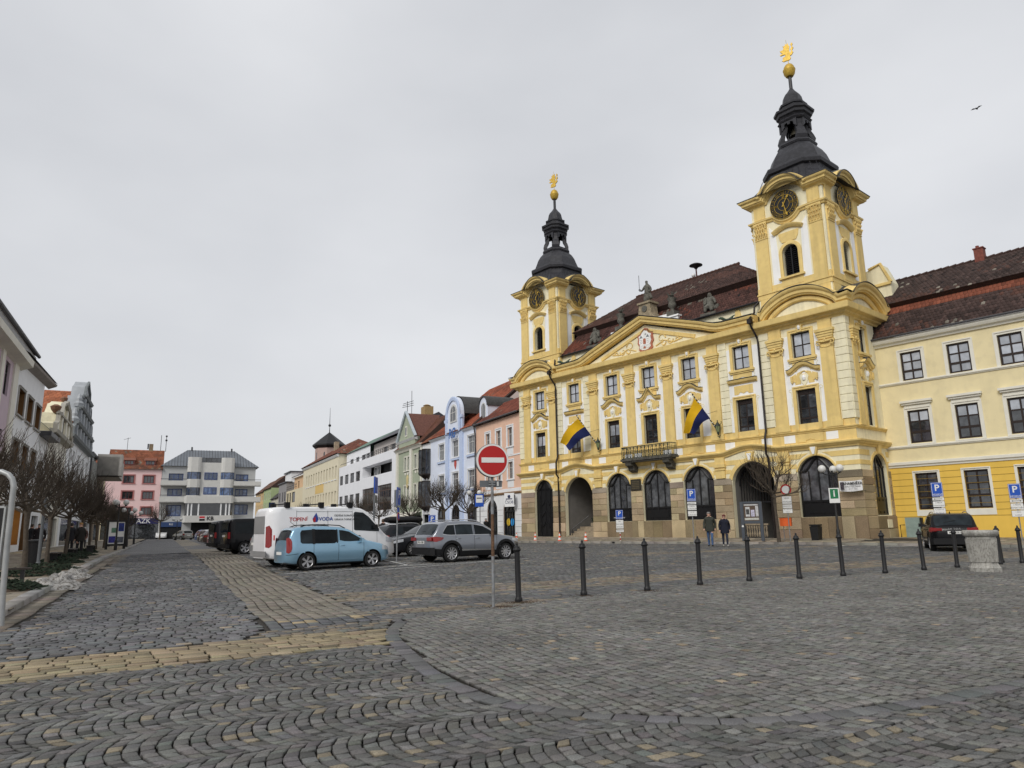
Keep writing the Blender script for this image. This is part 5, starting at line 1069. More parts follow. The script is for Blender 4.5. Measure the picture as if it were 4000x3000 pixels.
for x0, x1, z0 in ((-83.2, -64.5, 17.0), (-64.5, -43, 17.0)): mb.add([(x0, 1.2, z0), (x1, 1.2, z0), (x1, 7, 20.3), (x0, 7, 20.3), (x1, 12.5, 17), (x0, 12.5, 17)], [(0, 1, 2, 3), (3, 2, 4, 5), (1, 4, 2), (0, 3, 5)], 0 if x0 > -70 else 1)
h.b('roof', mb, [mat('dark_sheet_roof', (.05, .05, .058), .6, .2, 3), mat('green_copper_roof', (.1, .17, .13), .7, .2)])
h.b('chimney', MB().box(-47.5, -45.5, 5.5, 7, 18.5, 21.6).lathe([(.7, 21.8), (.3, 22.0)], 10, (-46.5, 6.2, 0)), mat('ochre_brick', (.33, .22, .1), .85, .3, 8))
mb = MB().tube([(-58, 6.5, 19.8), (-58, 6.5, 24.5)], .06, 4).tube([(-55.5, 6.5, 19.8), (-55.5, 6.5, 26)], .05, 4)
for k in range(3): mb.tube([(-61+k*.2, 6.5, 23.8+.3*k), (-54.5, 6.5, 23.2+.4*k)], .05, 4)
h.b('aerial', mb, M_gut)
# long cream house with tall narrow windows
h = RF.thing('cream_school_house', -104, 'long cream house with rows of tall narrow windows and hipped tile roof', 'building')
M_cr = mat('pale_cream_render', (.70, .64, .48), .8, .04, .5, streak=.05)
cc = [-119.0+2.98*k for k in range(12)]; ops = [(c-.72, c+.72, z, z+2.75) for c in cc for z in (12.15, 6.8)]
h.body(-124, -84, 17.2, 13, ops, M_cr, md=.45); 
for c in cc:
    for z in (12.15, 6.8): h.win(c, z, 1.42, 2.73, 1, (.6,), y=.3, fm=M_wfr, fw=.12, mw=.1, gm=M_gp); h.b('sill', MB().box(c-.85, c+.85, -.15, 0, z-.3, z-.1), M_wh2)
h.b('yellow_panel', MB().box(-107.5, -98.2, -.04, 0, 9.9, 11.9).box(-111, -96, -.6, 0, 5.2, 6.3), mat('ochre_panel', (.68, .48, .18), .8, .04), each=1)
h.b('cornice', MB().sweep([(-124.3, 16.6), (-83.8, 16.6)], [(0, 0), (.2, .1), (.5, .5), (0, .7)]), M_wh2)
h.gable_roof(-124.5, -83.5, 17.3, 7, 22.0, 14, M_under, (.17, .065, .045), .7, .8, .6, alt=((.2, .08, .05), (.2, .16, .12)), hip=(3, 12), patch=1.4)
h.b('chimney', MB().box(-112, -110.5, 5, 6, 20, 23), M_stone)
# further houses down the street, small in the picture
M_bei = mat('buff_render', (.66, .58, .40), .8, .04, .5)
h = RF.thing('buff_corner_house', -136, 'buff modernist corner house with ribbon windows beyond the cream house', 'building')
ops = [(-149, -146, z, z+2.6) for z in (4.6, 9.4)]+[(-144.5, -142, z, z+2.6) for z in (4.6, 9.4)]+[(-140.5, -135.5, z, z+2.8) for z in (4.4, 9.2)]
h.body(-150, -124, 12.6, 10, ops, M_bei); 
for a, b, z, t in [(o[0], o[1], o[2], o[3]) for o in ops]: h.win((a+b)/2, z, b-a-.02, t-z-.02, 2 if b-a < 4 else 3, (), fm=M_dk, fw=.2, mw=.16)
h.body(-148, -124, 16.3, 10, [(-146, -144.5, 13, 15), (-142, -140, 13, 15.2)], mat('apricot_render', (.62, .42, .25), .8, .04), z0=12.6, y=1.8); h.b('railing', MB().tube([(-150, .1, 13.9), (-134, .1, 13.9)], .07, 4).tube([(-150, .1, 13.3), (-134, .1, 13.3)], .07, 4), M_gut)
h.b('roof', MB().box(-149, -123, 1.2, 10, 16.3, 16.7).add([(-149, 1, 16.7), (-123, 1, 16.7), (-126, 5, 18.5), (-145, 5, 18.5), (-123, 10, 16.7), (-149, 10, 16.7)], [(0, 1, 2, 3), (1, 4, 2), (2, 4, 5, 3), (5, 0, 3)], 1), [M_wh2, mat('brown_tile_roof', (.15, .07, .05), .85, .3, 2)])
h = RF.thing('grey_townhouse', -158, 'grey townhouse with pale dormer storey, fifth along the right side', 'building')
h.body(-165, -150.5, 15.5, 10, [(a, a+2, z, z+2.8) for a in (-163.5, -158, -154) for z in (5, 10)], mat('grey_render', (.27, .26, .26), .8, .05))
for a in (-163.5, -158, -154):
    for z in (5, 10): h.win(a+1, z, 1.98, 2.78, 2, (), fm=M_dk, fw=.2, mw=.16)
h.b('dormer_storey', MB().box(-163, -152, 1.5, 9, 15.5, 18.6), M_wh2); h.b('roof', MB().box(-163.4, -151.6, 1.0, 9.3, 18.6, 18.9).box(-165.3, -150.2, -.4, 1.6, 15.4, 15.7), M_gut)
for nm, x0, x1, zt, colr, lb in (('hotel_house', -181, -165.5, 11.6, (.58, .55, .45), 'low cream hotel house with a vertical sign, far down the street'), ('lime_green_house', -200, -181.5, 15.6, (.38, .46, .24), 'lime green house far down the right side'), ('ochre_house', -222, -200.5, 15.2, (.6, .42, .2), 'ochre house farthest down the right side')):
    h = RF.thing(nm, (x0+x1)/2, lb, 'building'); n = 4; ws = [(x0+(x1-x0)*(k+.25)/n, x0+(x1-x0)*(k+.7)/n) for k in range(n)]; zs_ = (4.6, 8.6, 12.0) if zt > 14 else (4.6, 8.2)
    h.body(x0, x1, zt, 10, [(a, b, z, z+2.3) for a, b in ws for z in zs_], mat(nm+'_render', colr, .8, .05))
    for a, b in ws:
        for z in zs_: h.win((a+b)/2, z, b-a-.02, 2.28, 1, (), fm=M_wfr, fw=.25)
    h.b('gable_end', MB().prism([(0, zt), (10, zt), (5, zt+4.5)], x1-.2, x1, 'x'), mat(nm+'_gable', tuple(k*1.05 for k in colr), .8, .05)) if False else None
    h.gable_roof(x0, x1, zt, 5, zt+4.6, 10, M_under, (.15, .08, .055) if nm != 'hotel_house' else (.08, .075, .075), 1.0, 1.0, .5)
    if nm == 'hotel_house':
        h.b('hanging_sign', MB().box(x1-1.0, x1-.8, -2.6, -.8, 5.2, 10.2), mat('navy_sign', (.015, .03, .08), .5, 0)); 
        for k, ch in enumerate('HOTEL'): text('lettering', ch, 1.35, M_wh2, h.o, (x1-3.0-h.x0, -.6, 9.6-k*1.05))
    MB().prism([(0, zt), (10, zt), (5, zt+4.55)], (x1-h.x0)-.3, (x1-h.x0)-.05, 'x').build('gable_end', mat(nm+'_g', tuple(min(1, k*1.1) for k in colr), .8, .05), h.o)
# church-like tower behind the cream house
t = thing('roof_tower', (-43.9, 168, 2.2), .5, 'pinkish square tower with dark pyramid roof rising behind the cream house', 'tower')
M_pk = mat('dusty_pink_render', (.45, .32, .28), .8, .06)
MB().lathe([(3.2, 8), (3.2, 18.6)], 8, ph=math.pi/8).build('wall', M_pk, t); MB().lathe([(3.3, 18.3), (3.9, 18.9), (3.9, 19.2), (2.2, 20.6), (.15, 22.2)], 8, ph=math.pi/8).build('roof', mat('black_sheet', (.012, .012, .013), .5), t)
MB().tube([(0, 0, 22), (0, 0, 23.6)], [.12, .07], 6).sphere((0, 0, 23.9), .35, 8).tube([(0, 0, 24.1), (0, 0, 28.2)], [.08, .03], 5).build('finial', M_blk, t)
for k in range(3): a = -math.pi/2+math.pi/4*(k-1)-.5; MB().prism([(-.45, 15.6), (.45, 15.6)][::-1]+arc(0, 16.9, .45, 180, 0, 6), -3.05, -2.95).build('window', M_gd, t, None, a+math.pi/2)

# ---- far end of the square
EF = Fr((-9.52-.43837*132, 13.63+.89879*132, 0), math.radians(26), 1.)
EF = Fr((-67.38, 132.27, 0), math.radians(26), 1.)
h = EF.thing('bank_block', 10, 'pale grey bank block with rounded bays, balconies and metal roof at the far end', 'building')
M_kg = mat('grey_bank_render', (.46, .47, .47), .8, .04, .5); M_kw = mat('pale_bank_cladding', (.58, .575, .55), .7, .05, 2); M_bf = mat('blue_window_frame', (.03, .06, .2), .5, .05)
ops = [(2.8, 5.3, 11.1, 12.5), (2.75, 5.25, 8.3, 9.65), (2.72, 5.3, 4.55, 6.6), (14.6, 16.9, 11.1, 12.5), (14.6, 16.9, 8.3, 9.65), (14.7, 17.1, 4.75, 6.7)]
h.body(1.65, 18.2, 13.9, 14, ops, M_kg, z0=0)
for o in ops: h.win((o[0]+o[1])/2, o[2], o[1]-o[0]-.02, o[3]-o[2]-.02, 3, (), fm=M_bf, fw=.12, mw=.1, gm=glass('blue_tinted_glass', (.045, .075, .15)))
M_bgl = bpy.data.materials['blue_tinted_glass']
bayp = lambda r: [(5.9, 0), (5.9, -r*.6), (6.1, -r*.92), (6.5, -r), (9.4-.9, -r), (13.6, -r), (14.0, -r*.92), (14.2, -r*.6), (14.2, 0)]
mb = MB(); mb.prism([(8.2, 0), (8.2, -1.0), (11.9, -1.0), (11.9, 0)], 7.1, 14.6, 'z')
h.b('centre_bay', mb, M_kw)
for a, b in ((5.9, 8.3), (11.8, 14.2)):
    pl = [(a, .0), (a, -1.1), (a+.25, -1.45), (a+.6, -1.6), (b-.6, -1.6), (b-.25, -1.45), (b, -1.1), (b, 0)]
    for z0, z1 in ((12.75, 15.55), (9.85, 11.4), (8.2, 8.35)): h.b('bay_parapet', MB().prism(pl, z0, z1, 'z'), M_kw)
    pl2 = [(x+(.06 if x < (a+b)/2 else -.06), y+.08) for x, y in pl]
    for z0, z1 in ((11.4, 12.75), (8.35, 9.85)):
        h.b('bay_window', MB().prism(pl2, z0, z1, 'z'), M_bgl); mb = MB(); [mb.tube([(x, y-.01, z0), (x, y-.01, z1)], .05, 4) for x, y in pl2[1:-1]]; h.b('bay_mullion', mb, M_gut)
for z in (11.35, 8.55): h.win(10.05, z, 2.3, 1.35, 3, (), y=-1.08, fm=M_bf, fw=.12, mw=.1, gm=M_bgl)
h.win(10.0, 14.6, 4.0, .95, 4, (), y=-.6, fm=M_gut, fw=.1, mw=.1)
for x0, x1 in ((1.5, 5.95), (14.15, 19.2)):
    for z0, z1 in ((10.15, 11.1), (7.05, 8.1)): h.b('balcony', MB().box(x0, x1, -1.3, -1.1, z0, z1).box(x0, x1, -1.3, 0, z0, z0+.15), M_kw); h.b('balcony_rail', MB().tube([(x0, -1.2, z1+.3), (x1, -1.2, z1+.3)], .05, 4), M_gut)
h.b('balcony', MB().prism([(5.7, 0), (5.7, -1.7), (6.1, -1.9), (13.9, -1.9), (14.3, -1.7), (14.3, 0)], 6.9, 8.2, 'z'), M_kw)
h.b('canopy', MB().prism([(5.6, 0), (5.6, -1.8), (6.0, -2.0), (14.0, -2.0), (14.4, -1.8), (14.4, 0)], 3.35, 4.6, 'z'), M_kw)
h.b('shop_window', MB().prism([(5.9, 0), (5.9, -1.5), (6.1, -1.65), (13.9, -1.65), (14.1, -1.5), (14.1, 0)], 4.6, 6.9, 'z'), M_gd); mb = MB(); [mb.box(x, x+.25, -1.72, -1.6, 4.6, 6.9) for x in (6.3, 6.9, 8.1, 12.0, 12.9, 13.5)]; h.b('shop_mullion', mb, M_wh2)
h.b('ground_floor_wall', MB().box(1.7, 18.1, -.06, .02, .3, 3.4), M_room); h.b('ground_pier', MB().box(1.7, 2.0, -.2, 0, .3, 3.9).box(5.6, 7.2, -.2, 0, .3, 3.4).box(14.2, 18.2, -.15, 0, .3, 3.9), M_kg, each=1); h.b('fascia', MB().box(2.0, 5.6, -.22, 0, 2.6, 3.5), mat('dark_blue_fascia', (.03, .06, .16), .5, 0))
h.b('roof', MB().add([(1.3, -.5, 13.9), (18.8, -.5, 13.9), (14.4, 4, 17.4), (5.8, 4, 17.4), (18.8, 14, 13.9), (1.3, 14, 13.9), (14.4, 9, 17.4), (5.8, 9, 17.4), (1.3, 2.5, 16.5)], [(0, 1, 2, 3), (1, 4, 6, 2), (2, 6, 7, 3), (5, 0, 3, 7), (4, 5, 7, 6)]), mat('grey_metal_roof', (.15, .165, .185), .5, .12, 1))
mb = MB()
for k in range(34): x = 1.6+k*.51; t_ = min(1, max(0, (x-1.3)/4.5), (18.8-x)/4.4 if x > 14 else 1); mb.tube([(x, -.5, 13.95), (x if 5.8 < x < 14.4 else x, -.5+4.5*t_, 13.95+3.5*t_)], .03, 4)
h.b('standing_seam', mb, M_gut); h.b('roof_vent', MB().box(6.4, 6.7, 3.8, 4.1, 17.3, 18).box(13.7, 14.0, 3.8, 4.1, 17.3, 17.9), M_gut)
h.b('logo', MB().box(8.5, 9.4, -2.06, -2.0, 4.1, 4.45, 0).box(8.5, 9.4, -2.06, -2.0, 3.65, 4.0, 1).box(8.5, 9.4, -2.06, -2.0, 4.0, 4.1, 2), [mat('logo_red', (.55, .02, .03), .5, 0), mat('logo_black', (.015, .012, .012), .5, 0), M_wh2])
text('lettering', 'KB', 1.0, bpy.data.materials['logo_black'], h.o, (.35, -2.06, 4.02), bold=.02); text('lettering', 'RG', .5, M_wh2, h.o, (-6.2, -.3, 3.05))
h = EF.thing('pink_corner_house', -2, 'pink house with red tile roof and two dormers beside the bank block', 'building')
M_pi = mat('rose_render', (.80, .57, .56), .8, .04, .6); M_mar = mat('maroon_frame', (.1, .02, .02), .5, .1)
ops = [(c-.88, c+.88, z, z+1.4) for c in (-3.8, -.5) for z in (10.6, 7.7, 4.8)]
h.body(-7.5, 1.6, 13.2, 10, ops, M_pi, z0=0)
for o in ops: c = (o[0]+o[1])/2; h.b('window_surround', surround(c, o[2], 1.76, 1.4, .22, .05), mat('dark_rose', (.42, .17, .16), .8, .04)); h.win(c, o[2]+.01, 1.74, 1.38, 3, (), fm=M_mar, fw=.1, mw=.08)
h.gable_roof(-7.5, 1.75, 13.2, 4.5, 17.2, 9, M_under, (.24, .085, .045), .4, .45, .4, alt=((.16, .07, .045), (.2, .16, .12)), patch=1.2)
for c in (-4.0, -.5): h.b('dormer', MB().box(c-.85, c+.85, .5, 2.5, 13.95, 14.9), bpy.data.materials['dark_rose']); h.win(c, 14.05, 1.5, .75, 3, (), y=.42, fm=M_mar, fw=.08, mw=.08); h.b('dormer_roof', MB().add([(c-1.1, .2, 14.85), (c+1.1, .2, 14.85), (c+.95, 3.0, 15.7), (c-.95, 3.0, 15.7)], [(0, 1, 2, 3)]), mat('dormer_tiles', (.2, .075, .045), .85, .2))
h.b('chimney', MB().box(-1.0, -.3, 4.2, 4.8, 16.8, 18.4), mat('tan_chimney', (.25, .19, .12), .85, .2)); h.b('aerial', MB().tube([(-4.7, 4.5, 17.2), (-4.7, 4.5, 19.5)], .04, 4).tube([(-5.4, 4.5, 19.1), (-4.2, 4.5, 19.5)], .03, 4).box(-1.3, -1.05, 4.1, 4.3, 17.4, 18.4).tube([(1.0, 4.5, 17), (1.0, 4.5, 20.2)], .05, 4).tube([(1.9, 4.5, 17), (1.9, 4.5, 20)], .05, 4).sphere((1.9, 4.3, 19.2), .22, 6).sphere((1.9, 4.3, 20), .2, 6), M_gut, each=1)
h.b('shopfront', MB().box(-7.5, 1.6, -.08, 0, .3, 4.1), M_gd); h.b('shop_sign', MB().box(-6, 1.6, -.25, -.08, 3.2, 4.25), mat('navy_fascia', (.02, .02, .09), .5, 0)); text('lettering', 'AZK', 1.2, M_wh2, h.o, (1.2, -.3, 3.7))
h = EF.thing('rear_tiled_house', -12, 'low red-roofed house end showing left of the pink house', 'building'); h.body(-16, -7.6, 12.5, 8, [], M_bei, z0=0); h.gable_roof(-16, -7.6, 12.4, 4, 15.5, 8, M_under, (.24, .08, .045), .5, .5)
# ---- left-hand row
LK = .9; _n = Vector((SN[0], SN[1], 0)); _P0 = Vector((-9.52, 13.63, 0))-_n*7.8; LF = Fr((LK*_P0.x, LK*_P0.y, 1.5*(1-LK)), math.radians(116), LK)
h = LF.thing('lilac_house', 38, 'pale lilac house with dark tall windows at the left edge', 'building')
M_li = mat('lilac_render', (.55, .44, .50), .8, .05, .7, streak=.05)
ops = [(a, a+1.5, z, z+t) for a in (22, 27, 31, 36, 40.4) for z, t in ((10.9, 2.3), (6.2, 2.4))]
h.body(18, 44.6, 14.3, 9, ops, M_li); 
for o in ops: h.win((o[0]+o[1])/2, o[2], 1.48, o[3]-o[2]-.02, 1, (.7,), fm=M_dk, fw=.12)
h.b('pilaster', MB().box(38.6, 39.5, -.12, 0, 0, 13.6).box(42.9, 44.4, -.12, 0, 0, 13.6).box(33, 34, -.12, 0, 0, 13.6), M_wt, each=1); h.b('cornice', MB().sweep([(18, 13.5), (45.6, 13.5)], [(0, 0), (.2, .1), (.75, .3), (.8, .75), (0, .85)]), M_wt); h.b('gutter', MB().tube([(18, -.45, 15.4), (49.6, -.45, 15.5)], .13, 8), M_gut); h.b('eaves_fascia', MB().box(18, 49.4, -.3, .2, 14.5, 15.35), mat('grey_sheet_fascia', (.36, .36, .36), .7, .1))
h.b('roof', MB().add([(18, -.4, 15.4), (49.4, -.4, 15.4), (49.4, 5, 19.0), (18, 5, 19.0)], [(0, 1, 2, 3)]), mat('dark_tiles_left', (.06, .05, .048), .8, .2, 4))
h = LF.thing('white_shop_house', 51, 'plain white house with brown-shuttered windows and lit shop window', 'building')
ops = [(a, a+2.6, z, z+1.95) for a in (45.7, 49.6, 53.6) for z in (10.35, 6.5)]+[(46, 52.5, .8, 3.6), (53.3, 55.8, .3, 3.6)]
h.body(44.6, 57, 14.5, 9, ops, M_wh2, md=.9, mr=mat('brown_reveal', (.17, .085, .03), .8, .1)); 
for o in ops[:6]: h.win((o[0]+o[1])/2, o[2], 2.58, 1.93, 2, (.65,), y=.8, fm=M_wfr, fw=.14, mw=.12); h.b('window_surround', surround((o[0]+o[1])/2, o[2], 2.6, 1.95, .16, .08), M_gut if False else mat('grey_surround', (.35, .34, .32), .8, .05))
h.b('eaves', MB().sweep([(44.6, 14.0), (59.2, 14.6)], [(0, 0), (.6, .25), (.68, .4), (0, .45)]), mat('grey_soffit', (.3, .27, .25), .8)); h.b('roof', MB().add([(44, -.7, 14.6), (59.2, -.7, 15.1), (57, 5, 18), (44, 5, 18)], [(0, 1, 2, 3)]), bpy.data.materials['dark_tiles_left'])
M_lit = bpy.data.materials.new('lit_shop_window'); M_lit.use_nodes = True; _b = M_lit.node_tree.nodes['Principled BSDF']; _b.inputs['Base Color'].default_value = (.6, .45, .2, 1); _b.inputs['Emission Color'].default_value = (1, .72, .28, 1); _b.inputs['Emission Strength'].default_value = .75
h.b('shop_window', MB().box(46, 52.5, .55, .6, .8, 3.6), M_lit); h.b('shop_door', MB().box(53.3, 55.8, .5, .6, .3, 3.6), M_gd)
h = LF.thing('low_white_house', 60, 'low white house with dark steep roof between two gabled houses', 'building'); h.body(57.1, 62.5, 10.3, 9, [(58, 61, 6, 8), (58, 61.5, .3, 3.2)], M_wh2); h.win(59.5, 6, 2.98, 1.98, 2, (.66,), fm=M_dk, fw=.12); h.b('shop_window', MB().box(58, 61.5, .2, .25, .3, 3.2), M_gd)
h.b('eaves', MB().box(57, 63, -.9, 0, 10.1, 10.5), M_gut); h.b('roof', MB().add([(57, -.9, 10.5), (66, -.9, 10.5), (66, 5, 15.8), (57, 5, 15.8)], [(0, 1, 2, 3)]), mat('mossy_slate', (.07, .07, .06), .85, .4, 6))
# baroque gable
h = LF.thing('baroque_gable_house', 69, 'cream and white house with small curved baroque gable', 'building'); h.body(62.5, 76, 11.2, 9, [(65, 67, 6.5, 9), (71, 73, 6.5, 9), (64, 74.5, .3, 3.2)], M_wt)
for c in (66, 72): h.win(c, 6.5, 1.98, 2.48, 2, (.66,), fm=M_wfr, fw=.1)
h.b('shop_window', MB().box(64, 74.5, .2, .25, .3, 3.2), M_gd)
gpl = [(63, 11), (63, 12.0), (64.0, 12.3), (64.3, 13.2), (65.5, 13.4), (66.3, 14.0), (66.9, 14.5), (68, 14.7), (69.3, 15.1), (70.6, 14.7), (71.8, 14.5), (72.3, 14.0), (73.1, 13.4), (74.3, 13.2), (74.6, 12.3), (75.6, 12.0), (75.6, 11)]
h.b('gable', MB().prism(gpl, -.2, 1.0), M_crm); h.b('gable_moulding', MB().sweep(gpl, [(.2, -.25), (.5, -.25), (.6, .1), (.2, .15)]).sweep([(62.4, 10.9), (76.2, 10.9)], [(0, 0), (.6, .2), (.7, .5), (0, .6)]).sweep([(64, 13.1), (74.6, 13.1)], [(.2, 0), (.5, .1), (.5, .3), (.2, .35)]), mat('grey_stone_trim', (.38, .36, .31), .85, .15), each=1)
h.b('gable_pilaster', MB().box(64.6, 65.4, -.4, 0, 11.3, 13.1).box(67.2, 68, -.4, 0, 11.3, 14.4).box(70.6, 71.4, -.4, 0, 11.3, 14.4).box(73.2, 74, -.4, 0, 11.3, 13.1), M_wt, each=1); h.b('niche', MB().prism([(68.6, 11.5), (70, 11.5), (70, 12.8)]+arc(69.3, 12.8, .7, 0, 180, 6), -.24, -.2), M_room)
h.b('urn', MB().lathe([(.15, 0), (.3, .2), (.35, .4), (.15, .55)], 8, (69.3, -.1, 15.1)).lathe([(.2, 0), (.4, .3), (.5, .6), (.2, .8)], 8, (64.2, -.1, 13.2)).lathe([(.2, 0), (.4, .3), (.5, .6), (.2, .8)], 8, (74.4, -.1, 13.2)), mat('rusty_urn', (.2, .1, .06), .8, .2), each=1)
# renaissance gable
h = LF.thing('grey_gable_house', 89, 'tall white house with stepped grey renaissance gable and red tiled roof', 'building'); ops = [(a, a+2.2, 8.6, 11.4) for a in (79, 82.5, 88, 94, 98.5)]+[(78, 101, .3, 3.3)]
h.body(76.2, 102.3, 12.4, 12, ops, M_wh2)
for o in ops[:5]: h.win(o[0]+1.1, 8.6, 2.18, 2.78, 2, (.66,), fm=M_wfr, fw=.15, gm=M_gp)
h.b('shop_window', MB().box(78, 101, .2, .25, .3, 3.3), M_gd)
M_gs = mat('grey_gable_stone', (.36, .38, .40), .85, .15, .8)
st = [(77.5, 12.3), (77.5, 13.6), (79.2, 14.2), (79.8, 16.2), (82.2, 16.5), (82.8, 18.1), (85.2, 18.4), (86, 19.8), (87.2, 20.2), (88.6, 20.9), (90, 20.2), (91.5, 19.8), (92.2, 18.4), (94.6, 18.1), (95.4, 16.5), (97.8, 16.2), (98.6, 14.2), (100.5, 13.6), (100.5, 12.3)]
h.b('gable', MB().prism(st, -.2, 1.2), M_gs); mb = MB()
for z, a, b in ((12.3, 76, 102.3), (14.1, 78.8, 99), (16.3, 81.5, 96), (18.2, 84.6, 93)): mb.sweep([(a, z), (b, z)], [(.2, 0), (.6, .1), (.75, .35), (.2, .45)])
mb.sweep(st, [(.2, -.2), (.45, -.2), (.45, .12), (.2, .12)]); h.b('gable_cornice', mb, mat('dark_gable_trim', (.19, .205, .21), .85, .15), each=1)
mb = MB()
for z0, z1, xs_ in ((12.8, 14.1, (79.5, 83.5, 87, 90.5, 94.5, 98.5)), (14.6, 16.2, (82, 85.5, 88.6, 92, 95.5)), (16.8, 18.1, (85.2, 88.6, 92))): [mb.box(x-.35, x+.35, -.55, -.1, z0, z1) for x in xs_]
h.b('gable_pilaster', mb, M_gs, each=1); h.b('gable_panel', MB().box(80.2, 83, -.25, -.1, 12.8, 14.0).box(84, 86.4, -.25, -.1, 12.8, 14.0).box(91, 94, -.25, -.1, 12.8, 14.0).box(86, 88, -.25, -.1, 14.7, 16), M_wt, each=1)
h.roof = MB().add([(-12.2, 1.2, 13.4), (-.4, 1.2, 19.6), (-.4, 26, 19.6), (-12.2, 26, 13.4), (12, 1.2, 13.4), (12, 26, 13.4)], [(0, 1, 2, 3), (1, 4, 5, 2)]).build('roof', M_under, h.o)
h.tiles((-12.2, 26, 13.4), (-12.2, 1.2, 13.4), (-.4, 26, 19.6), (-.4, 1.2, 19.6), .5, .75, M_tile, (.36, .125, .06), .1, round_=True)
h.b('obelisk', MB().lathe([(.5, 0), (.6, .4), (.3, .7), (.35, 1.0), (.1, 1.6)], 6, (79.4, -.1, 14.4)).lathe([(.5, 0), (.6, .4), (.3, .7), (.35, 1.0), (.1, 1.6)], 6, (82.4, -.1, 16.7)).lathe([(.5, 0), (.6, .4), (.3, .7), (.35, 1.0), (.1, 1.6)], 6, (98, -.1, 14.4)), M_gs, each=1)
h.b('rain_pipe', MB().tube([(102.2, -.3, 12.3), (102.2, -.2, .3)], .14, 6), M_gut)
h = LF.thing('finned_modern_house', 108, 'white modern house with vertical grey fins beyond the grey gable', 'building'); h.body(102.5, 113, 13.2, 10, [(104, 112, .3, 3.2)], M_wh2); mb = MB(); [mb.box(105+1.1*k, 105.4+1.1*k, -.5, 0, 4.5, 12.2) for k in range(7)]; h.b('fin', mb, mat('grey_fins', (.32, .32, .3), .8, .05), each=1)
h.b('roof', MB().add([(102.3, -.3, 13.2), (113, -.3, 13.2), (113, 2, 16), (102.3, 2, 16)], [(0, 1, 2, 3)]).box(102.3, 113, -.5, 0, 13.0, 13.3), M_gut); h.b('strip_window', MB().box(112, 128, .02, .04, 4.5, 12.2), M_gd) if False else None
h.b('shop_window', MB().box(104, 112, .2, .25, .3, 3.2), M_gd)
CF = Fr((LF.p.x+SN[0]*.4, LF.p.y+SN[1]*.4, .15), math.radians(116), LK)
h = CF.thing('concrete_balcony_house', 122, 'brown house with massive projecting concrete balcony box on the left row', 'building'); h.body(113, 127, 12.0, 8, [(115, 125, .3, 3)], mat('brown_plaster', (.2, .16, .12), .85, .1)); h.b('balcony', MB().box(110, 124, -3.0, 0, 10.4, 13.3).box(110, 113, -3.4, 0, 10.4, 13.7), mat('board_concrete', (.38, .36, .33), .85, .15, 2), each=1)
h.b('side_wall', MB().box(127, 128, .3, 8, 0, 11.2), mat('cream_end_wall', (.62, .58, .42), .8, .04)); h.b('shop_window', MB().box(115, 125, .2, .25, .3, 3), M_gd)
# ------------------------------------------------------------------ vehicles
def paint(name, c, metal=.0, rough=.35):
    dk = max(c) < .04; m = mat(name, c, rough, .03, 3, metal=metal, spec=.2 if dk else .5, coat=.1 if dk else .9); return m
M_tyre = mat('tyre_rubber', (.012, .012, .012), .8, .2, 20); M_plast = mat('black_plastic', (.011, .011, .012), .7, .1, spec=.25); M_rim = mat('alloy_rim', (.42, .42, .43), .35, .1, 10, metal=.7); M_cgl = glass('car_glass', (.009, .012, .014), .03, .22, 1.45); M_chr = mat('bright_trim', (.6, .6, .6), .25, 0, metal=.9)
M_hl = mat('headlamp_lens', (.5, .52, .55), .1, .1, spec=.9); M_tl = mat('tail_lamp_red', (.22, .006, .006), .15, .1, spec=.8); M_plate = mat('number_plate', (.75, .75, .72), .5, 0); M_ink = mat('black_lettering', (.01, .01, .01), .5, 0); M_well = mat('wheel_well', (.006, .006, .006), .95, 0)
def lerp(P, x):
    xs = [p[0] for p in P]; return float(np.interp(x, xs, [p[1] for p in P]))
def smooth_profile(P, n=90):
    xs = np.linspace(P[0][0], P[-1][0], n*4); z = np.interp(xs, [p[0] for p in P], [p[1] for p in P]); k = np.hanning(17); k /= k.sum(); zp = np.pad(z, 8, 'edge'); return list(zip(xs, np.convolve(zp, k, 'valid')))
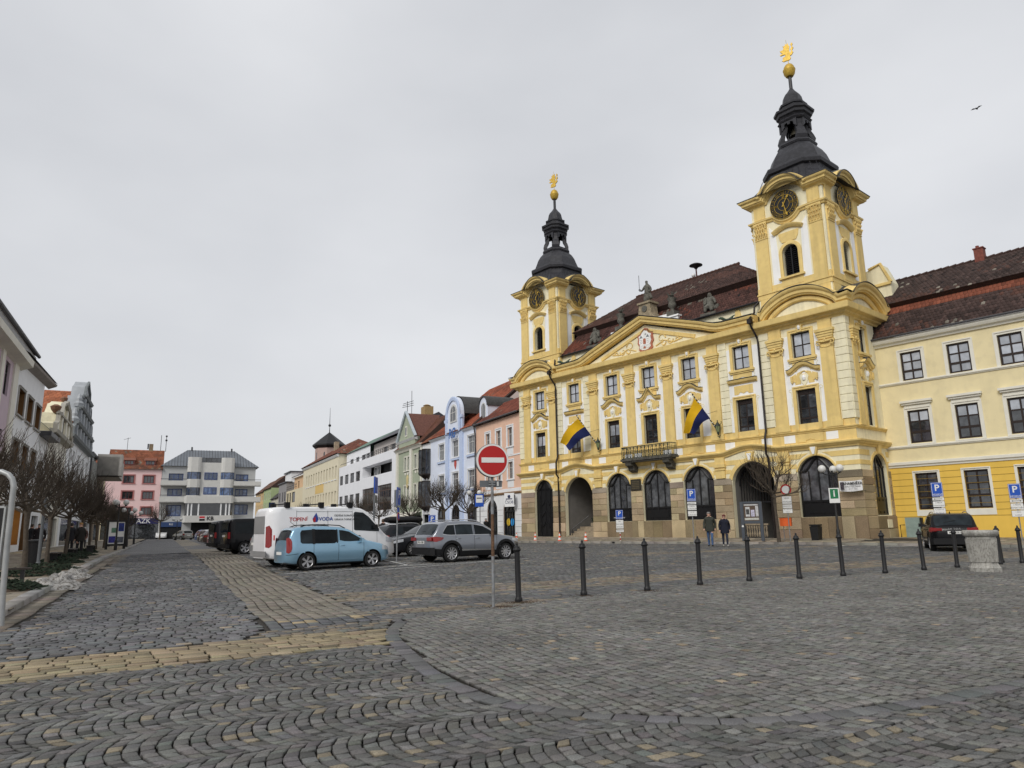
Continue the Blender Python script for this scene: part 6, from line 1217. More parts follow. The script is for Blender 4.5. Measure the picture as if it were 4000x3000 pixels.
class Car:
    def __init__(s, name, label, pos, hd, L, Wd, Ht, ra, fa, prof, belt, m, wr=.32, zb=.2, th=.2, group=None, hard=False, rimk=5, arch=.06, scale=1.0, cat='car', wheels=True):
        s.L, s.W, s.Ht, s.ra, s.fa, s.belt, s.zb, s.th, s.wr, s.m = L, Wd, Ht, ra, fa, belt, zb, th, wr, m
        s.top = prof if hard else smooth_profile(prof); s.R = wr+arch
        ang = math.atan2(hd[1], hd[0]); c, q = math.cos(ang), math.sin(ang)
        # pos = ground point under the middle of the rear axle
        s.o = thing(name, (pos[0]-c*ra*scale, pos[1]-q*ra*scale, float(gz(pos[0], pos[1]))), ang, label, cat, group); s.o.scale = (scale,)*3
        s.body(); 
        if wheels: s.wheels(rimk)
    def wp(s, x):
        u = (x-s.L/2)/(s.L/2); e = min(1, max(0, (abs(u)-.8)/.2)); return s.W/2*(1-.03*u*u-.3*e**2.4)
    def w(s, x, z):
        w = s.wp(x); zt = lerp(s.top, x); zm = .62
        if z <= s.belt: return w*(1-.10*((z-zm)/.45)**2) if z < zm else w*(1-.03*((z-zm)/max(.1, s.belt-zm))**2)
        return w*.97*(1-s.th*(z-s.belt)/max(.2, s.Ht-s.belt))
    def sec(s, x):
        zt = lerp(s.top, x); u = abs((x-s.L/2)/(s.L/2)); zb = s.zb+.08*max(0, u-.8)/.2; zs = min(s.belt, zt-.1)
        pts = [(0, zb), (s.w(x, zb+.06)*.8, zb), (s.w(x, zb+.06)*.97, zb+.03)]
        for k in range(9): z = zb+.07+(zs-zb-.07)*k/8; pts.append((s.w(x, z), z))
        z1 = zt-.07
        for k in range(1, 6): z = zs+(max(z1, zs+.01)-zs)*k/5; pts.append((s.w(x, z), z))
        we = pts[-1][0]; pts += [(we*.96, zt-.035), (we*.88, zt-.015), (we*.6, zt-.004), (0, zt)]
        return pts
    def body(s):
        xs = sorted(set([round(float(v), 4) for v in np.linspace(0, s.L, int(s.L/.06))])); S = [s.sec(x) for x in xs]; n = len(S[0]); mb = MB()
        V = []
        for x, p in zip(xs, S):
            for y, z in p: V.append([x, -y, z])
            for y, z in p[1:-1][::-1]: V.append([x, y, z])
        m = 2*n-2; V = np.array(V)
        for ax in (s.ra, s.fa):
            d = np.hypot(V[:, 0]-ax, V[:, 2]-s.wr); side = (np.abs(V[:, 1]) > s.W*.34)
            k = side & (np.abs(d-s.R) < .045) & (V[:, 2] > s.zb-.02); f = s.R/np.maximum(d[k], 1e-6); V[k, 0] = ax+(V[k, 0]-ax)*f; V[k, 2] = s.wr+(V[k, 2]-s.wr)*f
        dm = np.minimum(np.hypot(V[:, 0]-s.ra, V[:, 2]-s.wr), np.hypot(V[:, 0]-s.fa, V[:, 2]-s.wr)); ins = (dm <= s.R+.002) & (np.abs(V[:, 1]) > s.W*.34)
        F = []
        for i in range(len(xs)-1):
            for j in range(m):
                f = [i*m+j, (i+1)*m+j, (i+1)*m+(j+1) % m, i*m+(j+1) % m]
                if ins[f].all(): continue
                F.append(f)
        F += [list(range(m))[::-1][::-1], list(range((len(xs)-1)*m, len(xs)*m))[::-1]]
        mb.add(V.tolist(), F); s.bo = mb.build('body', s.m, s.o, smooth=38)
        mb = MB()
        for ax in (s.ra, s.fa):
            for sd in (-1, 1):
                q = [(ax+(s.R+.004)*math.cos(a), s.wr+(s.R+.004)*math.sin(a)) for a in np.linspace(-.35, math.pi+.35, 18)]
                y1, y0 = sd*(s.wp(ax)-.02), sd*s.W*.26; mb.add([(x, y1, z) for x, z in q]+[(x, y0, z) for x, z in q], [(i, i+1, 18+i+1, 18+i) for i in range(17)]+[tuple(range(18, 36))])
        mb.box(s.ra, s.fa, -s.W*.34, s.W*.34, s.zb-.03, s.zb+.1); mb.build('wheel_arch', M_well, s.o)
    def patch(s, name, knots, m, eps=.008, sides=(-1, 1), rows=4, n=14, parent=None):
        """sheet following the flank: knots (x, z low, z high)"""
        for sd in sides:
            mb = MB(); xs = np.unique(np.concatenate([np.linspace(knots[0][0], knots[-1][0], n), [k[0] for k in knots]])); K = np.array(knots)
            for x in xs:
                a, b = np.interp(x, K[:, 0], K[:, 1]), np.interp(x, K[:, 0], K[:, 2])
                for j in range(rows+1): z = a+(b-a)*j/rows; mb.v.append((float(x), sd*(s.w(x, z)+eps), float(z)))
            for i in range(len(xs)-1):
                for j in range(rows): f = [i*(rows+1)+j, (i+1)*(rows+1)+j, (i+1)*(rows+1)+j+1, i*(rows+1)+j+1]; mb.f.append(f if sd < 0 else f[::-1]); mb.m.append(0)
            mb.build(name, m, parent or s.o, smooth=60)
    def screen(s, name, x0, x1, m, fw=.86, eps=.012, n=8, fw1=None):
        mb = MB(); K = 9; fw1 = fw1 or fw
        for i in range(n+1):
            x = x0+(x1-x0)*i/n; zt = lerp(s.top, x); dx = .02; sl = (lerp(s.top, x+dx)-lerp(s.top, x-dx))/(2*dx); nx, nz = -sl/math.hypot(1, sl), 1/math.hypot(1, sl); w = s.w(x, zt-.07)*(fw+(fw1-fw)*i/n)
            for k in range(K): y = -w+2*w*k/(K-1); mb.v.append((x+nx*eps, y, zt-.035*(abs(y)/max(w, .01))**3+nz*eps))
        for i in range(n):
            for k in range(K-1): mb.f.append([i*K+k, (i+1)*K+k, (i+1)*K+k+1, i*K+k+1][::-1]); mb.m.append(0)
        mb.build(name, m, s.o, smooth=60)
    def wheels(s, k):
        for ax in (s.ra, s.fa):
            for sd in (-1, 1):
                r = s.wr; w = ob('wheel', Car.tyre(r), s.o, (ax, sd*(s.wp(ax)-.13), r)); w.rotation_euler = (0, 0, 0 if sd < 0 else math.pi); o = ob('rim', Car.rim(r, k), w)
    _c = {}
    @staticmethod
    def tyre(r):
        key = ('t', round(r, 3))
        if key not in Car._c:
            mb = MB().lathe([(r*.66, -.09), (r*.7, -.11), (r*.93, -.11), (r, -.08), (r, .08), (r*.93, .11), (r*.7, .11), (r*.66, .09)], 32); mb.xf(Matrix.Rotation(math.pi/2, 4, 'X')); Car._c[key] = mb.mesh('wheel', M_tyre, 40)
        return Car._c[key]
    @staticmethod
    def rim(r, k):
        key = ('r', round(r, 3), k)
        if key not in Car._c:
            R = r*.69; mb = MB().lathe([(R*.9, .06), (R, .112), (R*1.02, .118), (R*.94, .1), (R*.9, .05)], 28, mi=0); mb.lathe([(.02, .02), (R*.92, .03), (R*.92, .035)], 20, mi=1)
            for i in range(k):
                a = 2*math.pi*i/k
                for off in ((-.13, .13) if k < 8 else (0,)):
                    ca, sa = math.cos(a+off), math.sin(a+off); c2, s2 = math.cos(a+off*.5), math.sin(a+off*.5); hw = .12*R
                    mb.add([(c2*.15*R-s2*hw*.8, s2*.15*R+c2*hw*.8, .09), (c2*.15*R+s2*hw*.8, s2*.15*R-c2*hw*.8, .09), (ca*.93*R+sa*hw, sa*.93*R-ca*hw, .105), (ca*.93*R-sa*hw, sa*.93*R+ca*hw, .105), (c2*.15*R-s2*hw*.8, s2*.15*R+c2*hw*.8, .04), (c2*.15*R+s2*hw*.8, s2*.15*R-c2*hw*.8, .04), (ca*.93*R+sa*hw, sa*.93*R-ca*hw, .05), (ca*.93*R-sa*hw, sa*.93*R+ca*hw, .05)], [(0, 1, 2, 3), (1, 5, 6, 2), (3, 2, 6, 7), (0, 3, 7, 4)], 0)
            mb.lathe([(.001, .1), (.19*R, .1), (.24*R, .085), (.24*R, .03)], 14, mi=0); mb.xf(Matrix.Rotation(math.pi/2, 4, 'X')); Car._c[key] = mb.mesh('rim', [M_rim, M_well], 35)
        return Car._c[key]
    def seam(s, x, z0, z1, m=None, sides=(-1, 1), dx=0.): s.patch('door_seam', [(x, z0, z1), (x+.012, z0, z1)], m or M_well, .003, sides, 8, 2)
    def handle(s, x, z, m):
        for sd in (-1, 1): MB().tube([(x-.09, sd*(s.w(x, z)+.005), z), (x-.07, sd*(s.w(x, z)+.035), z+.005), (x+.07, sd*(s.w(x, z)+.035), z+.01), (x+.09, sd*(s.w(x, z)+.005), z+.005)], .016, 6).build('handle', m, s.o, smooth=60)
    def mirror(s, x, z, m):
        for sd in (-1, 1): y = s.w(x, z); MB().add([(x-.06, sd*(y-.02), z-.06), (x+.05, sd*(y-.02), z-.06), (x+.08, sd*(y+.2), z-.07), (x-.05, sd*(y+.22), z-.07), (x-.05, sd*(y+.0), z+.05), (x+.03, sd*(y+.0), z+.05), (x+.06, sd*(y+.18), z+.09), (x-.05, sd*(y+.2), z+.09)], [(0, 1, 2, 3)[::-1], (4, 5, 6, 7), (0, 1, 5, 4), (1, 2, 6, 5), (2, 3, 7, 6), (3, 0, 4, 7)]).build('mirror', m, s.o)
    def plate(s, rear, z, txt=None):
        x = -.012 if rear else s.L+.012; MB().box(x-.008, x+.008, -.26, .26, z-.055, z+.055).build('number_plate', M_plate, s.o)
        if txt: text('plate_lettering', txt, .11, M_ink, s.o, (x-.012 if rear else x+.012, 0, z), (math.pi/2, 0, -math.pi/2 if rear else math.pi/2))
    def rails(s, x0, x1, m):
        for sd in (-1, 1):
            pts = []
            for t in np.linspace(0, 1, 9): x = x0+(x1-x0)*t; zt = lerp(s.top, x); pts.append((x, sd*(s.w(x, zt-.07)*.86), zt+(.045 if .05 < t < .95 else -.01)))
            MB().tube(pts, .02, 6).build('roof_rail', m, s.o, smooth=60)
    def archtrim(s, m, wdt=.07, sides=(-1, 1)):
        for ax in (s.ra, s.fa):
            for sd in sides:
                mb = MB(); N_ = 22
                for a in np.linspace(-.25, math.pi+.25, N_):
                    for r in (s.R-.012, s.R+wdt): x, z = ax+r*math.cos(a), s.wr+r*math.sin(a); mb.v.append((x, sd*(s.w(min(max(x, .02), s.L-.02), max(z, s.zb))+.012), z))
                for i in range(N_-1): f = [2*i, 2*i+1, 2*i+3, 2*i+2]; mb.f.append(f if sd > 0 else f[::-1]); mb.m.append(0)
                mb.build('arch_trim', m, s.o, smooth=60)
    def interior(s, x0, x1):
        mb = MB()
        for x in (x0, x1):
            for y in (-.36, .36): mb.box(x-.06, x+.1, y-.22, y+.22, .5, s.belt+.12).box(x-.03, x+.06, y-.12, y+.12, s.belt+.12, s.belt+.32)
        mb.build('seats', M_well, s.o)
HD = (.80, .60)
def rowpos(s_, t=3.75): return (SD[0]*s_+SN[0]*t, SD[1]*s_+SN[1]*t)
def side_at(p, hd, wd): n = math.hypot(*hd); return (p[0]-hd[1]/n*wd, p[1]+hd[0]/n*wd)      # from the near-side tyre to the axle's middle
# light blue high-roof family car
P_blue = paint('light_blue_metallic', (.24, .42, .56), .55, .28)
c = Car('family_car', 'light blue high-roofed family car parked nearest the camera', side_at((-7.36, 25.62), HD, .69), HD, 4.2, 1.69, 1.61, .77, 3.38,
    [(0, .62), (.03, .98), (.1, 1.12), (.24, 1.5), (.42, 1.57), (.9, 1.605), (1.5, 1.6), (2.1, 1.56), (2.42, 1.48), (3.12, 1.06), (3.3, 1.02), (3.75, .92), (4.02, .8), (4.15, .66), (4.2, .5)], .97, P_blue, .315, rimk=5, scale=.955)
c.patch('side_window', [(.5, 1.02, 1.36), (.56, .97, 1.45), (.95, .96, 1.47)], M_cgl); c.patch('side_window', [(1.06, .96, 1.475), (1.8, .95, 1.46), (1.9, 1.0, 1.445)], M_cgl); c.patch('side_window', [(2.02, 1.06, 1.44), (2.2, 1.02, 1.42), (2.42, 1.01, 1.37), (2.9, 1.02, 1.1)], M_cgl)
c.patch('window_trim', [(.95, .94, 1.49), (1.06, .94, 1.49)], M_plast, .007); c.patch('window_trim', [(1.9, .96, 1.47), (1.95, .96, 1.46)], M_plast, .007)
c.screen('windscreen', 2.5, 3.1, M_cgl, .93); c.screen('rear_window', .09, .24, M_cgl, .85); c.rails(.55, 2.3, M_plast)
for x, z0, z1 in ((1.0, .42, .95), (1.97, .32, 1.45), (3.0, .33, 1.0)): c.seam(x, z0, z1)
c.patch('sill_trim', [(1.15, .22, .25), (3.0, .22, .25)], M_plast); c.handle(2.12, .86, P_blue); c.handle(1.1, .86, P_blue) if False else None; c.mirror(2.88, 1.03, P_blue)
c.patch('tail_lamp', [(.035, .66, 1.16), (.1, .62, 1.2), (.17, .68, 1.14), (.2, .8, 1.05)], M_tl, .012); c.patch('headlamp', [(3.78, .66, .84), (3.95, .66, .82), (4.13, .64, .72)], M_hl, .01); c.patch('fog_lamp', [(4.02, .34, .46), (4.14, .36, .44)], M_hl, .012)
c.patch('bumper_seam', [(.03, .55, .565), (.42, .6, .615)], M_well, .004); c.patch('fuel_flap', [(.38, .8, .97), (.55, .8, .97)], P_blue, .004); c.interior(1.2, 2.2); c.plate(True, .62)
MB().tube([(.6, 0, 1.59), (.35, 0, 1.78)], .008, 5).build('aerial', M_plast, c.o)
# silver-grey SUV
P_sil = paint('silver_metallic', (.22, .235, .265), .6, .28)
def suv(name, label, pos, hd, m, scale=1., clad=True, group=None):
    c = Car(name, label, pos, hd, 4.38, 1.84, 1.6, .88, 3.52, [(0, .7), (.03, .98), (.12, 1.06), (.42, 1.5), (.6, 1.56), (1.2, 1.6), (1.8, 1.6), (2.3, 1.55), (2.55, 1.47), (3.2, 1.07), (3.4, 1.03), (3.95, .96), (4.2, .86), (4.33, .7), (4.38, .52)], 1.0, m, .345, zb=.22, rimk=10, scale=scale, group=group)
    c.patch('side_window', [(.52, 1.1, 1.16), (.72, 1.07, 1.42), (1.05, 1.05, 1.46)], M_cgl); c.patch('side_window', [(1.1, 1.05, 1.465), (1.9, 1.04, 1.45)], M_cgl); c.patch('side_window', [(2.0, 1.04, 1.445), (2.4, 1.04, 1.38), (2.98, 1.05, 1.1)], M_cgl)
    c.patch('window_trim', [(.48, 1.06, 1.09), (.75, 1.035, 1.055), (2.98, 1.03, 1.05)], M_chr, .011); c.patch('window_trim', [(.5, 1.16, 1.19), (.74, 1.43, 1.46), (1.5, 1.475, 1.495), (2.0, 1.455, 1.475), (2.45, 1.38, 1.405), (3.0, 1.09, 1.115)], M_chr, .011)
    c.screen('windscreen', 2.6, 3.2, M_cgl, .93); c.screen('rear_window', .13, .42, M_cgl, .88); c.rails(.7, 2.4, M_chr)
    for x, z0, z1 in ((1.07, .55, 1.04), (1.95, .3, 1.44), (3.05, .3, 1.0)): c.seam(x, z0, z1)
    c.handle(1.2, .9, m); c.handle(2.1, .9, m); c.mirror(2.9, 1.08, M_plast)
    if clad: c.patch('cladding', [(.0+.03, .3, .55), (.5, .27, .5)], M_plast, .012); c.patch('cladding', [(1.25, .23, .42), (3.15, .23, .42)], M_plast, .012); c.patch('side_trim', [(1.35, .43, .5), (3.0, .43, .455)], M_chr, .014); c.archtrim(M_plast, .1); c.patch('cladding', [(3.95, .26, .42), (4.32, .3, .42)], M_plast, .012)
    c.patch('tail_lamp', [(.02, .82, .98), (.2, .8, 1.0), (.42, .86, .97), (.5, .92, .97)], M_tl, .012); c.patch('headlamp', [(3.85, .78, .88), (4.1, .72, .86), (4.3, .68, .76)], M_hl, .01); c.interior(1.25, 2.25)
    return c
c = suv('parked_suv', 'silver grey SUV with black cladding parked beside the no-entry sign pole', side_at((-2.55, 28.72), HD, .8), HD, P_sil); c.plate(True, .78, '9C4 1528'); MB().add([(-.02, -.75, .3), (-.02, .75, .3), (-.02, .75, .58), (-.02, -.75, .58), (.1, -.9, .3), (.1, .9, .3), (.1, .9, .58), (.1, -.9, .58)], [(0, 3, 2, 1), (0, 4, 7, 3), (1, 2, 6, 5), (3, 7, 6, 2)]).build('bumper', M_plast, c.o); MB().box(-.012, .03, -.8, -.45, .84, .97).box(-.012, .03, .45, .8, .84, .97).build_each('tail_lamp', M_tl, c.o); MB().tube([(.2, 0, 1.2), (.2, .45, 1.17)], .012, 4).build('wiper', M_plast, c.o)
# black SUV in front of the wing
hd2 = (.42, .907)
P_bk = paint('black_paint', (.006, .006, .007), .0, .2)
c = suv('parked_suv', 'black SUV seen from behind, parked by the stone well in front of yellow wing', (18.35, 30.35), hd2, P_bk, .98); c.plate(True, .78, '6C2 2561'); MB().box(-.02, .04, -.85, -.45, .86, .97).box(-.02, .04, .45, .85, .86, .97).build_each('tail_lamp', M_tl, c.o); MB().box(-.03, .05, -.8, .8, .3, .55).build('bumper', M_plast, c.o); MB().tube([(.24, -.1, 1.28), (.2, .35, 1.2)], .012, 4).build('wiper', M_plast, c.o); text('badge', 'S K O D A', .1, M_chr, c.o, (-.0, 0, .93), (math.pi/2, 0, -math.pi/2)); MB().tube([(.9, 0, 1.57), (.85, 0, 1.66)], [.03, .01], 6).build('aerial', P_bk, c.o)
# white works van
P_wv = paint('van_white', (.78, .78, .79), 0., .4)
vp = rowpos(29.3, 4.3)
c = Car('works_van', 'white works van with red stripe and roof bars behind light blue car', vp, HD, 5.4, 2.02, 2.28, 1.0, 4.2, [(0, 1.9), (.02, 2.1), (.1, 2.2), (.5, 2.25), (3.4, 2.26), (3.8, 2.2), (4.05, 2.08), (4.75, 1.25), (4.9, 1.12), (5.2, .98), (5.36, .75), (5.4, .5)], 1.2, P_wv, .34, zb=.26, th=.12, cat='van')
c.patch('side_window', [(3.45, 1.35, 2.0), (3.5, 1.32, 2.05), (3.85, 1.3, 2.02), (4.1, 1.28, 1.85), (4.55, 1.26, 1.38)], M_cgl); c.screen('windscreen', 4.1, 4.72, M_cgl, .94)
for x in (1.1, 2.35, 3.38, 4.45): c.seam(x, .5, 2.1 if x < 3.4 else 1.25)
c.patch('panel_seam', [(1.1, 2.05, 2.062), (3.38, 2.05, 2.062)], M_well, .004); c.patch('rub_strip', [(.3, .7, .72), (3.3, .7, .72)], mat('light_grey_plastic', (.3, .3, .3), .6, 0), .01)
c.patch('red_stripe', [(.02, 1.0, 1.19), (3.3, 1.0, 1.19)], mat('red_vinyl', (.5, .012, .012), .4, 0), .006); c.patch('slide_rail', [(.95, 1.34, 1.4), (2.6, 1.34, 1.4)], M_plast, .01)
c.patch('tail_lamp', [(.02, .75, 1.5), (.12, .72, 1.55), (.2, .8, 1.4)], M_tl, .012); c.patch('headlamp', [(4.85, .85, 1.05), (5.1, .82, 1.0), (5.3, .78, .88)], M_hl, .01); c.mirror(4.35, 1.45, M_plast); c.handle(3.62, 1.1, M_plast)
for x in (.75, 2.1, 3.3): MB().tube([(x, -.85, 2.36), (x, .85, 2.36)], .025, 6).box(x-.09, x+.09, -.9, -.72, 2.2, 2.42).box(x-.09, x+.09, .72, .9, 2.2, 2.42).build('roof_bar', M_plast, c.o)
M_vred = mat('van_red_letter', (.45, .02, .02), .5, 0); M_vblu = mat('van_blue_letter', (.02, .06, .3), .5, 0)
RV = (math.pi/2, 0, 0)
def vt(s_, size, m, x, z, al='LEFT', b=.0): y = -c.w(x, z)-.012; o = text('lettering', s_, size, m, c.o, (x, y, z), RV, al, .002, b); return o
vt('TOPENÍ', .205, M_vred, .82, 1.76, b=.012); vt('VODA', .205, M_vblu, 1.98, 1.77, b=.012); vt('Martin Lechovič', .15, M_ink, 1.25, 1.52); vt('ČIŠTĚNÍ TOPNÝCH SOUSTAV', .1, M_ink, 2.62, 1.9); vt('ÚPRAVA TOPNÉ VODY', .1, M_ink, 2.62, 1.75); vt('tel.: 775 190 890', .12, M_wht, .75, 1.095)
y = -c.w(1.85, 1.8)-.012; MB().prism([(1.77, 1.66), (1.85, 1.62), (1.93, 1.66), (1.97, 1.78), (1.9, 1.95), (1.88, 2.02), (1.8, 1.9), (1.73, 1.78)], y-.004, y).build('drop_logo', M_vblu, c.o); MB().prism([(1.76, 1.67), (1.84, 1.64), (1.86, 1.75), (1.83, 1.88), (1.78, 1.8), (1.74, 1.76)], y-.008, y-.004).build('flame_logo', M_vred, c.o)
MB().box(-.03, .0, -.9, .9, .4, .6).box(-.02, .01, -.6, .6, 1.25, 1.9).build('rear_door_panel', mat('grey_door_trim', (.25, .25, .25), .5, .1), c.o)
# generic shapes for the rest
def estate(name, label, pos, hd, m, group='cars parked in the slanted row', Ht=1.48, L=4.68, box=False, rimk=10):
    c = Car(name, label, pos, hd, L, 1.82, Ht, .95, .95+2.69, [(0, .72), (.04, .98), (.12, 1.02), (.5, Ht-.1), (.8, Ht-.03), (1.8, Ht), (2.3, Ht-.04), (2.6, Ht-.12), (3.3, .98), (3.5, .95), (4.2, .84), (4.5, .74), (L-.05, .6), (L, .46)], .94, m, .325, zb=.18, rimk=rimk, group=group)
    c.patch('side_window', [(.55, 1.0, 1.06), (.8, .98, Ht-.18), (1.2, .97, Ht-.15)], M_cgl); c.patch('side_window', [(1.25, .97, Ht-.145), (2.05, .96, Ht-.16)], M_cgl); c.patch('side_window', [(2.13, .96, Ht-.165), (2.5, .96, Ht-.23), (3.1, .97, 1.01)], M_cgl)
    c.screen('windscreen', 2.66, 3.28, M_cgl, .93); c.screen('rear_window', .14, .5, M_cgl, .86); c.mirror(3.0, 1.0, m); c.handle(1.3, .85, m); c.handle(2.25, .85, m); c.rails(.9, 2.3, M_chr)
    for x, z0, z1 in ((1.22, .45, .96), (2.09, .25, 1.3), (3.2, .25, .93)): c.seam(x, z0, z1)
    c.patch('tail_lamp', [(.02, .74, .9), (.3, .76, .9), (.4, .82, .88)], M_tl, .012); c.patch('headlamp', [(4.15, .66, .78), (4.4, .62, .75), (4.62, .58, .66)], M_hl, .01); c.interior(1.35, 2.3); c.plate(True, .75)
    if box: b = MB(); b.lathe([(.05, -1.1), (.3, -1.05), (.4, -.8), (.42, .6), (.3, 1.0), (.05, 1.1)], 14); b.xf(Matrix.Translation((1.7, 0, Ht+.22)) @ Matrix.Rotation(math.pi/2, 4, 'Y') @ Matrix.Diagonal((.45, 1, 1, 1))); b.build('roof_box', M_plast, c.o, smooth=50)
    return c
def hatch(name, label, pos, hd, m, group='cars parked in the slanted row', L=4.05, Ht=1.5):
    c = Car(name, label, pos, hd, L, 1.74, Ht, .72, .72+2.53, [(0, .68), (.03, .95), (.1, 1.0), (.36, Ht-.12), (.55, Ht-.03), (1.3, Ht), (1.9, Ht-.05), (2.2, Ht-.14), (2.9, 1.0), (3.05, .97), (3.6, .86), (3.9, .74), (L-.04, .58), (L, .46)], .93, m, .31, zb=.19, group=group)
    c.patch('side_window', [(.6, 1.0, Ht-.2), (1.2, .97, Ht-.15), (1.28, .97, Ht-.15)], M_cgl); c.patch('side_window', [(1.36, .97, Ht-.15), (1.9, .97, Ht-.19), (2.7, .98, 1.05)], M_cgl); c.screen('windscreen', 2.25, 2.86, M_cgl, .93); c.screen('rear_window', .12, .36, M_cgl, .86); c.mirror(2.6, 1.02, m)
    c.seam(1.32, .3, 1.3); c.seam(2.75, .3, .92); c.patch('tail_lamp', [(.02, .72, .95), (.2, .74, .96)], M_tl, .012); c.patch('headlamp', [(3.6, .66, .78), (3.98, .6, .7)], M_hl, .01); c.interior(1.1, 1.9); c.plate(True, .7)
    return c
def minibus(name, label, pos, hd, m, group='cars parked in the slanted row', L=4.9, Ht=1.97):
    c = Car(name, label, pos, hd, L, 1.92, Ht, .9, .9+3.0, [(0, 1.2), (.04, 1.75), (.14, 1.9), (.4, Ht-.02), (2.6, Ht), (3.1, Ht-.06), (3.35, Ht-.16), (4.05, 1.15), (4.2, 1.06), (4.7, .92), (4.86, .7), (L, .5)], 1.08, m, .345, zb=.22, th=.13, cat='van', group=group)
    for a, b in ((.35, 1.45), (1.55, 2.5)): c.patch('side_window', [(a, 1.14, Ht-.22), (b, 1.12, Ht-.2)], M_cgl)
    c.patch('side_window', [(2.6, 1.12, Ht-.2), (3.1, 1.12, Ht-.26), (3.75, 1.13, 1.25)], M_cgl); c.screen('windscreen', 3.4, 4.02, M_cgl, .93); c.mirror(3.6, 1.2, m)
    for x in (1.5, 2.55, 3.7): c.seam(x, .35, Ht-.15)
    c.patch('tail_lamp', [(.02, .85, 1.2), (.12, .85, 1.2)], M_tl, .012); c.patch('headlamp', [(4.3, .8, .95), (4.8, .72, .85)], M_hl, .01); MB().box(-.02, .02, -.7, .7, 1.2, 1.75).build('rear_window', M_cgl, c.o); MB().box(-.06, .08, -.9, .9, .35, .55).build('bumper', M_plast, c.o); c.plate(True, 1.0)
    return c
P_dk = paint('dark_grey_metallic', (.025, .026, .03), .3, .25); P_rd = paint('red_paint', (.3, .012, .02), .1, .3); P_b2 = paint('blue_paint', (.03, .13, .45), .1, .3); P_w2 = paint('white_car_paint', (.7, .7, .7), 0, .3); P_gb = paint('grey_beige_metallic', (.24, .23, .21), .5, .35); P_br = paint('dark_brown_paint', (.05, .03, .025), .2, .3); P_db = paint('navy_paint', (.012, .015, .05), .1, .3); P_sb = paint('pale_silver_paint', (.45, .46, .47), .4, .3)
rh = (-HD[0], -HD[1])
estate('estate_car', 'black estate car facing left between the blue car and silver SUV', (-3.1, 35.9), rh, P_dk)
estate('estate_car', 'dark estate car with black roof box behind the black estate', (-6.6, 38.6), HD, P_dk, box=True)
estate('estate_car', 'white-roofed estate car behind the silver SUV', (-3.9, 41.5), HD, P_w2)
hatch('hatchback_car', 'white hatchback with red tail lamp between black minibus and white van', rowpos(35.4, 4.5), HD, P_sb)
minibus('black_minibus', 'large black minibus with alloy wheels parked in the slanted row', rowpos(43.4, 3.95), HD, P_bk)
minibus('black_minibus', 'smaller black minibus just beyond the large one', rowpos(50.6, 3.7), HD, P_dk)
for s_, m_, fn, lb in ((57.5, P_db, hatch, 'navy car half hidden beyond the black minibuses'), (63, P_sb, estate, 'pale silver car next to the red car'), (70, P_rd, hatch, 'red hatchback parked in the slanted row'), (77.5, P_br, estate, 'dark brown car beyond the red hatchback'), (84.5, P_w2, hatch, 'white hatchback beyond the brown car'), (92, P_br, hatch, 'brown hatchback second from the end of the row'), (99, P_b2, hatch, 'bright blue hatchback at the far end of the row')):
    fn('hatchback_car' if fn is hatch else 'estate_car', lb, rowpos(s_, 4.4), HD, m_)
hatch('hatchback_car', 'grey beige hatchback parked sideways in front of the bank block', (-52.0, 114.3), (-.75, .66), P_gb, None)
minibus('white_delivery_van', 'white delivery van with dark front parked by the shop left of bank', (-66.5, 136), (.4, -.9), P_w2, None)
# ------------------------------------------------------------------ street furniture, signs, trees, people, small things
M_iron = mat('black_cast_iron', (.012, .012, .013), .5, .25, 12, .2, 60); M_pole = mat('grey_steel_pole', (.22, .23, .24), .5, .2, 6, c2=(.12, .08, .05), amt=.35); M_sgy = mat('sign_back_grey', (.13, .14, .15), .55, .1)
M_sred = mat('sign_red', (.42, .012, .012), .45, .04); M_swh = mat('sign_white', (.72, .72, .70), .5, .03); M_sbl = mat('sign_blue', (.01, .075, .42), .45, .03); M_sgn = mat('sign_green', (.01, .16, .06), .45, 0)
def facing(x, y): return -math.atan2(x, y)
# bollards
BP = [(.06, 14.93), (1.49, 16.04), (3.02, 16.82), (4.54, 18.04), (6.02, 18.85), (7.5, 19.33), (8.9, 19.86), (10.37, 20.5), (11.95, 21.36), (13.34, 22.04), (15.25, 22.95), (15.75, 23.6), (16.23, 23.35)]
words = ['first', 'second', 'third', 'fourth', 'fifth', 'sixth', 'seventh', 'eighth', 'ninth', 'tenth']
bshaft = MB().lathe([(.095, 0), (.1, .03), (.1, .06), (.085, .08), (.075, .1), (.072, .9), (.072, .905)], 18).mesh('shaft', M_iron, 40); bhead = MB().lathe([(.072, .9), (.1, .915), (.105, .935), (.09, .955), (.078, .965), (.078, .985), (.04, 1.005), (.03, 1.02), (.035, 1.04), (.02, 1.06), (.001, 1.066)], 18).mesh('head', M_iron, 50)
M_litter = mat('earth_and_litter', (.075, .052, .035), .95, .5, 30, .5, 60)
for i, (x, y) in enumerate(BP):
    lb = f'black iron bollard, {words[i]} from the no-entry sign pole' if i < 10 else ('black iron bollard partly hidden behind the stone well, nearer the black SUV', 'black iron bollard showing just behind the well top', 'rightmost black iron bollard, at the edge of the photo')[i-10]
    o = thing('bollard', g(x, y), rnd.uniform(0, 6), lb, 'bollard', 'black iron bollards along the pavement edge'); o.rotation_euler[0] = rnd.uniform(-.025, .025); o.rotation_euler[1] = rnd.uniform(-.02, .02); o.scale = (.78, .78, 1.11); ob('shaft', bshaft, o); ob('head', bhead, o)
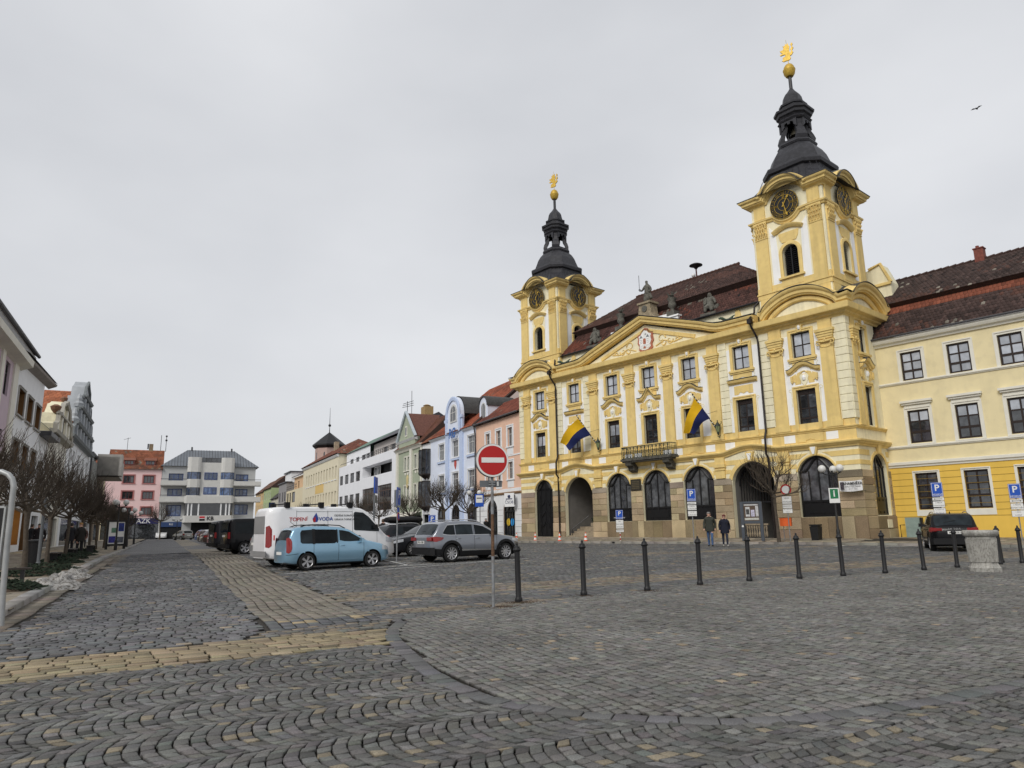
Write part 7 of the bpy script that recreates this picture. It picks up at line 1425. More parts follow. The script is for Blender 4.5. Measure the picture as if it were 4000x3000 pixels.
# a thin crust of earth and litter round the nearest bollards
def crust(cx, cy, rx, ry, n, m=None, name='dirt_patch', zmax=.02):
    mb = MB(); r2 = random.Random(int(cx*10+cy*7))
    for k in range(n):
        a = r2.uniform(0, 6.28); d = abs(r2.gauss(0, .5)); x, y = cx+rx*d*math.cos(a), cy+ry*d*math.sin(a); s_ = r2.uniform(.006, .022); z = float(gz(x, y))+r2.uniform(-.004, zmax*.4); t = r2.uniform(0, 3)
        mb.add([(x+s_*math.cos(t), y+s_*math.sin(t), z), (x+s_*math.cos(t+2), y+s_*math.sin(t+2), z+s_*.3), (x+s_*math.cos(t+4), y+s_*math.sin(t+4), z+.002), (x, y, z+s_*.6)], [(0, 1, 3), (1, 2, 3), (2, 0, 3)])
    o = mb.build(name, m or M_litter); tag(o, kind='stuff'); return o
for i, (x, y) in enumerate([(-.3, 14.2)]+BP[:4]): crust(x+.05, y-.05, .5, .3, 420 if i < 2 else 160)
# no-entry sign
t = thing('no_entry_sign', g(-.43, 14.1), facing(-.43, 14.1)+.22, 'red round no-entry sign with white bar on grey pole, centre of the photo', 'sign')
MB().tube([(0, 0, -.1), (0, 0, .95)], .03, 10).tube([(0, 0, 1.75), (0, 0, 3.1)], .03, 10).build('pole', M_pole, t, smooth=50); MB().tube([(0, 0, .95), (0, 0, 1.75)], .0315, 10).build('pole_sleeve', mat('rusty_sleeve', (.11, .06, .035), .8, .4, 10, c2=(.2, .12, .06)), t, smooth=50)
circ = lambda r, z=2.8, n=48: arc(0, z, r, 0, 360*(n-1)/n, n-1)
MB().prism(circ(.325), -.075, -.045).build('rim', M_swh, t); MB().prism(circ(.29), -.079, -.0745).build('disc', M_sred, t); MB().box(-.225, .235, -.083, -.0785, 2.755, 2.855).build('bar', M_swh, t); MB().prism(circ(.335), -.0445, .03).build('backing', M_sgy, t)
MB().prism([(-.24, 2.28), (.2, 2.28), (.21, 2.29), (.21, 2.4), (.2, 2.41), (-.24, 2.41)], .035, .05).build('back_plate', M_sgy, t); MB().box(-.06, .06, -.035, .045, 2.31, 2.34).box(-.06, .06, -.035, .045, 2.36, 2.39).build_each('clamp', M_pole, t); MB().box(.1, .14, .02, .034, 2.3, 2.39).build('sticker', M_swh, t)
# bent tube frame at the left edge with a black board
t = thing('tube_sign_frame', g(-8.85, 12.6), 0, 'bent pale grey tube frame holding a black board at the left edge', 'sign frame')
MB().tube([(.07, 0, -.1), (.02, 0, .62), (0, 0, 1.3), (-.01, 0, 2.2), (-.01, 0, 2.36), (-.05, 0, 2.48), (-.13, 0, 2.57), (-.25, 0, 2.62), (-.9, 0, 2.62), (-1.02, 0, 2.55), (-1.08, 0, 2.4), (-1.1, 0, 0)], .047, 12).build('tube', mat('pale_galvanised', (.36, .37, .37), .45, .15, 5, metal=.3), t, smooth=60); MB().box(-1.0, -.1, -.03, .03, .95, 1.98).build('board', M_blk, t); MB().box(-.1, -.07, -.045, .045, .93, 2.0).box(-1.03, -1.0, -.045, .045, .93, 2.0).box(-1.0, -.1, -.045, .045, 1.98, 2.02).build_each('board_frame', bpy.data.materials['pale_galvanised'], t)
def psign(t, z, w=.5, h=.7, under=None, rz=0, thick=.03):
    pn = MB().box(-w/2, w/2, -.06, -.06+thick, z, z+h).build('panel', M_sbl, t, None, rz); MB().box(-w/2+.02, w/2-.02, -.064, -.0605, z+.02, z+.035).box(-w/2+.02, w/2-.02, -.064, -.0605, z+h-.035, z+h-.02).box(-w/2+.02, -w/2+.035, -.064, -.0605, z+.035, z+h-.035).box(w/2-.035, w/2-.02, -.064, -.0605, z+.035, z+h-.035).build('border', M_swh, t, None, rz)
    c_, s_ = math.cos(rz), math.sin(rz); text('lettering', 'P', h*.62, M_swh, t, (.066*s_, -.066*c_, z+h*.6), (math.pi/2, 0, rz), ext=.002, bold=.02)
    if under: text('lettering', under, h*.16, M_swh, t, (.066*s_, -.066*c_, z+h*.14), (math.pi/2, 0, rz), ext=.002)
def plate(t, z, h, w, lines, size, arrow=0, bx=0):
    MB().box(bx-w/2, bx+w/2, -.055, -.035, z, z+h).build('plate', M_swh, t); MB().box(bx-w/2-.012, bx+w/2+.012, -.05, -.03, z-.012, z+h+.012).build('plate_back', M_ink, t)
    for k, s_ in enumerate(lines): text('lettering', s_, size, M_ink, t, (bx, -.057, z+h*(1-(k+.5)/len(lines))), ext=.001)
    if arrow:
        zc = z+h/2; MB().box(bx-w*.36, bx+w*.36, -.058, -.0555, zc-.012, zc+.012).prism([(bx-w*.42, zc), (bx-w*.28, zc+.035), (bx-w*.28, zc-.035)], -.058, -.0555).build('arrow', M_ink, t)
        if arrow == 2: MB().prism([(bx+w*.42, zc), (bx+w*.28, zc-.035), (bx+w*.28, zc+.035)], -.058, -.0555).build('arrow', M_ink, t)
# parking sign in the car park, turned nearly edge-on
t = thing('parking_sign', g(-4.78, 29.34), math.radians(84), 'blue parking sign turned edge-on, on a pole between light blue car and SUV', 'sign'); MB().tube([(0, 0, 0), (0, 0, 3.0)], .03, 8).build('pole', M_pole, t); psign(t, 2.25, .5, .75); MB().box(-.25, .25, .05, .08, 2.2, 2.9).build('second_panel', M_sgy, t, None, .5); MB().prism(circ(.16, 1.82, 24), -.06, -.04).build('round_panel', mat('sign_rim_red', (.3, .02, .03), .5, 0), t); MB().prism(circ(.11, 1.82, 24), -.065, -.0605).build('round_panel_centre', M_sbl, t); MB().box(-.12, .12, -.06, -.04, 2.0, 2.18).build('small_plate', M_sbl, t)
t = thing('parking_sign', g(-7.43, 38), math.radians(88), 'dark blue sign seen edge-on over the white van bonnet', 'sign'); MB().tube([(0, 0, 0), (0, 0, 4.0)], .05, 8).build('pole', M_sgy, t); MB().box(-.35, .35, -.1, -.05, 3.1, 3.95).build('panel', M_sbl, t); MB().box(-.25, .25, -.1, -.05, 2.6, 3.0).build('plate', M_sgy, t)
# temporary parking sign and cones
t = thing('temporary_parking_sign', g(7.3, 50), facing(7.3, 50), 'temporary parking sign on red and white post among traffic cones', 'sign'); psign(t, 1.62, .5, .62, 'POD DOHLEDEM'); plate(t, .98, .58, .5, ['NA', 'POVOLENÍ', 'MĚ PÚPN'], .1); plate(t, .74, .17, .5, [], .1, 1)
for k in range(5): MB().tube([(0, 0, .05+.14*k), (0, 0, .19+.14*k)], .03, 8).build('post', M_sred if k % 2 else M_swh, t)
MB().prism([(-.55, -.25), (.55, -.25), (.6, 0), (.55, .25), (-.55, .25), (-.6, 0)], .0, .1, 'z').build('base', M_plast, t); MB().tube([(0, 0, .7), (0, 0, 2.2)], .025, 8).build('pole', M_pole, t)
M_cor = mat('cone_orange', (.75, .09, .02), .5, .08)
cb = MB().prism([(-.2, -.2), (.2, -.2), (.2, .2), (-.2, .2)], 0, .04, 'z').mesh('base', M_cor); cc1 = MB().lathe([(.15, .04), (.13, .2)], 16).lathe([(.095, .36), (.075, .5)], 16).lathe([(.045, .66), (.03, .74)], 16).mesh('cone', M_cor, 40); cc2 = MB().lathe([(.13, .2), (.095, .36)], 16).lathe([(.075, .5), (.045, .66)], 16).mesh('stripes', M_swh, 40)
for i, (x, y, lb) in enumerate(((1.63, 57.3, 'orange and white traffic cone farthest left in front of the dark town hall door'), (3.39, 54.6, 'orange and white traffic cone in the middle of the three'), (5.14, 52.4, 'orange and white traffic cone nearest the temporary parking sign'), (.15, 58.2, 'orange and white traffic cone just past the silver SUV bonnet'))):
    t = thing('traffic_cone', g(x, y), .3*i, lb, 'traffic cone', 'traffic cones by the kerb'); t.scale = (1.0,)*3; ob('base', cb, t); ob('cone', cc1, t); ob('stripes', cc2, t)
def reserved(pos, z0, label, lines1, lines2, rz, arrow=1, zt=3.5):
    t = thing('reserved_parking_sign', pos, rz, label, 'sign', 'reserved parking signs'); z = z0-pos[2]; MB().tube([(0, 0, -.1), (0, 0, z+.6)], .028, 8).build('pole', M_pole, t); psign(t, z, .5, .7, 'RÉSERVÉ'); plate(t, z-.19, .14, .5, [], .1, arrow); plate(t, z-.52, .28, .5, lines1, .085); plate(t, z-.86, .28, .5, lines2, .06)
sw = lambda x, y: (x, y, float(gz(x, y))+.14)
reserved((10.4, 42.0, .42), 2.8, 'blue reserved parking sign on pole in front of the arched windows', ['3 MÍSTA', 'NA POVOLENÍ'], ['PO - PÁ', 'MĚSTSKÉHO ÚŘADU'], facing(10.4, 42)+.1)
reserved(sw(21.3, 36.0), 2.62, 'blue reserved parking sign directly above the black SUV', ['3 MÍSTA', 'NA POVOLENÍ MÚ'], ['SLUŽEBNÍ MÚ', 'PO - PÁ 7 - 17'], facing(21.3, 36)); reserved(sw(24.15, 34.5), 2.42, 'blue reserved parking sign at the right edge of the photo', ['1 MÍSTO', 'MĚSTSKÝ ÚŘAD'], ['1 MÍSTO', 'SLUŽEBNÍ'], facing(24.2, 34.5), 2)
# lamp posts with globe lamps
M_globe = mat('white_glass_globe', (.62, .62, .60), .35, .05, 4, spec=.5)
def lamp(pos, hz, label, arms=3, ph=0., group='globe street lamps', arm=.42, gr=.2):
    t = thing('street_lamp', pos, ph, label, 'street lamp', group); MB().lathe([(.11, 0), (.1, .6), (.06, .7), (.05, hz-.3), (.045, hz-.1)], 10).build('post', M_iron, t, smooth=40)
    for k in range(arms):
        a = 2*math.pi*k/arms; c_, s_ = math.cos(a), math.sin(a); MB().tube([(0, 0, hz-.35), (arm*.6*c_, arm*.6*s_, hz-.32), (arm*c_, arm*s_, hz-.22)], .03, 6).lathe([(.07, hz-.24), (.09, hz-.15), (.07, hz-.12)], 8, (arm*c_, arm*s_, 0)).build('arm', M_iron, t); MB().sphere((arm*c_, arm*s_, hz), gr, 16).build('globe', M_globe, t, smooth=60)
    return t
lp = lamp((17.45, 39.0, .42), 3.9, 'street lamp with three white globes carrying a green information sign', 3, 1.0, None, .52, .21)
MB().box(-.26, .26, -.1, -.06, 2.05, 2.85).build('information_board', M_swh, lp, None, facing(17.45, 39)-1.0); MB().box(-.2, .2, -.104, -.1, 2.28, 2.8).build('information_panel', M_sgn, lp, None, facing(17.45, 39)-1.0)
_r = facing(17.45, 39)-1.0; text('lettering', 'i', .5, M_swh, lp, (.11*math.sin(_r), -.11*math.cos(_r), 2.54), (math.pi/2, 0, _r), bold=.02)
lamp((-3.1, 56, .42), 3.75, 'street lamp with two white globes beside the peach bank house', 2, 0., arm=.4); lamp((-27.6, 50, .4), 3.25, 'globe street lamp among the left trees, nearest the poster stand', 3, .4); lamp((-33.3, 62, .4), 3.1, 'globe street lamp among the left trees beyond the poster stand', 2, .4); lamp((-38.5, 73, .45), 3.1, 'globe street lamp farthest up the left sidewalk', 2, .3); lamp((-51.6, 110, .38), 3.15, 'street lamp with two globes in front of the bank shop', 2, .45, arm=.5, gr=.25); lamp((-23.5, 96, .4), 3.6, 'globe street lamp by the cream house, over the white van roof', 2, .3)
t = thing('bus_stop_sign', (-2.6, 54.5, .3), facing(-2.6, 54.5), 'blue and white bus stop sign left of the bank house', 'sign'); MB().tube([(0, 0, 0), (0, 0, 3.6)], .035, 8).build('pole', M_pole, t); MB().box(-.38, .28, -.06, -.03, 2.75, 3.7).build('panel', M_sbl, t); MB().box(-.3, .2, -.065, -.0605, 3.05, 3.6).build('white_field', M_swh, t); MB().box(-.24, .14, -.07, -.0655, 3.35, 3.42).build('symbol', M_ink, t)
t = thing('parking_sign', (-6.3, 55, .3), facing(-6.3, 55), 'small blue parking sign low in front of the light blue house', 'sign'); MB().tube([(0, 0, 0), (0, 0, 2)], .03, 6).build('pole', M_pole, t); psign(t, 1.45, .55, .75)
# sign cluster, letter box, bin beside the passage arch
t = thing('prohibition_sign', (15.6, 41.0, .42), facing(15.6, 41), 'round red-ringed prohibition sign over white plates behind the bare tree', 'sign'); MB().tube([(0, 0, 0), (0, 0, 3.2)], .03, 8).build('pole', M_pole, t); MB().prism(circ(.3, 2.9, 36), -.06, -.03).build('ring', M_sred, t); MB().prism(circ(.22, 2.9, 36), -.064, -.0605).build('disc', M_swh, t); plate(t, 2.1, .42, .5, ['VJEZD', 'POVOLEN'], .1); plate(t, 1.86, .2, .5, ['ZÁSOBOVÁNÍ'], .07); plate(t, 1.58, .24, .5, ['MĚ Ú RADNICE', 'PRŮJEZD'], .06)
t = thing('orange_letter_box', (15.55, 41.3, .42), HROT+.3, 'orange letter box on a thin post right of the bare tree', 'letter box'); MB().prism([(-.3, .85), (.3, .85), (.3, 1.28), (-.3, 1.28)], -.16, .16).box(-.32, .32, -.18, .18, 1.28, 1.31).box(-.2, .2, -.165, -.15, 1.18, 1.21).build('box', mat('post_orange', (.72, .12, .02), .45, .05), t); MB().tube([(-.15, 0, 0), (-.15, 0, .86)], .02, 6).tube([(.15, 0, 0), (.15, 0, .86)], .02, 6).build('post', M_pole, t)
t = thing('litter_bin', (17.1, 41.0, .42), HROT, 'black square litter bin by the town hall corner', 'litter bin'); MB().add([(-.2, -.2, 0), (.2, -.2, 0), (.2, .2, 0), (-.2, .2, 0), (-.25, -.25, .8), (.25, -.25, .8), (.25, .25, .8), (-.25, .25, .8)], [(0, 1, 5, 4), (1, 2, 6, 5), (2, 3, 7, 6), (3, 0, 4, 7), (0, 3, 2, 1)]).build('body', M_iron, t); MB().box(-.26, .26, -.26, .26, .84, .92).box(-.2, .2, -.2, .2, .78, .84).build('lid', M_iron, t)
# notice board stand
t = thing('notice_board', (13.85, 42.0, .45), facing(13.85, 42)-.18, 'grey glazed notice board with posters left of the bare tree', 'notice board'); M_nb = mat('blue_grey_steel', (.06, .07, .085), .5, .1)
MB().box(-.62, -.45, -.08, .08, 0, 2.25).box(.45, .62, -.08, .08, 0, 2.25).build_each('leg', M_nb, t); MB().box(-.5, .5, -.06, .06, 1.0, 1.15).box(-.5, .5, -.06, .06, 2.15, 2.27).box(-.5, -.43, -.06, .06, 1.15, 2.15).box(.43, .5, -.06, .06, 1.15, 2.15).build('frame', M_nb, t); MB().box(-.43, .43, -.02, .03, 1.15, 2.15).build('back_board', mat('brown_pinboard', (.1, .07, .05), .8, .15), t)
for (x, z, w_, h_, cc) in ((-.2, 1.4, .24, .55, (.55, .55, .55)), (.08, 1.4, .2, .38, (.5, .48, .6)), (.32, 1.4, .16, .6, (.5, .5, .5)), (-.2, 1.52, .18, .3, (.05, .05, .05)), (.0, 2.03, .8, .08, (.45, .45, .45)), (.0, 1.2, .8, .12, (.5, .5, .45))): MB().box(x-w_/2, x+w_/2, -.03 if cc[0] > .1 else -.034, -.0205, z, z+h_).build('poster', mat('poster%d' % int(x*100+z*1000), cc, .6, .3, 9), t)
MB().prism(arc(-.53, .85, .06, 0, 345, 15), -.09, -.08).build('sticker', M_swh, t)
# banner on the corner of the hall
t = thing('cloth_banner', hl(-.55, -.55, 3.45), HROT, 'white cloth banner with black lettering stretched at the town hall corner', 'banner'); mb = MB(); n_ = 12
for i in range(n_+1):
    x = -.65+1.3*i/n_; dz = -.05*math.sin(math.pi*i/n_); y = .04*math.sin(i*1.1); mb.v += [(x, y, dz), (x, y, .58+dz*.8)]
for i in range(n_): mb.f.append([2*i, 2*i+2, 2*i+3, 2*i+1]); mb.m.append(0)
mb.build('cloth', mat('banner_cloth', (.72, .72, .72), .8, .03), t); text('lettering', 'ANAMNÉZA', .2, M_ink, t, (.14, -.06, .4), ext=.002, bold=.02); text('lettering', 'LADISLAV MARIA WAGNER', .072, M_ink, t, (.14, -.06, .23), ext=.002); text('lettering', 'galerie 2. 2. – 14. dubna', .05, M_ink, t, (.14, -.06, .1), ext=.002); MB().box(-.56, -.36, -.06, -.05, .08, .5).build('picture', mat('banner_photo', (.06, .05, .06), .7, .6, 14), t); MB().tube([(.65, 0, .55), (.8, .1, .65)], .012, 4).tube([(.65, 0, .0), (.8, .1, -.05)], .012, 4).build('guy_line', M_iron, t)
# stone well pedestal
t = thing('stone_well', g(13.25, 20.62), .35, 'weathered pale stone fluted well pedestal standing among the bollards', 'well'); t.scale = (.8, .8, 1)
M_well2 = mat('weathered_pale_stone', (.36, .35, .32), .9, .2, 5, .6, 60, c2=(.16, .15, .13), amt=.6, streak=.4)
sq8 = lambda k: [(k, -k*.42), (k, k*.42), (k*.42, k), (-k*.42, k), (-k, k*.42), (-k, -k*.42), (-k*.42, -k), (k*.42, -k)]
def oring(prof, mb=None):
    mb = mb or MB(); vs = []; fs = []
    for r, z in prof: vs += [(x, y, z) for x, y in sq8(r)]
    for i in range(len(prof)-1):
        for q in range(8): fs.append((i*8+q, i*8+(q+1) % 8, (i+1)*8+(q+1) % 8, (i+1)*8+q))
    fs.append(tuple(range(8*(len(prof)-1), 8*len(prof)))); return mb.add(vs, fs)
oring([(.47, -.05), (.48, .1), (.44, .13), (.42, .17), (.4, .2)]).build('base', M_well2, t); oring([(.395, .19), (.44, .95), (.45, .97)]).build('body', M_well2, t); oring([(.43, .95), (.5, .98), (.53, 1.02), (.545, 1.07), (.53, 1.11), (.48, 1.13)]).build('rim', M_well2, t)
mb = MB()
for q in range(8):
    A_, B_ = Vector(sq8(1)[q]), Vector(sq8(1)[(q+1) % 8])
    if q in (7, 0): continue
    n_ = 7 if (A_-B_).length > .8 else 5
    for k in range(n_):
        p = A_.lerp(B_, (k+.5)/n_); mb.tube([(p.x*.405, p.y*.405, .26), (p.x*.445, p.y*.445, .9)], .026, 6)
mb.build('fluting', M_well2, t)
# electricity cabinet by the wing
t = thing('electric_cabinet', hl(1.35, 3.9, .35), HROT, 'grey green electricity cabinet at the foot of yellow wing', 'cabinet'); M_cab = mat('faded_green_paint', (.24, .31, .28), .6, .12, 4); MB().box(-.38, .38, -.2, .2, 0, .52).box(-.38, .38, -.2, .2, .535, 1.12).build_each('door', M_cab, t); MB().box(-.36, .36, -.18, .22, .5, 1.1).build('body', M_cab, t); MB().tube([(-.75, 0, 0), (-.75, 0, .7), (-.5, 0, .7)], .03, 6).build('rack', mat('rusty_iron', (.06, .03, .02), .8, .3), t); MB().box(.4, .5, -.1, .1, .0, 1.1).build('meter_pipe', M_iron, t)
# bird
t = thing('bird', (44.04, 60, 39.2), .6, 'small dark bird gliding in the sky right of the tall tower', 'bird'); MB().lathe([(.01, -.22), (.06, -.1), (.08, .05), (.05, .16), (.02, .22)], 8).xf(Matrix.Rotation(math.pi/2, 4, 'Y')).build('body', M_iron, t); MB().add([(-.05, 0, 0), (.08, 0, 0), (.06, .25, .12), (-.05, .5, .05), (-.12, .25, .1)], [(0, 1, 2, 3, 4)]).add([(-.05, 0, 0), (.08, 0, 0), (.06, -.25, .12), (-.05, -.5, .05), (-.12, -.25, .1)], [(4, 3, 2, 1, 0)]).build_each('wing', M_iron, t)

# ---- on the town hall: balcony, flags, lanterns, statues, siren, plaque
M_wi = mat('wrought_iron_green', (.02, .03, .024), .5, .3, 8); M_dst = mat('dark_weathered_stone', (.06, .058, .05), .9, .4, 4, c2=(.16, .15, .12), amt=.6)
bal = ob('balcony', None, hall)
MB().prism([(-19.9, -1.1), (-14.5, -1.1), (-14.5, 0), (-19.9, 0)], 6.86, 7.05, 'z').box(-19.8, -14.6, -1.0, 0, 6.74, 6.86).build('slab', M_dst, bal)
for x in (-19.2, -15.2): MB().prism([(0, 6.74), (-.95, 6.74), (-.9, 6.5), (-.55, 6.35), (-.5, 6.1), (-.2, 5.95), (0, 5.9)], x-.32, x+.32, 'x').build('bracket', M_dst, bal)
mb = MB()
for z in (7.1, 8.05): mb.tube([(-19.8, 0, z), (-19.8, -1.02, z), (-14.6, -1.02, z), (-14.6, 0, z)], .035, 5)
for k in range(27):
    x = -19.8+.2*k; mb.tube([(x, -1.02, 7.1), (x, -1.02, 8.05)], .026, 4)
    if k % 2 == 0 and k < 26:
        for s in (-1, 1): mb.tube([(x+.2+s*(.03+.07*math.sin(q*1.3)), -1.03, 7.15+.14*q) for q in range(7)], .028, 4)
        mb.tube([(x+.2+.07*math.cos(a), -1.03, 7.92+.07*math.sin(a)) for a in np.linspace(0, 6.28, 9)], .026, 4)
for s in (-19.8, -14.6):
    for k in range(1, 5): mb.tube([(s, -.2*k, 7.1), (s, -.2*k, 8.05)], .016, 4)
mb.build('railing', M_wi, bal)
M_fy = mat('flag_yellow', (.80, .47, .01), .8, .06, 3); M_fb = mat('flag_blue', (.008, .016, .09), .8, .1, 3)
def flag(xb, label, tip, fl):
    t = hall_frame(thing('wall_flag', (0, 0, 0), 0, label, 'flag', 'flags on the town hall front')); b = Vector((xb, -.3, 8.6)); e = Vector(tip)
    t.location = hl(*b); loc = lambda p: tuple(Vector(p)-b)
    pl = MB(); N_ = 22; pl.tube([loc(b+(e-b)*i/N_) for i in range(N_+1)], .045, 8); pl.build('pole', mat('pole_black' + str(xb), (.02, .02, .02), .5, 0), t)
    mb = MB()
    for i in range(12): p = b+(e-b)*(i+.5)/12; d_ = (e-b)/40; mb.tube([loc(p), loc(p+d_)], .048, 8)
    mb.build('pole_stripe', M_swh, t); MB().sphere(loc(e), .07, 8).build('finial', M_iron, t)
    # cloth hanging from the upper pole, fly end swung out by the wind
    A, B, C_, D = [Vector(q) for q in fl]; nu, nv = 16, 12
    for nm, r0, r1, m in (('yellow_stripe', 0, 6, M_fy), ('blue_stripe', 6, 12, M_fb)):
        mb = MB()
        for j in range(r0, r1+1):
            v = j/nv
            for i in range(nu+1):
                u = i/nu; p = (A.lerp(B, v)).lerp(D.lerp(C_, v), u); sag = Vector((.12*math.sin(u*3.1)*(1-v*.4), .16*math.sin(u*7+v*2.2)*u+.1*math.sin(v*6)*u, .10*math.sin(u*5+v*4)*u+.28*math.sin(math.pi*u))); q = p+sag; mb.v.append(loc(q))
        for j in range(r1-r0):
            for i in range(nu): a = j*(nu+1)+i; mb.f.append([a, a+1, a+nu+2, a+nu+1]); mb.m.append(0)
        mb.build(nm, m, t, smooth=60)
    MB().tube([loc((xb+.02, -.05, 10.2)), loc(b+(e-b)*.45)], .012, 4).build('stay', M_iron, t)
flag(-23.2, 'yellow and blue flag on slanting pole, left of the balcony', (-23.95, -2.15, 11.35), [(-23.9, -2.02, 11.1), (-23.35, -1.0, 9.6), (-25.3, -1.9, 8.25), (-26.1, -2.4, 9.2)])
flag(-10.5, 'yellow and blue flag on slanting pole, right of the balcony', (-11.25, -2.15, 11.35), [(-11.2, -2.02, 11.15), (-10.6, -1.0, 9.5), (-11.85, -1.5, 8.3), (-12.4, -2.2, 8.55)])
for xb, lb in ((-23.05, 'ornate green wall lantern below the left flag pole'), (-10.35, 'ornate green wall lantern below the right flag pole')):
    t = hall_frame(thing('wall_lantern', (0, 0, 0), 0, lb, 'lantern', 'wall lanterns')); t.location = hl(xb, -.2, 8.2); M_gl = mat('lantern_glass', (.25, .3, .15), .3, .2)
    MB().lathe([(.1, .25), (.2, .7), (.19, .72)], 6, (0, -.25, 0)).build('glass', M_gl, t); mb = MB(); [mb.tube([(.1*math.cos(a), -.25+.1*math.sin(a), .25), (.2*math.cos(a), -.25+.2*math.sin(a), .72)], .02, 4) for a in np.arange(6)*math.pi/3]; mb.lathe([(.24, .72), (.2, .8), (.1, .95), (.03, 1.05), (.05, 1.12), (.01, 1.2)], 8, (0, -.25, 0)).lathe([(.02, .0), (.08, .1), (.1, .25)], 8, (0, -.25, 0)); mb.build('frame', M_wi, t)
    MB().tube([(0, .2, .1), (0, -.1, -.1), (.12, -.25, -.2), (-.08, -.25, -.05)], .025, 5).tube([(.2, -.25, .8), (.35, -.25, .9), (.36, -.25, 1.02), (.28, -.25, 1.0)], .025, 5).tube([(-.2, -.25, .8), (-.35, -.25, .9), (-.36, -.25, 1.02), (-.28, -.25, 1.0)], .025, 5).build('scroll_bracket', M_wi, t)
def on_hall(name, x, y, z, label, cat, group=None):
    t = hall_frame(thing(name, (0, 0, 0), 0, label, cat, group)); t.location = hl(x, y, z); return t
M_sta = mat('statue_sandstone', (.13, .125, .105), .9, .35, 5, .5, 20, c2=(.045, .043, .038), amt=.7)
# skeleton-grown figures share one builder
def grow(name, verts, edges, radii, m, parent, sub=1, root=0):
    me = bpy.data.meshes.new(name); me.from_pydata([tuple(v) for v in verts], edges, []); o = bpy.data.objects.new('tmp_'+name, me)
    sk = o.modifiers.new('skin', 'SKIN'); sk.use_smooth_shade = True
    for i, r in enumerate(radii): me.skin_vertices[0].data[i].radius = (r, r) if not isinstance(r, tuple) else r
    me.skin_vertices[0].data[root].use_root = True; sb = o.modifiers.new('sub', 'SUBSURF'); sb.levels = sub; sb.render_levels = sub
    nm = evaluated(o); bpy.data.meshes.remove(me); nm.name = name; nm.materials.clear()
    for q in (m if isinstance(m, (list, tuple)) else [m]): nm.materials.append(q)
    return ob(name, nm, parent)
t = on_hall('justice_statue', -17.6, 1.0, 19.3, 'dark stone statue holding a sword upright on the pediment pedestal', 'statue')
MB().prism([(-1.25, 0), (1.2, 0), (.95, .35), (.7, .7), (.6, 1.6), (-.62, 1.6), (-.75, .7), (-1.0, .35)], -.5, .5).box(-.75, .75, -.62, .62, 1.6, 1.78).build('pedestal', mat('pedestal_stone', (.32, .26, .17), .9, .3, 3, c2=(.12, .1, .08)), t)
MB().prism(arc(0, 1.15, .3, 0, 345, 12), -.56, -.5).build('mask_relief', M_sta, t)
f = grow('figure', [(0, 0, 1.8), (.03, 0, 2.3), (0, 0, 2.75), (.02, 0, 3.2), (.05, 0, 3.45), (.02, -.02, 3.6), (.0, -.03, 3.78), (.02, -.02, 3.9), (-.25, -.05, 3.3), (-.42, -.2, 2.98), (-.6, -.3, 3.05), (.3, .0, 3.28), (.42, .05, 2.95), (.3, -.15, 2.72), (-.2, -.1, 1.85), (.25, .1, 2.5), (.38, .12, 2.1)], [(0, 1), (1, 2), (2, 3), (3, 4), (4, 5), (5, 6), (6, 7), (4, 8), (8, 9), (9, 10), (4, 11), (11, 12), (12, 13), (1, 14), (2, 15), (15, 16)], [.32, .27, .25, .24, .2, .09, .15, .12, .13, .09, .07, .14, .11, .08, .18, .16, .18], M_sta, t)
MB().box(-.63, -.6, -.32, -.29, 2.95, 4.5).box(-.72, -.5, -.33, -.28, 3.1, 3.16).build('sword', M_iron, t)
def urn(x, label):
    t = on_hall('stone_urn', x, 1.0, 19.1, label, 'urn', 'urns on the pediment'); MB().box(-.45, .45, -.4, .4, 0, .5).build('plinth', M_sta, t); MB().lathe([(.22, .5), (.16, .65), (.2, .8), (.36, 1.0), (.34, 1.15), (.28, 1.4), (.4, 1.62), (.42, 1.72)], 12).build('bowl', M_sta, t, smooth=50)
    mb = MB(); r2 = random.Random(int(x*10)); [mb.tube([(0, 0, 1.7), (r2.uniform(-.25, .25), r2.uniform(-.25, .25), 1.95), (r2.uniform(-.4, .4), r2.uniform(-.3, .3), r2.uniform(2.0, 2.35))], [.1, .08, .03], 5) for k in range(10)]; mb.build('flowers', M_dst, t)
urn(-20.85, 'stone urn left of the sword statue'); urn(-14.95, 'stone urn right of the sword statue')
for x, sx, lb in ((-23.95, -1, 'seated stone figure group on the left roof edge'), (-10.95, 1, 'seated stone figure group on the right roof edge')):
    t = on_hall('statue_group', x, .75, 18.2, lb, 'statue', 'seated figures on the roof edge'); MB().box(-.75, .75, -.5, .5, -.1, .2).build('plinth', M_sta, t)
    grow('figure', [(0, 0, .5), (.02, .05, .95), (0, .05, 1.35), (-.02, 0, 1.62), (-.02, -.03, 1.85), (-.02, -.03, 2.0), (-.28, 0, 1.5), (-.45, -.1, 1.15), (-.35, -.3, .95), (.28, 0, 1.48), (.48, -.1, 1.2), (.6, -.2, .9), (-.25, -.35, .75), (-.3, -.4, .25), (.25, -.35, .7), (.35, -.4, .25), (.5, .1, .55), (.62, .05, .95)], [(0, 1), (1, 2), (2, 3), (3, 4), (4, 5), (2, 6), (6, 7), (7, 8), (2, 9), (9, 10), (10, 11), (0, 12), (12, 13), (0, 14), (14, 15), (0, 16), (16, 17)], [.36, .3, .26, .1, .16, .12, .16, .12, .09, .16, .12, .1, .2, .15, .2, .15, .24, .16], M_sta, t); MB().prism([(-.65*sx, .3), (-.3*sx, .4), (-.35*sx, 1.7), (-.6*sx, 1.6)], -.1, .0).build('shield', M_sta, t)
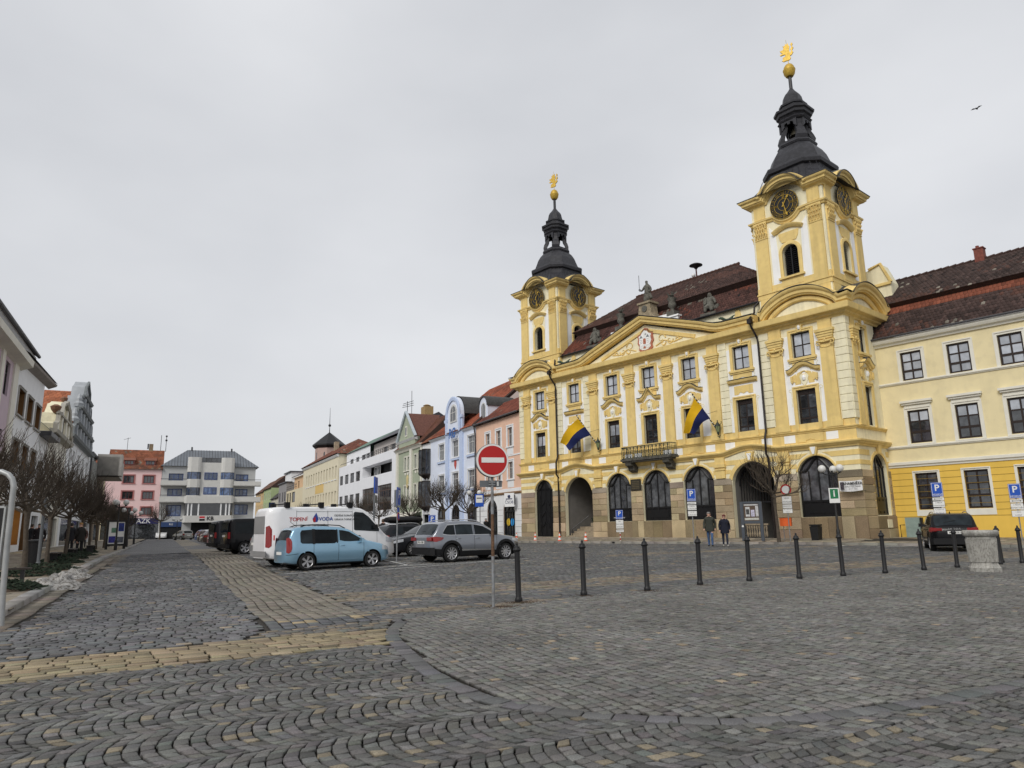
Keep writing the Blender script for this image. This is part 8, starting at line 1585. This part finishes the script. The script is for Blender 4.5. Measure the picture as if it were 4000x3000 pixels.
for x, lb in ((-27.0, 'green copper dragon gargoyle left of the pediment'), (-8.65, 'green copper dragon gargoyle right of the pediment')):
    t = on_hall('dragon_gargoyle', x, -.1, 16.95, lb, 'gargoyle', 'dragon gargoyles'); grow('body', [(.5, .5, .2), (.25, .2, .15), (-.05, -.1, .1), (-.3, -.4, .2), (-.45, -.6, .35), (-.62, -.8, .3), (.1, .1, .5), (.3, .2, .6), (-.2, -.2, -.15), (.2, .2, -.15)], [(0, 1), (1, 2), (2, 3), (3, 4), (4, 5), (2, 6), (6, 7), (2, 8), (1, 9)], [.16, .2, .2, .12, .14, .07, .07, .03, .08, .08], mat('verdigris' + str(int(x)), (.05, .08, .05), .7, .4, 8), t)
t = on_hall('roof_siren', -15.8, 6.2, 23.9, 'mushroom-shaped warning siren on the town hall ridge', 'siren'); MB().tube([(0, 0, 0), (0, 0, 1.35)], .07, 8).build('mast', mat('rusty_mast', (.09, .03, .03), .7, .3), t); MB().lathe([(.08, 1.05), (.3, 1.3), (.62, 1.4), (.6, 1.46), (.35, 1.58), (.05, 1.62)], 18).build('hood', M_iron, t, smooth=40); MB().sphere((-.35, 0, .55), .2, 10).build('floodlight', M_wh2, t)
t = hall_frame(thing('meter_hatch', (0, 0, 0), 0, 'small cream double meter hatch on the corner plinth', 'hatch')); t.location = hl(.13, 3.2, 1.0); t.rotation_euler = (0, 0, HROT+SIDE); MB().box(-.35, -.01, -.03, .03, 0, .55).box(.01, .35, -.03, .03, 0, .55).build_each('door', M_crm, t)
t = on_hall('bronze_plaque', -19.15, -.12, 4.4, 'dark bronze plaque between two arched windows', 'plaque'); MB().box(-.55, .55, -.03, .03, 0, .95).build('plate', mat('dark_bronze', (.035, .03, .02), .5, .3, 10), t); mb = MB(); [mb.box(-.42, .42, -.04, -.03, .16+.14*k, .2+.14*k) for k in range(5)]; mb.build('relief_lettering', mat('worn_bronze', (.14, .11, .06), .5, .2), t)
# ---- painted parking lines
M_line = mat('worn_white_paint', (.55, .55, .53), .8, .25, 6, c2=(.2, .2, .2), amt=.7)
def pline(p, q, w=.12, name='parking_line'):
    p = np.array(p); q = np.array(q); d = (q-p)/np.hypot(*(q-p)); n_ = np.array([-d[1], d[0]])*w/2; k = max(2, int(np.hypot(*(q-p))/.9)); mb = MB()
    for i in range(k+1): c = p+(q-p)*i/k; mb.v += [(c[0]+n_[0], c[1]+n_[1], float(gz(*c))+.008), (c[0]-n_[0], c[1]-n_[1], float(gz(*c))+.008)]
    for i in range(k): mb.f.append([2*i, 2*i+1, 2*i+3, 2*i+2]); mb.m.append(0)
    o = mb.build(name, M_line, road); return o
pline((-7.74, 24.09), (-3.2, 27.95)); pline((-8.9, 26.2), (-4.1, 29.2)); pline((-4.58, 25.45), (.58, 30.3)); pline((-4.3, 27.2), (-.9, 29.0)); pline((-5.6, 31.1), (-4.1, 27.6), .1)
for k in range(6): a = np.array(rowpos(33+4.9*k, 3.0)); pline(a, a+np.array(HD)*4.5)
for x in (-5.2, .9): a = np.array(hl(x, -6.6)[:2]); pline(a, a+HX*.0+HY*1.1, .3)
a = np.array(hl(3.4, -6.8)[:2]); pline(a, a+HX*.8+HY*2.2, .16)
for x in (-29, -24, -18, -13): a = np.array(hl(x, -4.9)[:2]); pline(a, a+HX*3.2, .1)

# ---- bare pollarded trees
M_bark = mat('dark_bark', (.075, .06, .045), .9, .3, 10, .5, 40); M_twig = mat('bare_twig', (.06, .047, .035), .9, .25, 6)
def tree_mesh(seed, R=1.8, hb=2.1, n1=9, n2=4, n3=5, n4=4):
    r = random.Random(seed); tr = MB(); tw_ = MB()
    lean = Vector((r.uniform(-.08, .08), r.uniform(-.08, .08), 0)); top = Vector((0, 0, hb))+lean
    tr.tube([(0, 0, -.1), tuple(lean*.3+Vector((.02, 0, .7))), tuple(lean*.7+Vector((-.015, .01, 1.5))), tuple(top), tuple(top+Vector((0, 0, .25)))], [.105, .082, .072, .095, .07], 9)
    ctr = top+Vector((0, 0, 1.15))
    def grow_to(p, d, ln, r0, r1, k=3, up=.12, mb=tw_, n=4):
        pts = [p.copy()]; q = p.copy(); dd = d.normalized()
        for i in range(k): dd = (dd+Vector((r.uniform(-.22, .22), r.uniform(-.22, .22), r.uniform(-.1, .2)+up))).normalized(); q = q+dd*ln/k; pts.append(q.copy())
        mb.tube(pts, [r0+(r1-r0)*i/k for i in range(k+1)], n, caps=False); return pts, dd
    for a in range(n1):
        t0 = 2*math.pi*a/n1+r.uniform(-.3, .3); el = r.uniform(.02, .95); d = Vector((math.cos(t0)*math.cos(el), math.sin(t0)*math.cos(el), math.sin(el))); P1, d1 = grow_to(top+Vector((0, 0, r.uniform(-.1, .15))), d, R*r.uniform(.45, .6), .05, .03, 3, .03, tr, 6)
        for b in range(n2):
            p = P1[-1] if b < 2 else P1[2]; d2_ = (d1+Vector((r.uniform(-.8, .8), r.uniform(-.8, .8), r.uniform(-.35, .7)))).normalized(); P2, d3 = grow_to(p, d2_, R*r.uniform(.28, .42), .025, .014, 3, .06, tw_, 4)
            for c_ in range(n3):
                p = P2[r.choice((1, 2, 3, 3))]; d4 = (d3+Vector((r.uniform(-.9, .9), r.uniform(-.9, .9), r.uniform(-.3, .9)))).normalized(); P3, d5 = grow_to(p, d4, R*r.uniform(.22, .42), .012, .007, 3, .1, tw_, 3)
                for e in range(n4):
                    p = P3[r.choice((1, 2, 3))]; d6 = (d5+Vector((r.uniform(-.8, .8), r.uniform(-.8, .8), r.uniform(-.1, .9)))).normalized(); grow_to(p, d6, R*r.uniform(.18, .42), .0075, .004, 2, .12, tw_, 3)
    return tr.mesh('trunk', M_bark, 60), tw_.mesh('crown', M_twig)
TM = [tree_mesh(s_) for s_ in (3, 8, 15, 27)]+[tree_mesh(41, 1.9, 2.3, 8, 4, 4, 3)]
def tree(x, y, i, label, sc=1., group='bare pollarded trees', z=None):
    t = thing('pollard_tree', (x, y, z if z is not None else float(gz(x, y))+.1), i*1.7, label, 'tree', group); t.scale = (sc, sc, sc); a, b = TM[i % 4 if i < 90 else 4]; ob('trunk', a, t); ob('crown', b, t)
def lp_(s_, t_): return (SD[0]*s_+SN[0]*t_, SD[1]*s_+SN[1]*t_)
tl = [(20.5, -4.3), (28.4, -4.0), (31.5, -3.75), (40.2, -4.1), (50.9, -4.4), (53.8, -4.2), (62, -4.4), (68, -4.3), (74, -4.3), (80, -4.4), (87, -4.4), (94, -4.4), (102, -4.4), (110, -4.4)]
tlab = ['bare tree whose crown alone shows at the left edge', 'nearest bare tree with visible trunk on the left sidewalk', 'bare tree beside the tall dark litter bin on the left', 'bare tree behind the second bench on the left', 'bare tree fourth along the left sidewalk', 'bare tree fifth along the left sidewalk, close to the fourth', 'bare tree just in front of the poster stand', 'bare tree just beyond the poster stand']+[f'bare tree, {w_} beyond the poster stand on the left' for w_ in ('second', 'third', 'fourth', 'fifth', 'sixth', 'seventh')]
for i, ((s_, t_), lb) in enumerate(zip(tl, tlab)): tree(*lp_(s_, t_), i, lb, .95+.06*math.sin(i*2.1) if s_ < 60 else .88)
tree(14.8, 40.6, 99, 'bare tree standing before the passage arch of the town hall', 1.1, None, z=.42)
for i, (x, y, sc, lb) in enumerate(((-5.5, 57, 1.15, 'bare tree in front of the light blue house, left of two'), (-3.9, 61, 1.15, 'bare tree in front of the light blue house, right of two'), (-15.4, 82, 1.15, 'bare tree in front of the white terrace house, right of two'), (-19.2, 88, 1.15, 'bare tree in front of the white terrace house, left of two'), (-10.8, 75, 1.1, 'bare tree in front of the sage green house'), (-32, 110, 1.2, 'small bare tree in front of the cream house'), (-62, 126, 1.4, 'bare pollard tree between pink house and bank block'))): tree(x, y, i+2, lb, sc)
# evergreen brush beds under the left trees, with dirty snow heaps
M_fir = mat('fir_brush', (.018, .03, .016), .9, .5, 20); M_snow = mat('dirty_snow', (.34, .33, .31), .8, .4, 5, .8, 25, c2=(.09, .075, .06), amt=.95)
def brush(x, y, rx, ry, rz, label):
    t = thing('fir_brush_bed', (x, y, float(gz(x, y))+.1), rz, label, 'plant bed', 'fir brush beds'); mb = MB(); r2 = random.Random(int(x*31))
    for k in range(420):
        a = r2.uniform(0, 6.28); d = math.sqrt(r2.random()); px_, py_ = rx*d*math.cos(a), ry*d*math.sin(a); z = .28*(1-d*d)*r2.uniform(.3, 1); b = r2.uniform(0, 6.28); l_ = r2.uniform(.12, .3); dx, dy = math.cos(b)*l_, math.sin(b)*l_; nx, ny = -math.sin(b)*.045, math.cos(b)*.045
        mb.add([(px_-nx, py_-ny, z), (px_+dx, py_+dy, z+r2.uniform(-.02, .12)), (px_+nx, py_+ny, z+.02), (px_+dx*.5, py_+dy*.5, z+.07)], [(0, 1, 3), (1, 2, 3)])
    mb.build('brush', M_fir, t); MB().lathe([(max(rx, .2), .0), (rx*.8, .08), (rx*.3, .16), (.02, .18)], 12, sq=lambda an: math.hypot(math.cos(an), math.sin(an)*ry/rx)).build('mound', M_litter, t)
for i, (s_, t_) in enumerate(((22.5, -3.6), (28.6, -3.9), (31.3, -3.7), (36, -3.9), (40.2, -4.0), (44.5, -4.0), (51, -4.3))): brush(*lp_(s_, t_), .9, .75, .3*i, ['fir brush bed nearest the kerb at the left edge', 'fir brush bed under the nearest visible trunk', 'fir brush bed under the tree by the litter bin', 'fir brush bed behind the snow heap', 'fir brush bed under the third trunk', 'fir brush bed beyond the second bench', 'fir brush bed under the fourth trunk'][i])
def snow(x, y, rx, ry, h, rz, label):
    t = thing('snow_heap', (x, y, float(gz(x, y))+.02), rz, label, 'snow heap', 'dirty snow heaps along the left kerb'); r2 = np.random.RandomState(int(abs(x)*13)); mb = MB(); n_ = 26
    for j in range(n_):
        for i in range(n_):
            u, v = i/(n_-1)*2-1, j/(n_-1)*2-1; d = math.hypot(u, v); z = h*max(0, 1-d**1.6)*(.75+.4*math.sin(u*7+v*3)*math.cos(v*9))+(r2.uniform(-.008, .01) if d < .95 else -.03); mb.v.append((u*rx+r2.uniform(-.03, .03), v*ry+r2.uniform(-.03, .03), z))
    for j in range(n_-1):
        for i in range(n_-1): a = j*n_+i; mb.f.append([a, a+1, a+n_+1, a+n_]); mb.m.append(0)
    mb.build('heap', M_snow, t, smooth=70)
for i, (s_, t_, rx, ry, h_) in enumerate(((24.6, -2.75, 1.5, .75, .34), (28.6, -2.7, 1.2, .6, .26), (31.6, -2.9, 1.0, .5, .2), (37, -3.0, 1.0, .4, .12))): snow(*lp_(s_, t_), rx, ry, h_, math.radians(116), ['largest dirty snow heap on the left kerb', 'second dirty snow heap along the left kerb', 'third dirty snow heap along the left kerb', 'small flat snow remnant farthest along the left kerb'][i])
# benches, bin, poster stand, posts on the left sidewalk
M_slat = mat('dark_bench_wood', (.03, .022, .018), .6, .3, 8)
for i, (s_, t_, lb) in enumerate(((22.6, -4.9, 'dark wooden bench at the left edge, nearest'), (24.6, -4.2, 'dark wooden bench just behind the nearest one'), (36.4, -4.1, 'dark wooden bench behind the snow heaps'), (41.5, -4.0, 'dark wooden bench beyond the third tree'), (51, -3.9, 'dark wooden bench just before the poster stand'))):
    x, y = lp_(s_, t_); t = thing('park_bench', (x, y, float(gz(x, y))+.11), math.radians(116) if i > 1 else math.radians(30), lb, 'bench', 'benches along the left sidewalk')
    MB().box(-.9, .9, -.2, -.07, .41, .46).box(-.9, .9, -.06, .06, .41, .46).box(-.9, .9, .07, .2, .41, .46).build_each('slat', M_slat, t); MB().box(-.75, -.66, -.18, .18, 0, .41).box(.66, .75, -.18, .18, 0, .41).build_each('leg', M_iron, t)
x, y = lp_(34.5, -4.6); t = thing('litter_bin', (x, y, float(gz(x, y))+.11), 0, 'tall dark litter bin beside a tree trunk on the left sidewalk', 'litter bin'); MB().lathe([(.24, 0), (.28, .95), (.3, .97)], 14).build('body', M_iron, t, smooth=40); MB().lathe([(.31, .97), (.31, 1.02), (.12, 1.06)], 14).build('lid', M_iron, t, smooth=40)
t = thing('poster_stand', (-29.3, 53, float(gz(-29, 53))+.11), facing(-29.3, 53)+.35, 'dark framed poster stand with blue and white posters on the left sidewalk', 'poster stand'); MB().box(-.68, -.55, -.08, .08, 0, 2.1).box(.55, .68, -.08, .08, 0, 2.1).box(-.55, .55, -.08, .08, 1.98, 2.1).box(-.55, .55, -.08, .08, .25, .4).build('frame', M_blk, t); MB().box(-.55, .55, -.04, .04, .4, 1.98).build('board', M_swh, t)
for a, b, c_, d, cc in ((.12, .5, 1.3, 1.9, (.02, .04, .2)), (-.5, -.05, .48, .95, (.03, .03, .22)), (.05, .5, .48, .9, (.1, .11, .14)), (-.35, .0, 1.2, 1.55, (.1, .2, .14))): MB().box(a, b, -.05, -.0405, c_, d).build('poster', mat('left_poster%d' % int(c_*100+a*10), cc, .5, .5, 8), t)
x, y = lp_(33.2, -4.25); t = thing('steel_post', (x, y, float(gz(x, y))), 0, 'thin dark steel post next to the litter bin on the left', 'post'); MB().tube([(0, 0, 0), (0, 0, 2.9)], .06, 10).lathe([(.09, 0), (.09, .3), (.06, .35)], 10).build('shaft', M_sgy, t); MB().lathe([(.06, 2.9), (.075, 2.92), (.05, 3.0)], 10).build('cap', M_sgy, t)

# ---- people
M_skin = mat('skin', (.5, .3, .22), .6, .05)
def person(loc, hd, h, coat, legs, hair, label, pose='walk', bulk=1.0, skirt=0., hat=None, face=0., shoes=(.01, .01, .01), group='people on the square', seed=0):
    t = thing('person', loc, hd, label, 'person', group); k = h/1.75; r2 = random.Random(seed); st = {'walk': .16, 'stand': .03}[pose]; b = bulk
    # x forward, y left
    V = [(0, 0, .95), (0, 0, 1.15), (.01, 0, 1.32), (.02, 0, 1.45), (.03, 0, 1.54), (.05, 0, 1.62), (.06, 0, 1.7)]; R_ = [.155*b, .155*b, .17*b, .12*b, .06, .088, .075]; E = [(0, 1), (1, 2), (2, 3), (3, 4), (4, 5), (5, 6)]
    part_ = ['t']*4+['h']*3
    def add(p, r, par, pt): V.append(p); R_.append(r); E.append((par, len(V)-1)); part_.append(pt); return len(V)-1
    for s in (-1, 1):
        f = st*s; hp = add((0, s*.09, .88), .1*b, 0, 'l'); kn = add((f*.7+.03, s*.1, .5), .075, hp, 'l'); an = add((f-.04, s*.1, .1), .052, kn, 'l'); add((f+.14, s*.12, .04), .045, an, 's')
        sh_ = add((.02, s*.17*b, 1.43), .085*b, 3, 't'); el = add((-.06-f*.35, s*.25*b, 1.17), .062*b, sh_, 't'); wr_ = add((.06-f*.7, s*.25*b, .94), .045*b, el, 't'); hn = add((.09-f*.8, s*.25*b, .87), .03, wr_, 'k')
        for q in range(4): fg = add((.10-f*.8+.03*(q-1.5)*.6, s*(.24+.008*q)*b, .79+.008*abs(q-1.5)), .011, hn, 'k')
        add((.15-f*.8, s*.22*b, .83), .012, hn, 'k')
    V = [(x*k, y*k, z*k) for x, y, z in V]; R_ = [r*k for r in R_]
    m = [mat('coat_'+label[:14], coat, .85, .15, 8), mat('trousers_'+label[:14], legs, .85, .2, 6), M_skin, mat('shoe_'+label[:14], shoes, .6, 0), mat('hair_'+label[:14], hair, .8, .2)]
    o = grow('body', V, E, R_, m, t, 1); me = o.data; Va = np.array(V)
    for p in me.polygons:
        c = np.array(p.center); i = int(np.argmin(np.linalg.norm(Va-c, axis=1))); pt = part_[i]; z = c[2]/k
        p.material_index = 3 if (pt == 's' or z < .075) else 2 if pt == 'k' else (1 if z < .8 or pt == 'l' and z < .86 else 0) if pt in 'lt' else (0 if z < 1.5 else 2)
    # hair cap, nose, eyes, mouth, ears, collar, coat hem
    hd_ = ob('head', None, t, (.055*k, 0, 1.65*k), face); 
    MB().lathe([(.001, .12), (.05, .115), (.085, .085), (.096, .05), (.094, .035)], 12, (-.014, 0, 0)).build('hat' if hat else 'hair', mat('hat_'+label[:12], hat, .9, .1) if hat else m[4], hd_, smooth=60)
    if not hat or skirt: MB().lathe([(.075, .05), (.085, -.04), (.07, -.12 if skirt else -.06)], 10, (-.04, 0, 0)).build('hair_back', m[4], hd_, smooth=60)
    MB().add([(.085, -.014, -.02), (.085, .014, -.02), (.118, 0, -.028), (.085, 0, .02)], [(0, 1, 2), (1, 3, 2), (3, 0, 2)]).build('nose', M_skin, hd_); MB().sphere((.082, -.03, .01), .009, 6).sphere((.082, .03, .01), .009, 6).build_each('eye', M_ink, hd_); MB().box(.08, .09, -.022, .022, -.062, -.055).build('mouth', mat('lips', (.3, .1, .09), .6, 0), hd_); MB().sphere((.0, -.092, -.0), .02, 6).sphere((.0, .092, -.0), .02, 6).build_each('ear', M_skin, hd_)
    MB().lathe([(.09*b*k, 1.46*k), (.1*b*k, 1.5*k), (.085*k, 1.54*k)], 12, (.02*k, 0, 0)).build('collar', m[0], t, smooth=50); MB().lathe([(.19*b*k, (.78-skirt)*k), (.2*b*k, .95*k), (.165*b*k, 1.15*k), (.17*b*k, 1.3*k)], 16, sq=lambda a: .82+.3*abs(math.sin(a))).build('coat', m[0], t, smooth=50)
    return t
tw_ = lambda x, y: math.atan2(-y, -x)
person((10.3, 38.1, .30), tw_(10.3, 38.1)-.1, 1.78, (.035, .038, .03), (.06, .11, .22), (.2, .19, .18), 'man in olive grey jacket and jeans walking in front of the town hall', face=.5, bulk=1.08, seed=1)
person((11.05, 38.0, .30), tw_(11, 38)+.05, 1.62, (.008, .01, .022), (.025, .03, .05), (.12, .03, .025), 'woman with red-brown hair in navy coat beside the man in jeans', bulk=1.12, skirt=.06, shoes=(.4, .38, .35), seed=2)
person((-28.4, 42.3, .38), 1.1, 1.76, (.01, .011, .014), (.03, .035, .05), (.05, .04, .03), 'person in dark jacket by the lit shop window on the left', 'stand', group='people on the left sidewalk', seed=3)
person((-26.4, 40.0, .38), -1.2, 1.74, (.014, .01, .012), (.01, .01, .012), (.06, .05, .04), 'person in black walking with white shoes on the left sidewalk', bulk=1.15, shoes=(.5, .5, .5), group='people on the left sidewalk', seed=4)
person((-25.0, 40.6, .38), 2.0, 1.76, (.012, .012, .016), (.012, .012, .015), (.03, .025, .02), 'person in black behind the litter bin on the left', 'stand', group='people on the left sidewalk', seed=5)
person((-23.6, 39.2, .38), 2.6, 1.74, (.016, .014, .012), (.012, .012, .014), (.1, .06, .04), 'person in dark coat with ochre cap between two trees', 'stand', hat=(.35, .2, .07), group='people on the left sidewalk', seed=6)
person((-37.0, 62.0, .4), -1.0, 1.68, (.12, .06, .05), (.02, .02, .025), (.1, .06, .04), 'person in brown jacket with white cap farther up the left sidewalk', hat=(.6, .6, .58), group='people on the left sidewalk', seed=7)
person((-2.3, 58.5, .48), 2.4, 1.74, (.01, .01, .011), (.012, .012, .014), (.3, .29, .28), 'grey-haired man in black coat by the white bank front', bulk=1.1, group=None, seed=8)
person((-7.5, 41.0, .28), 1.0, 1.78, (.012, .012, .015), (.02, .02, .03), (.07, .045, .03), 'man in dark jacket standing among the parked cars', 'stand', group=None, seed=9)
bpy.data.scenes.remove(_TS)
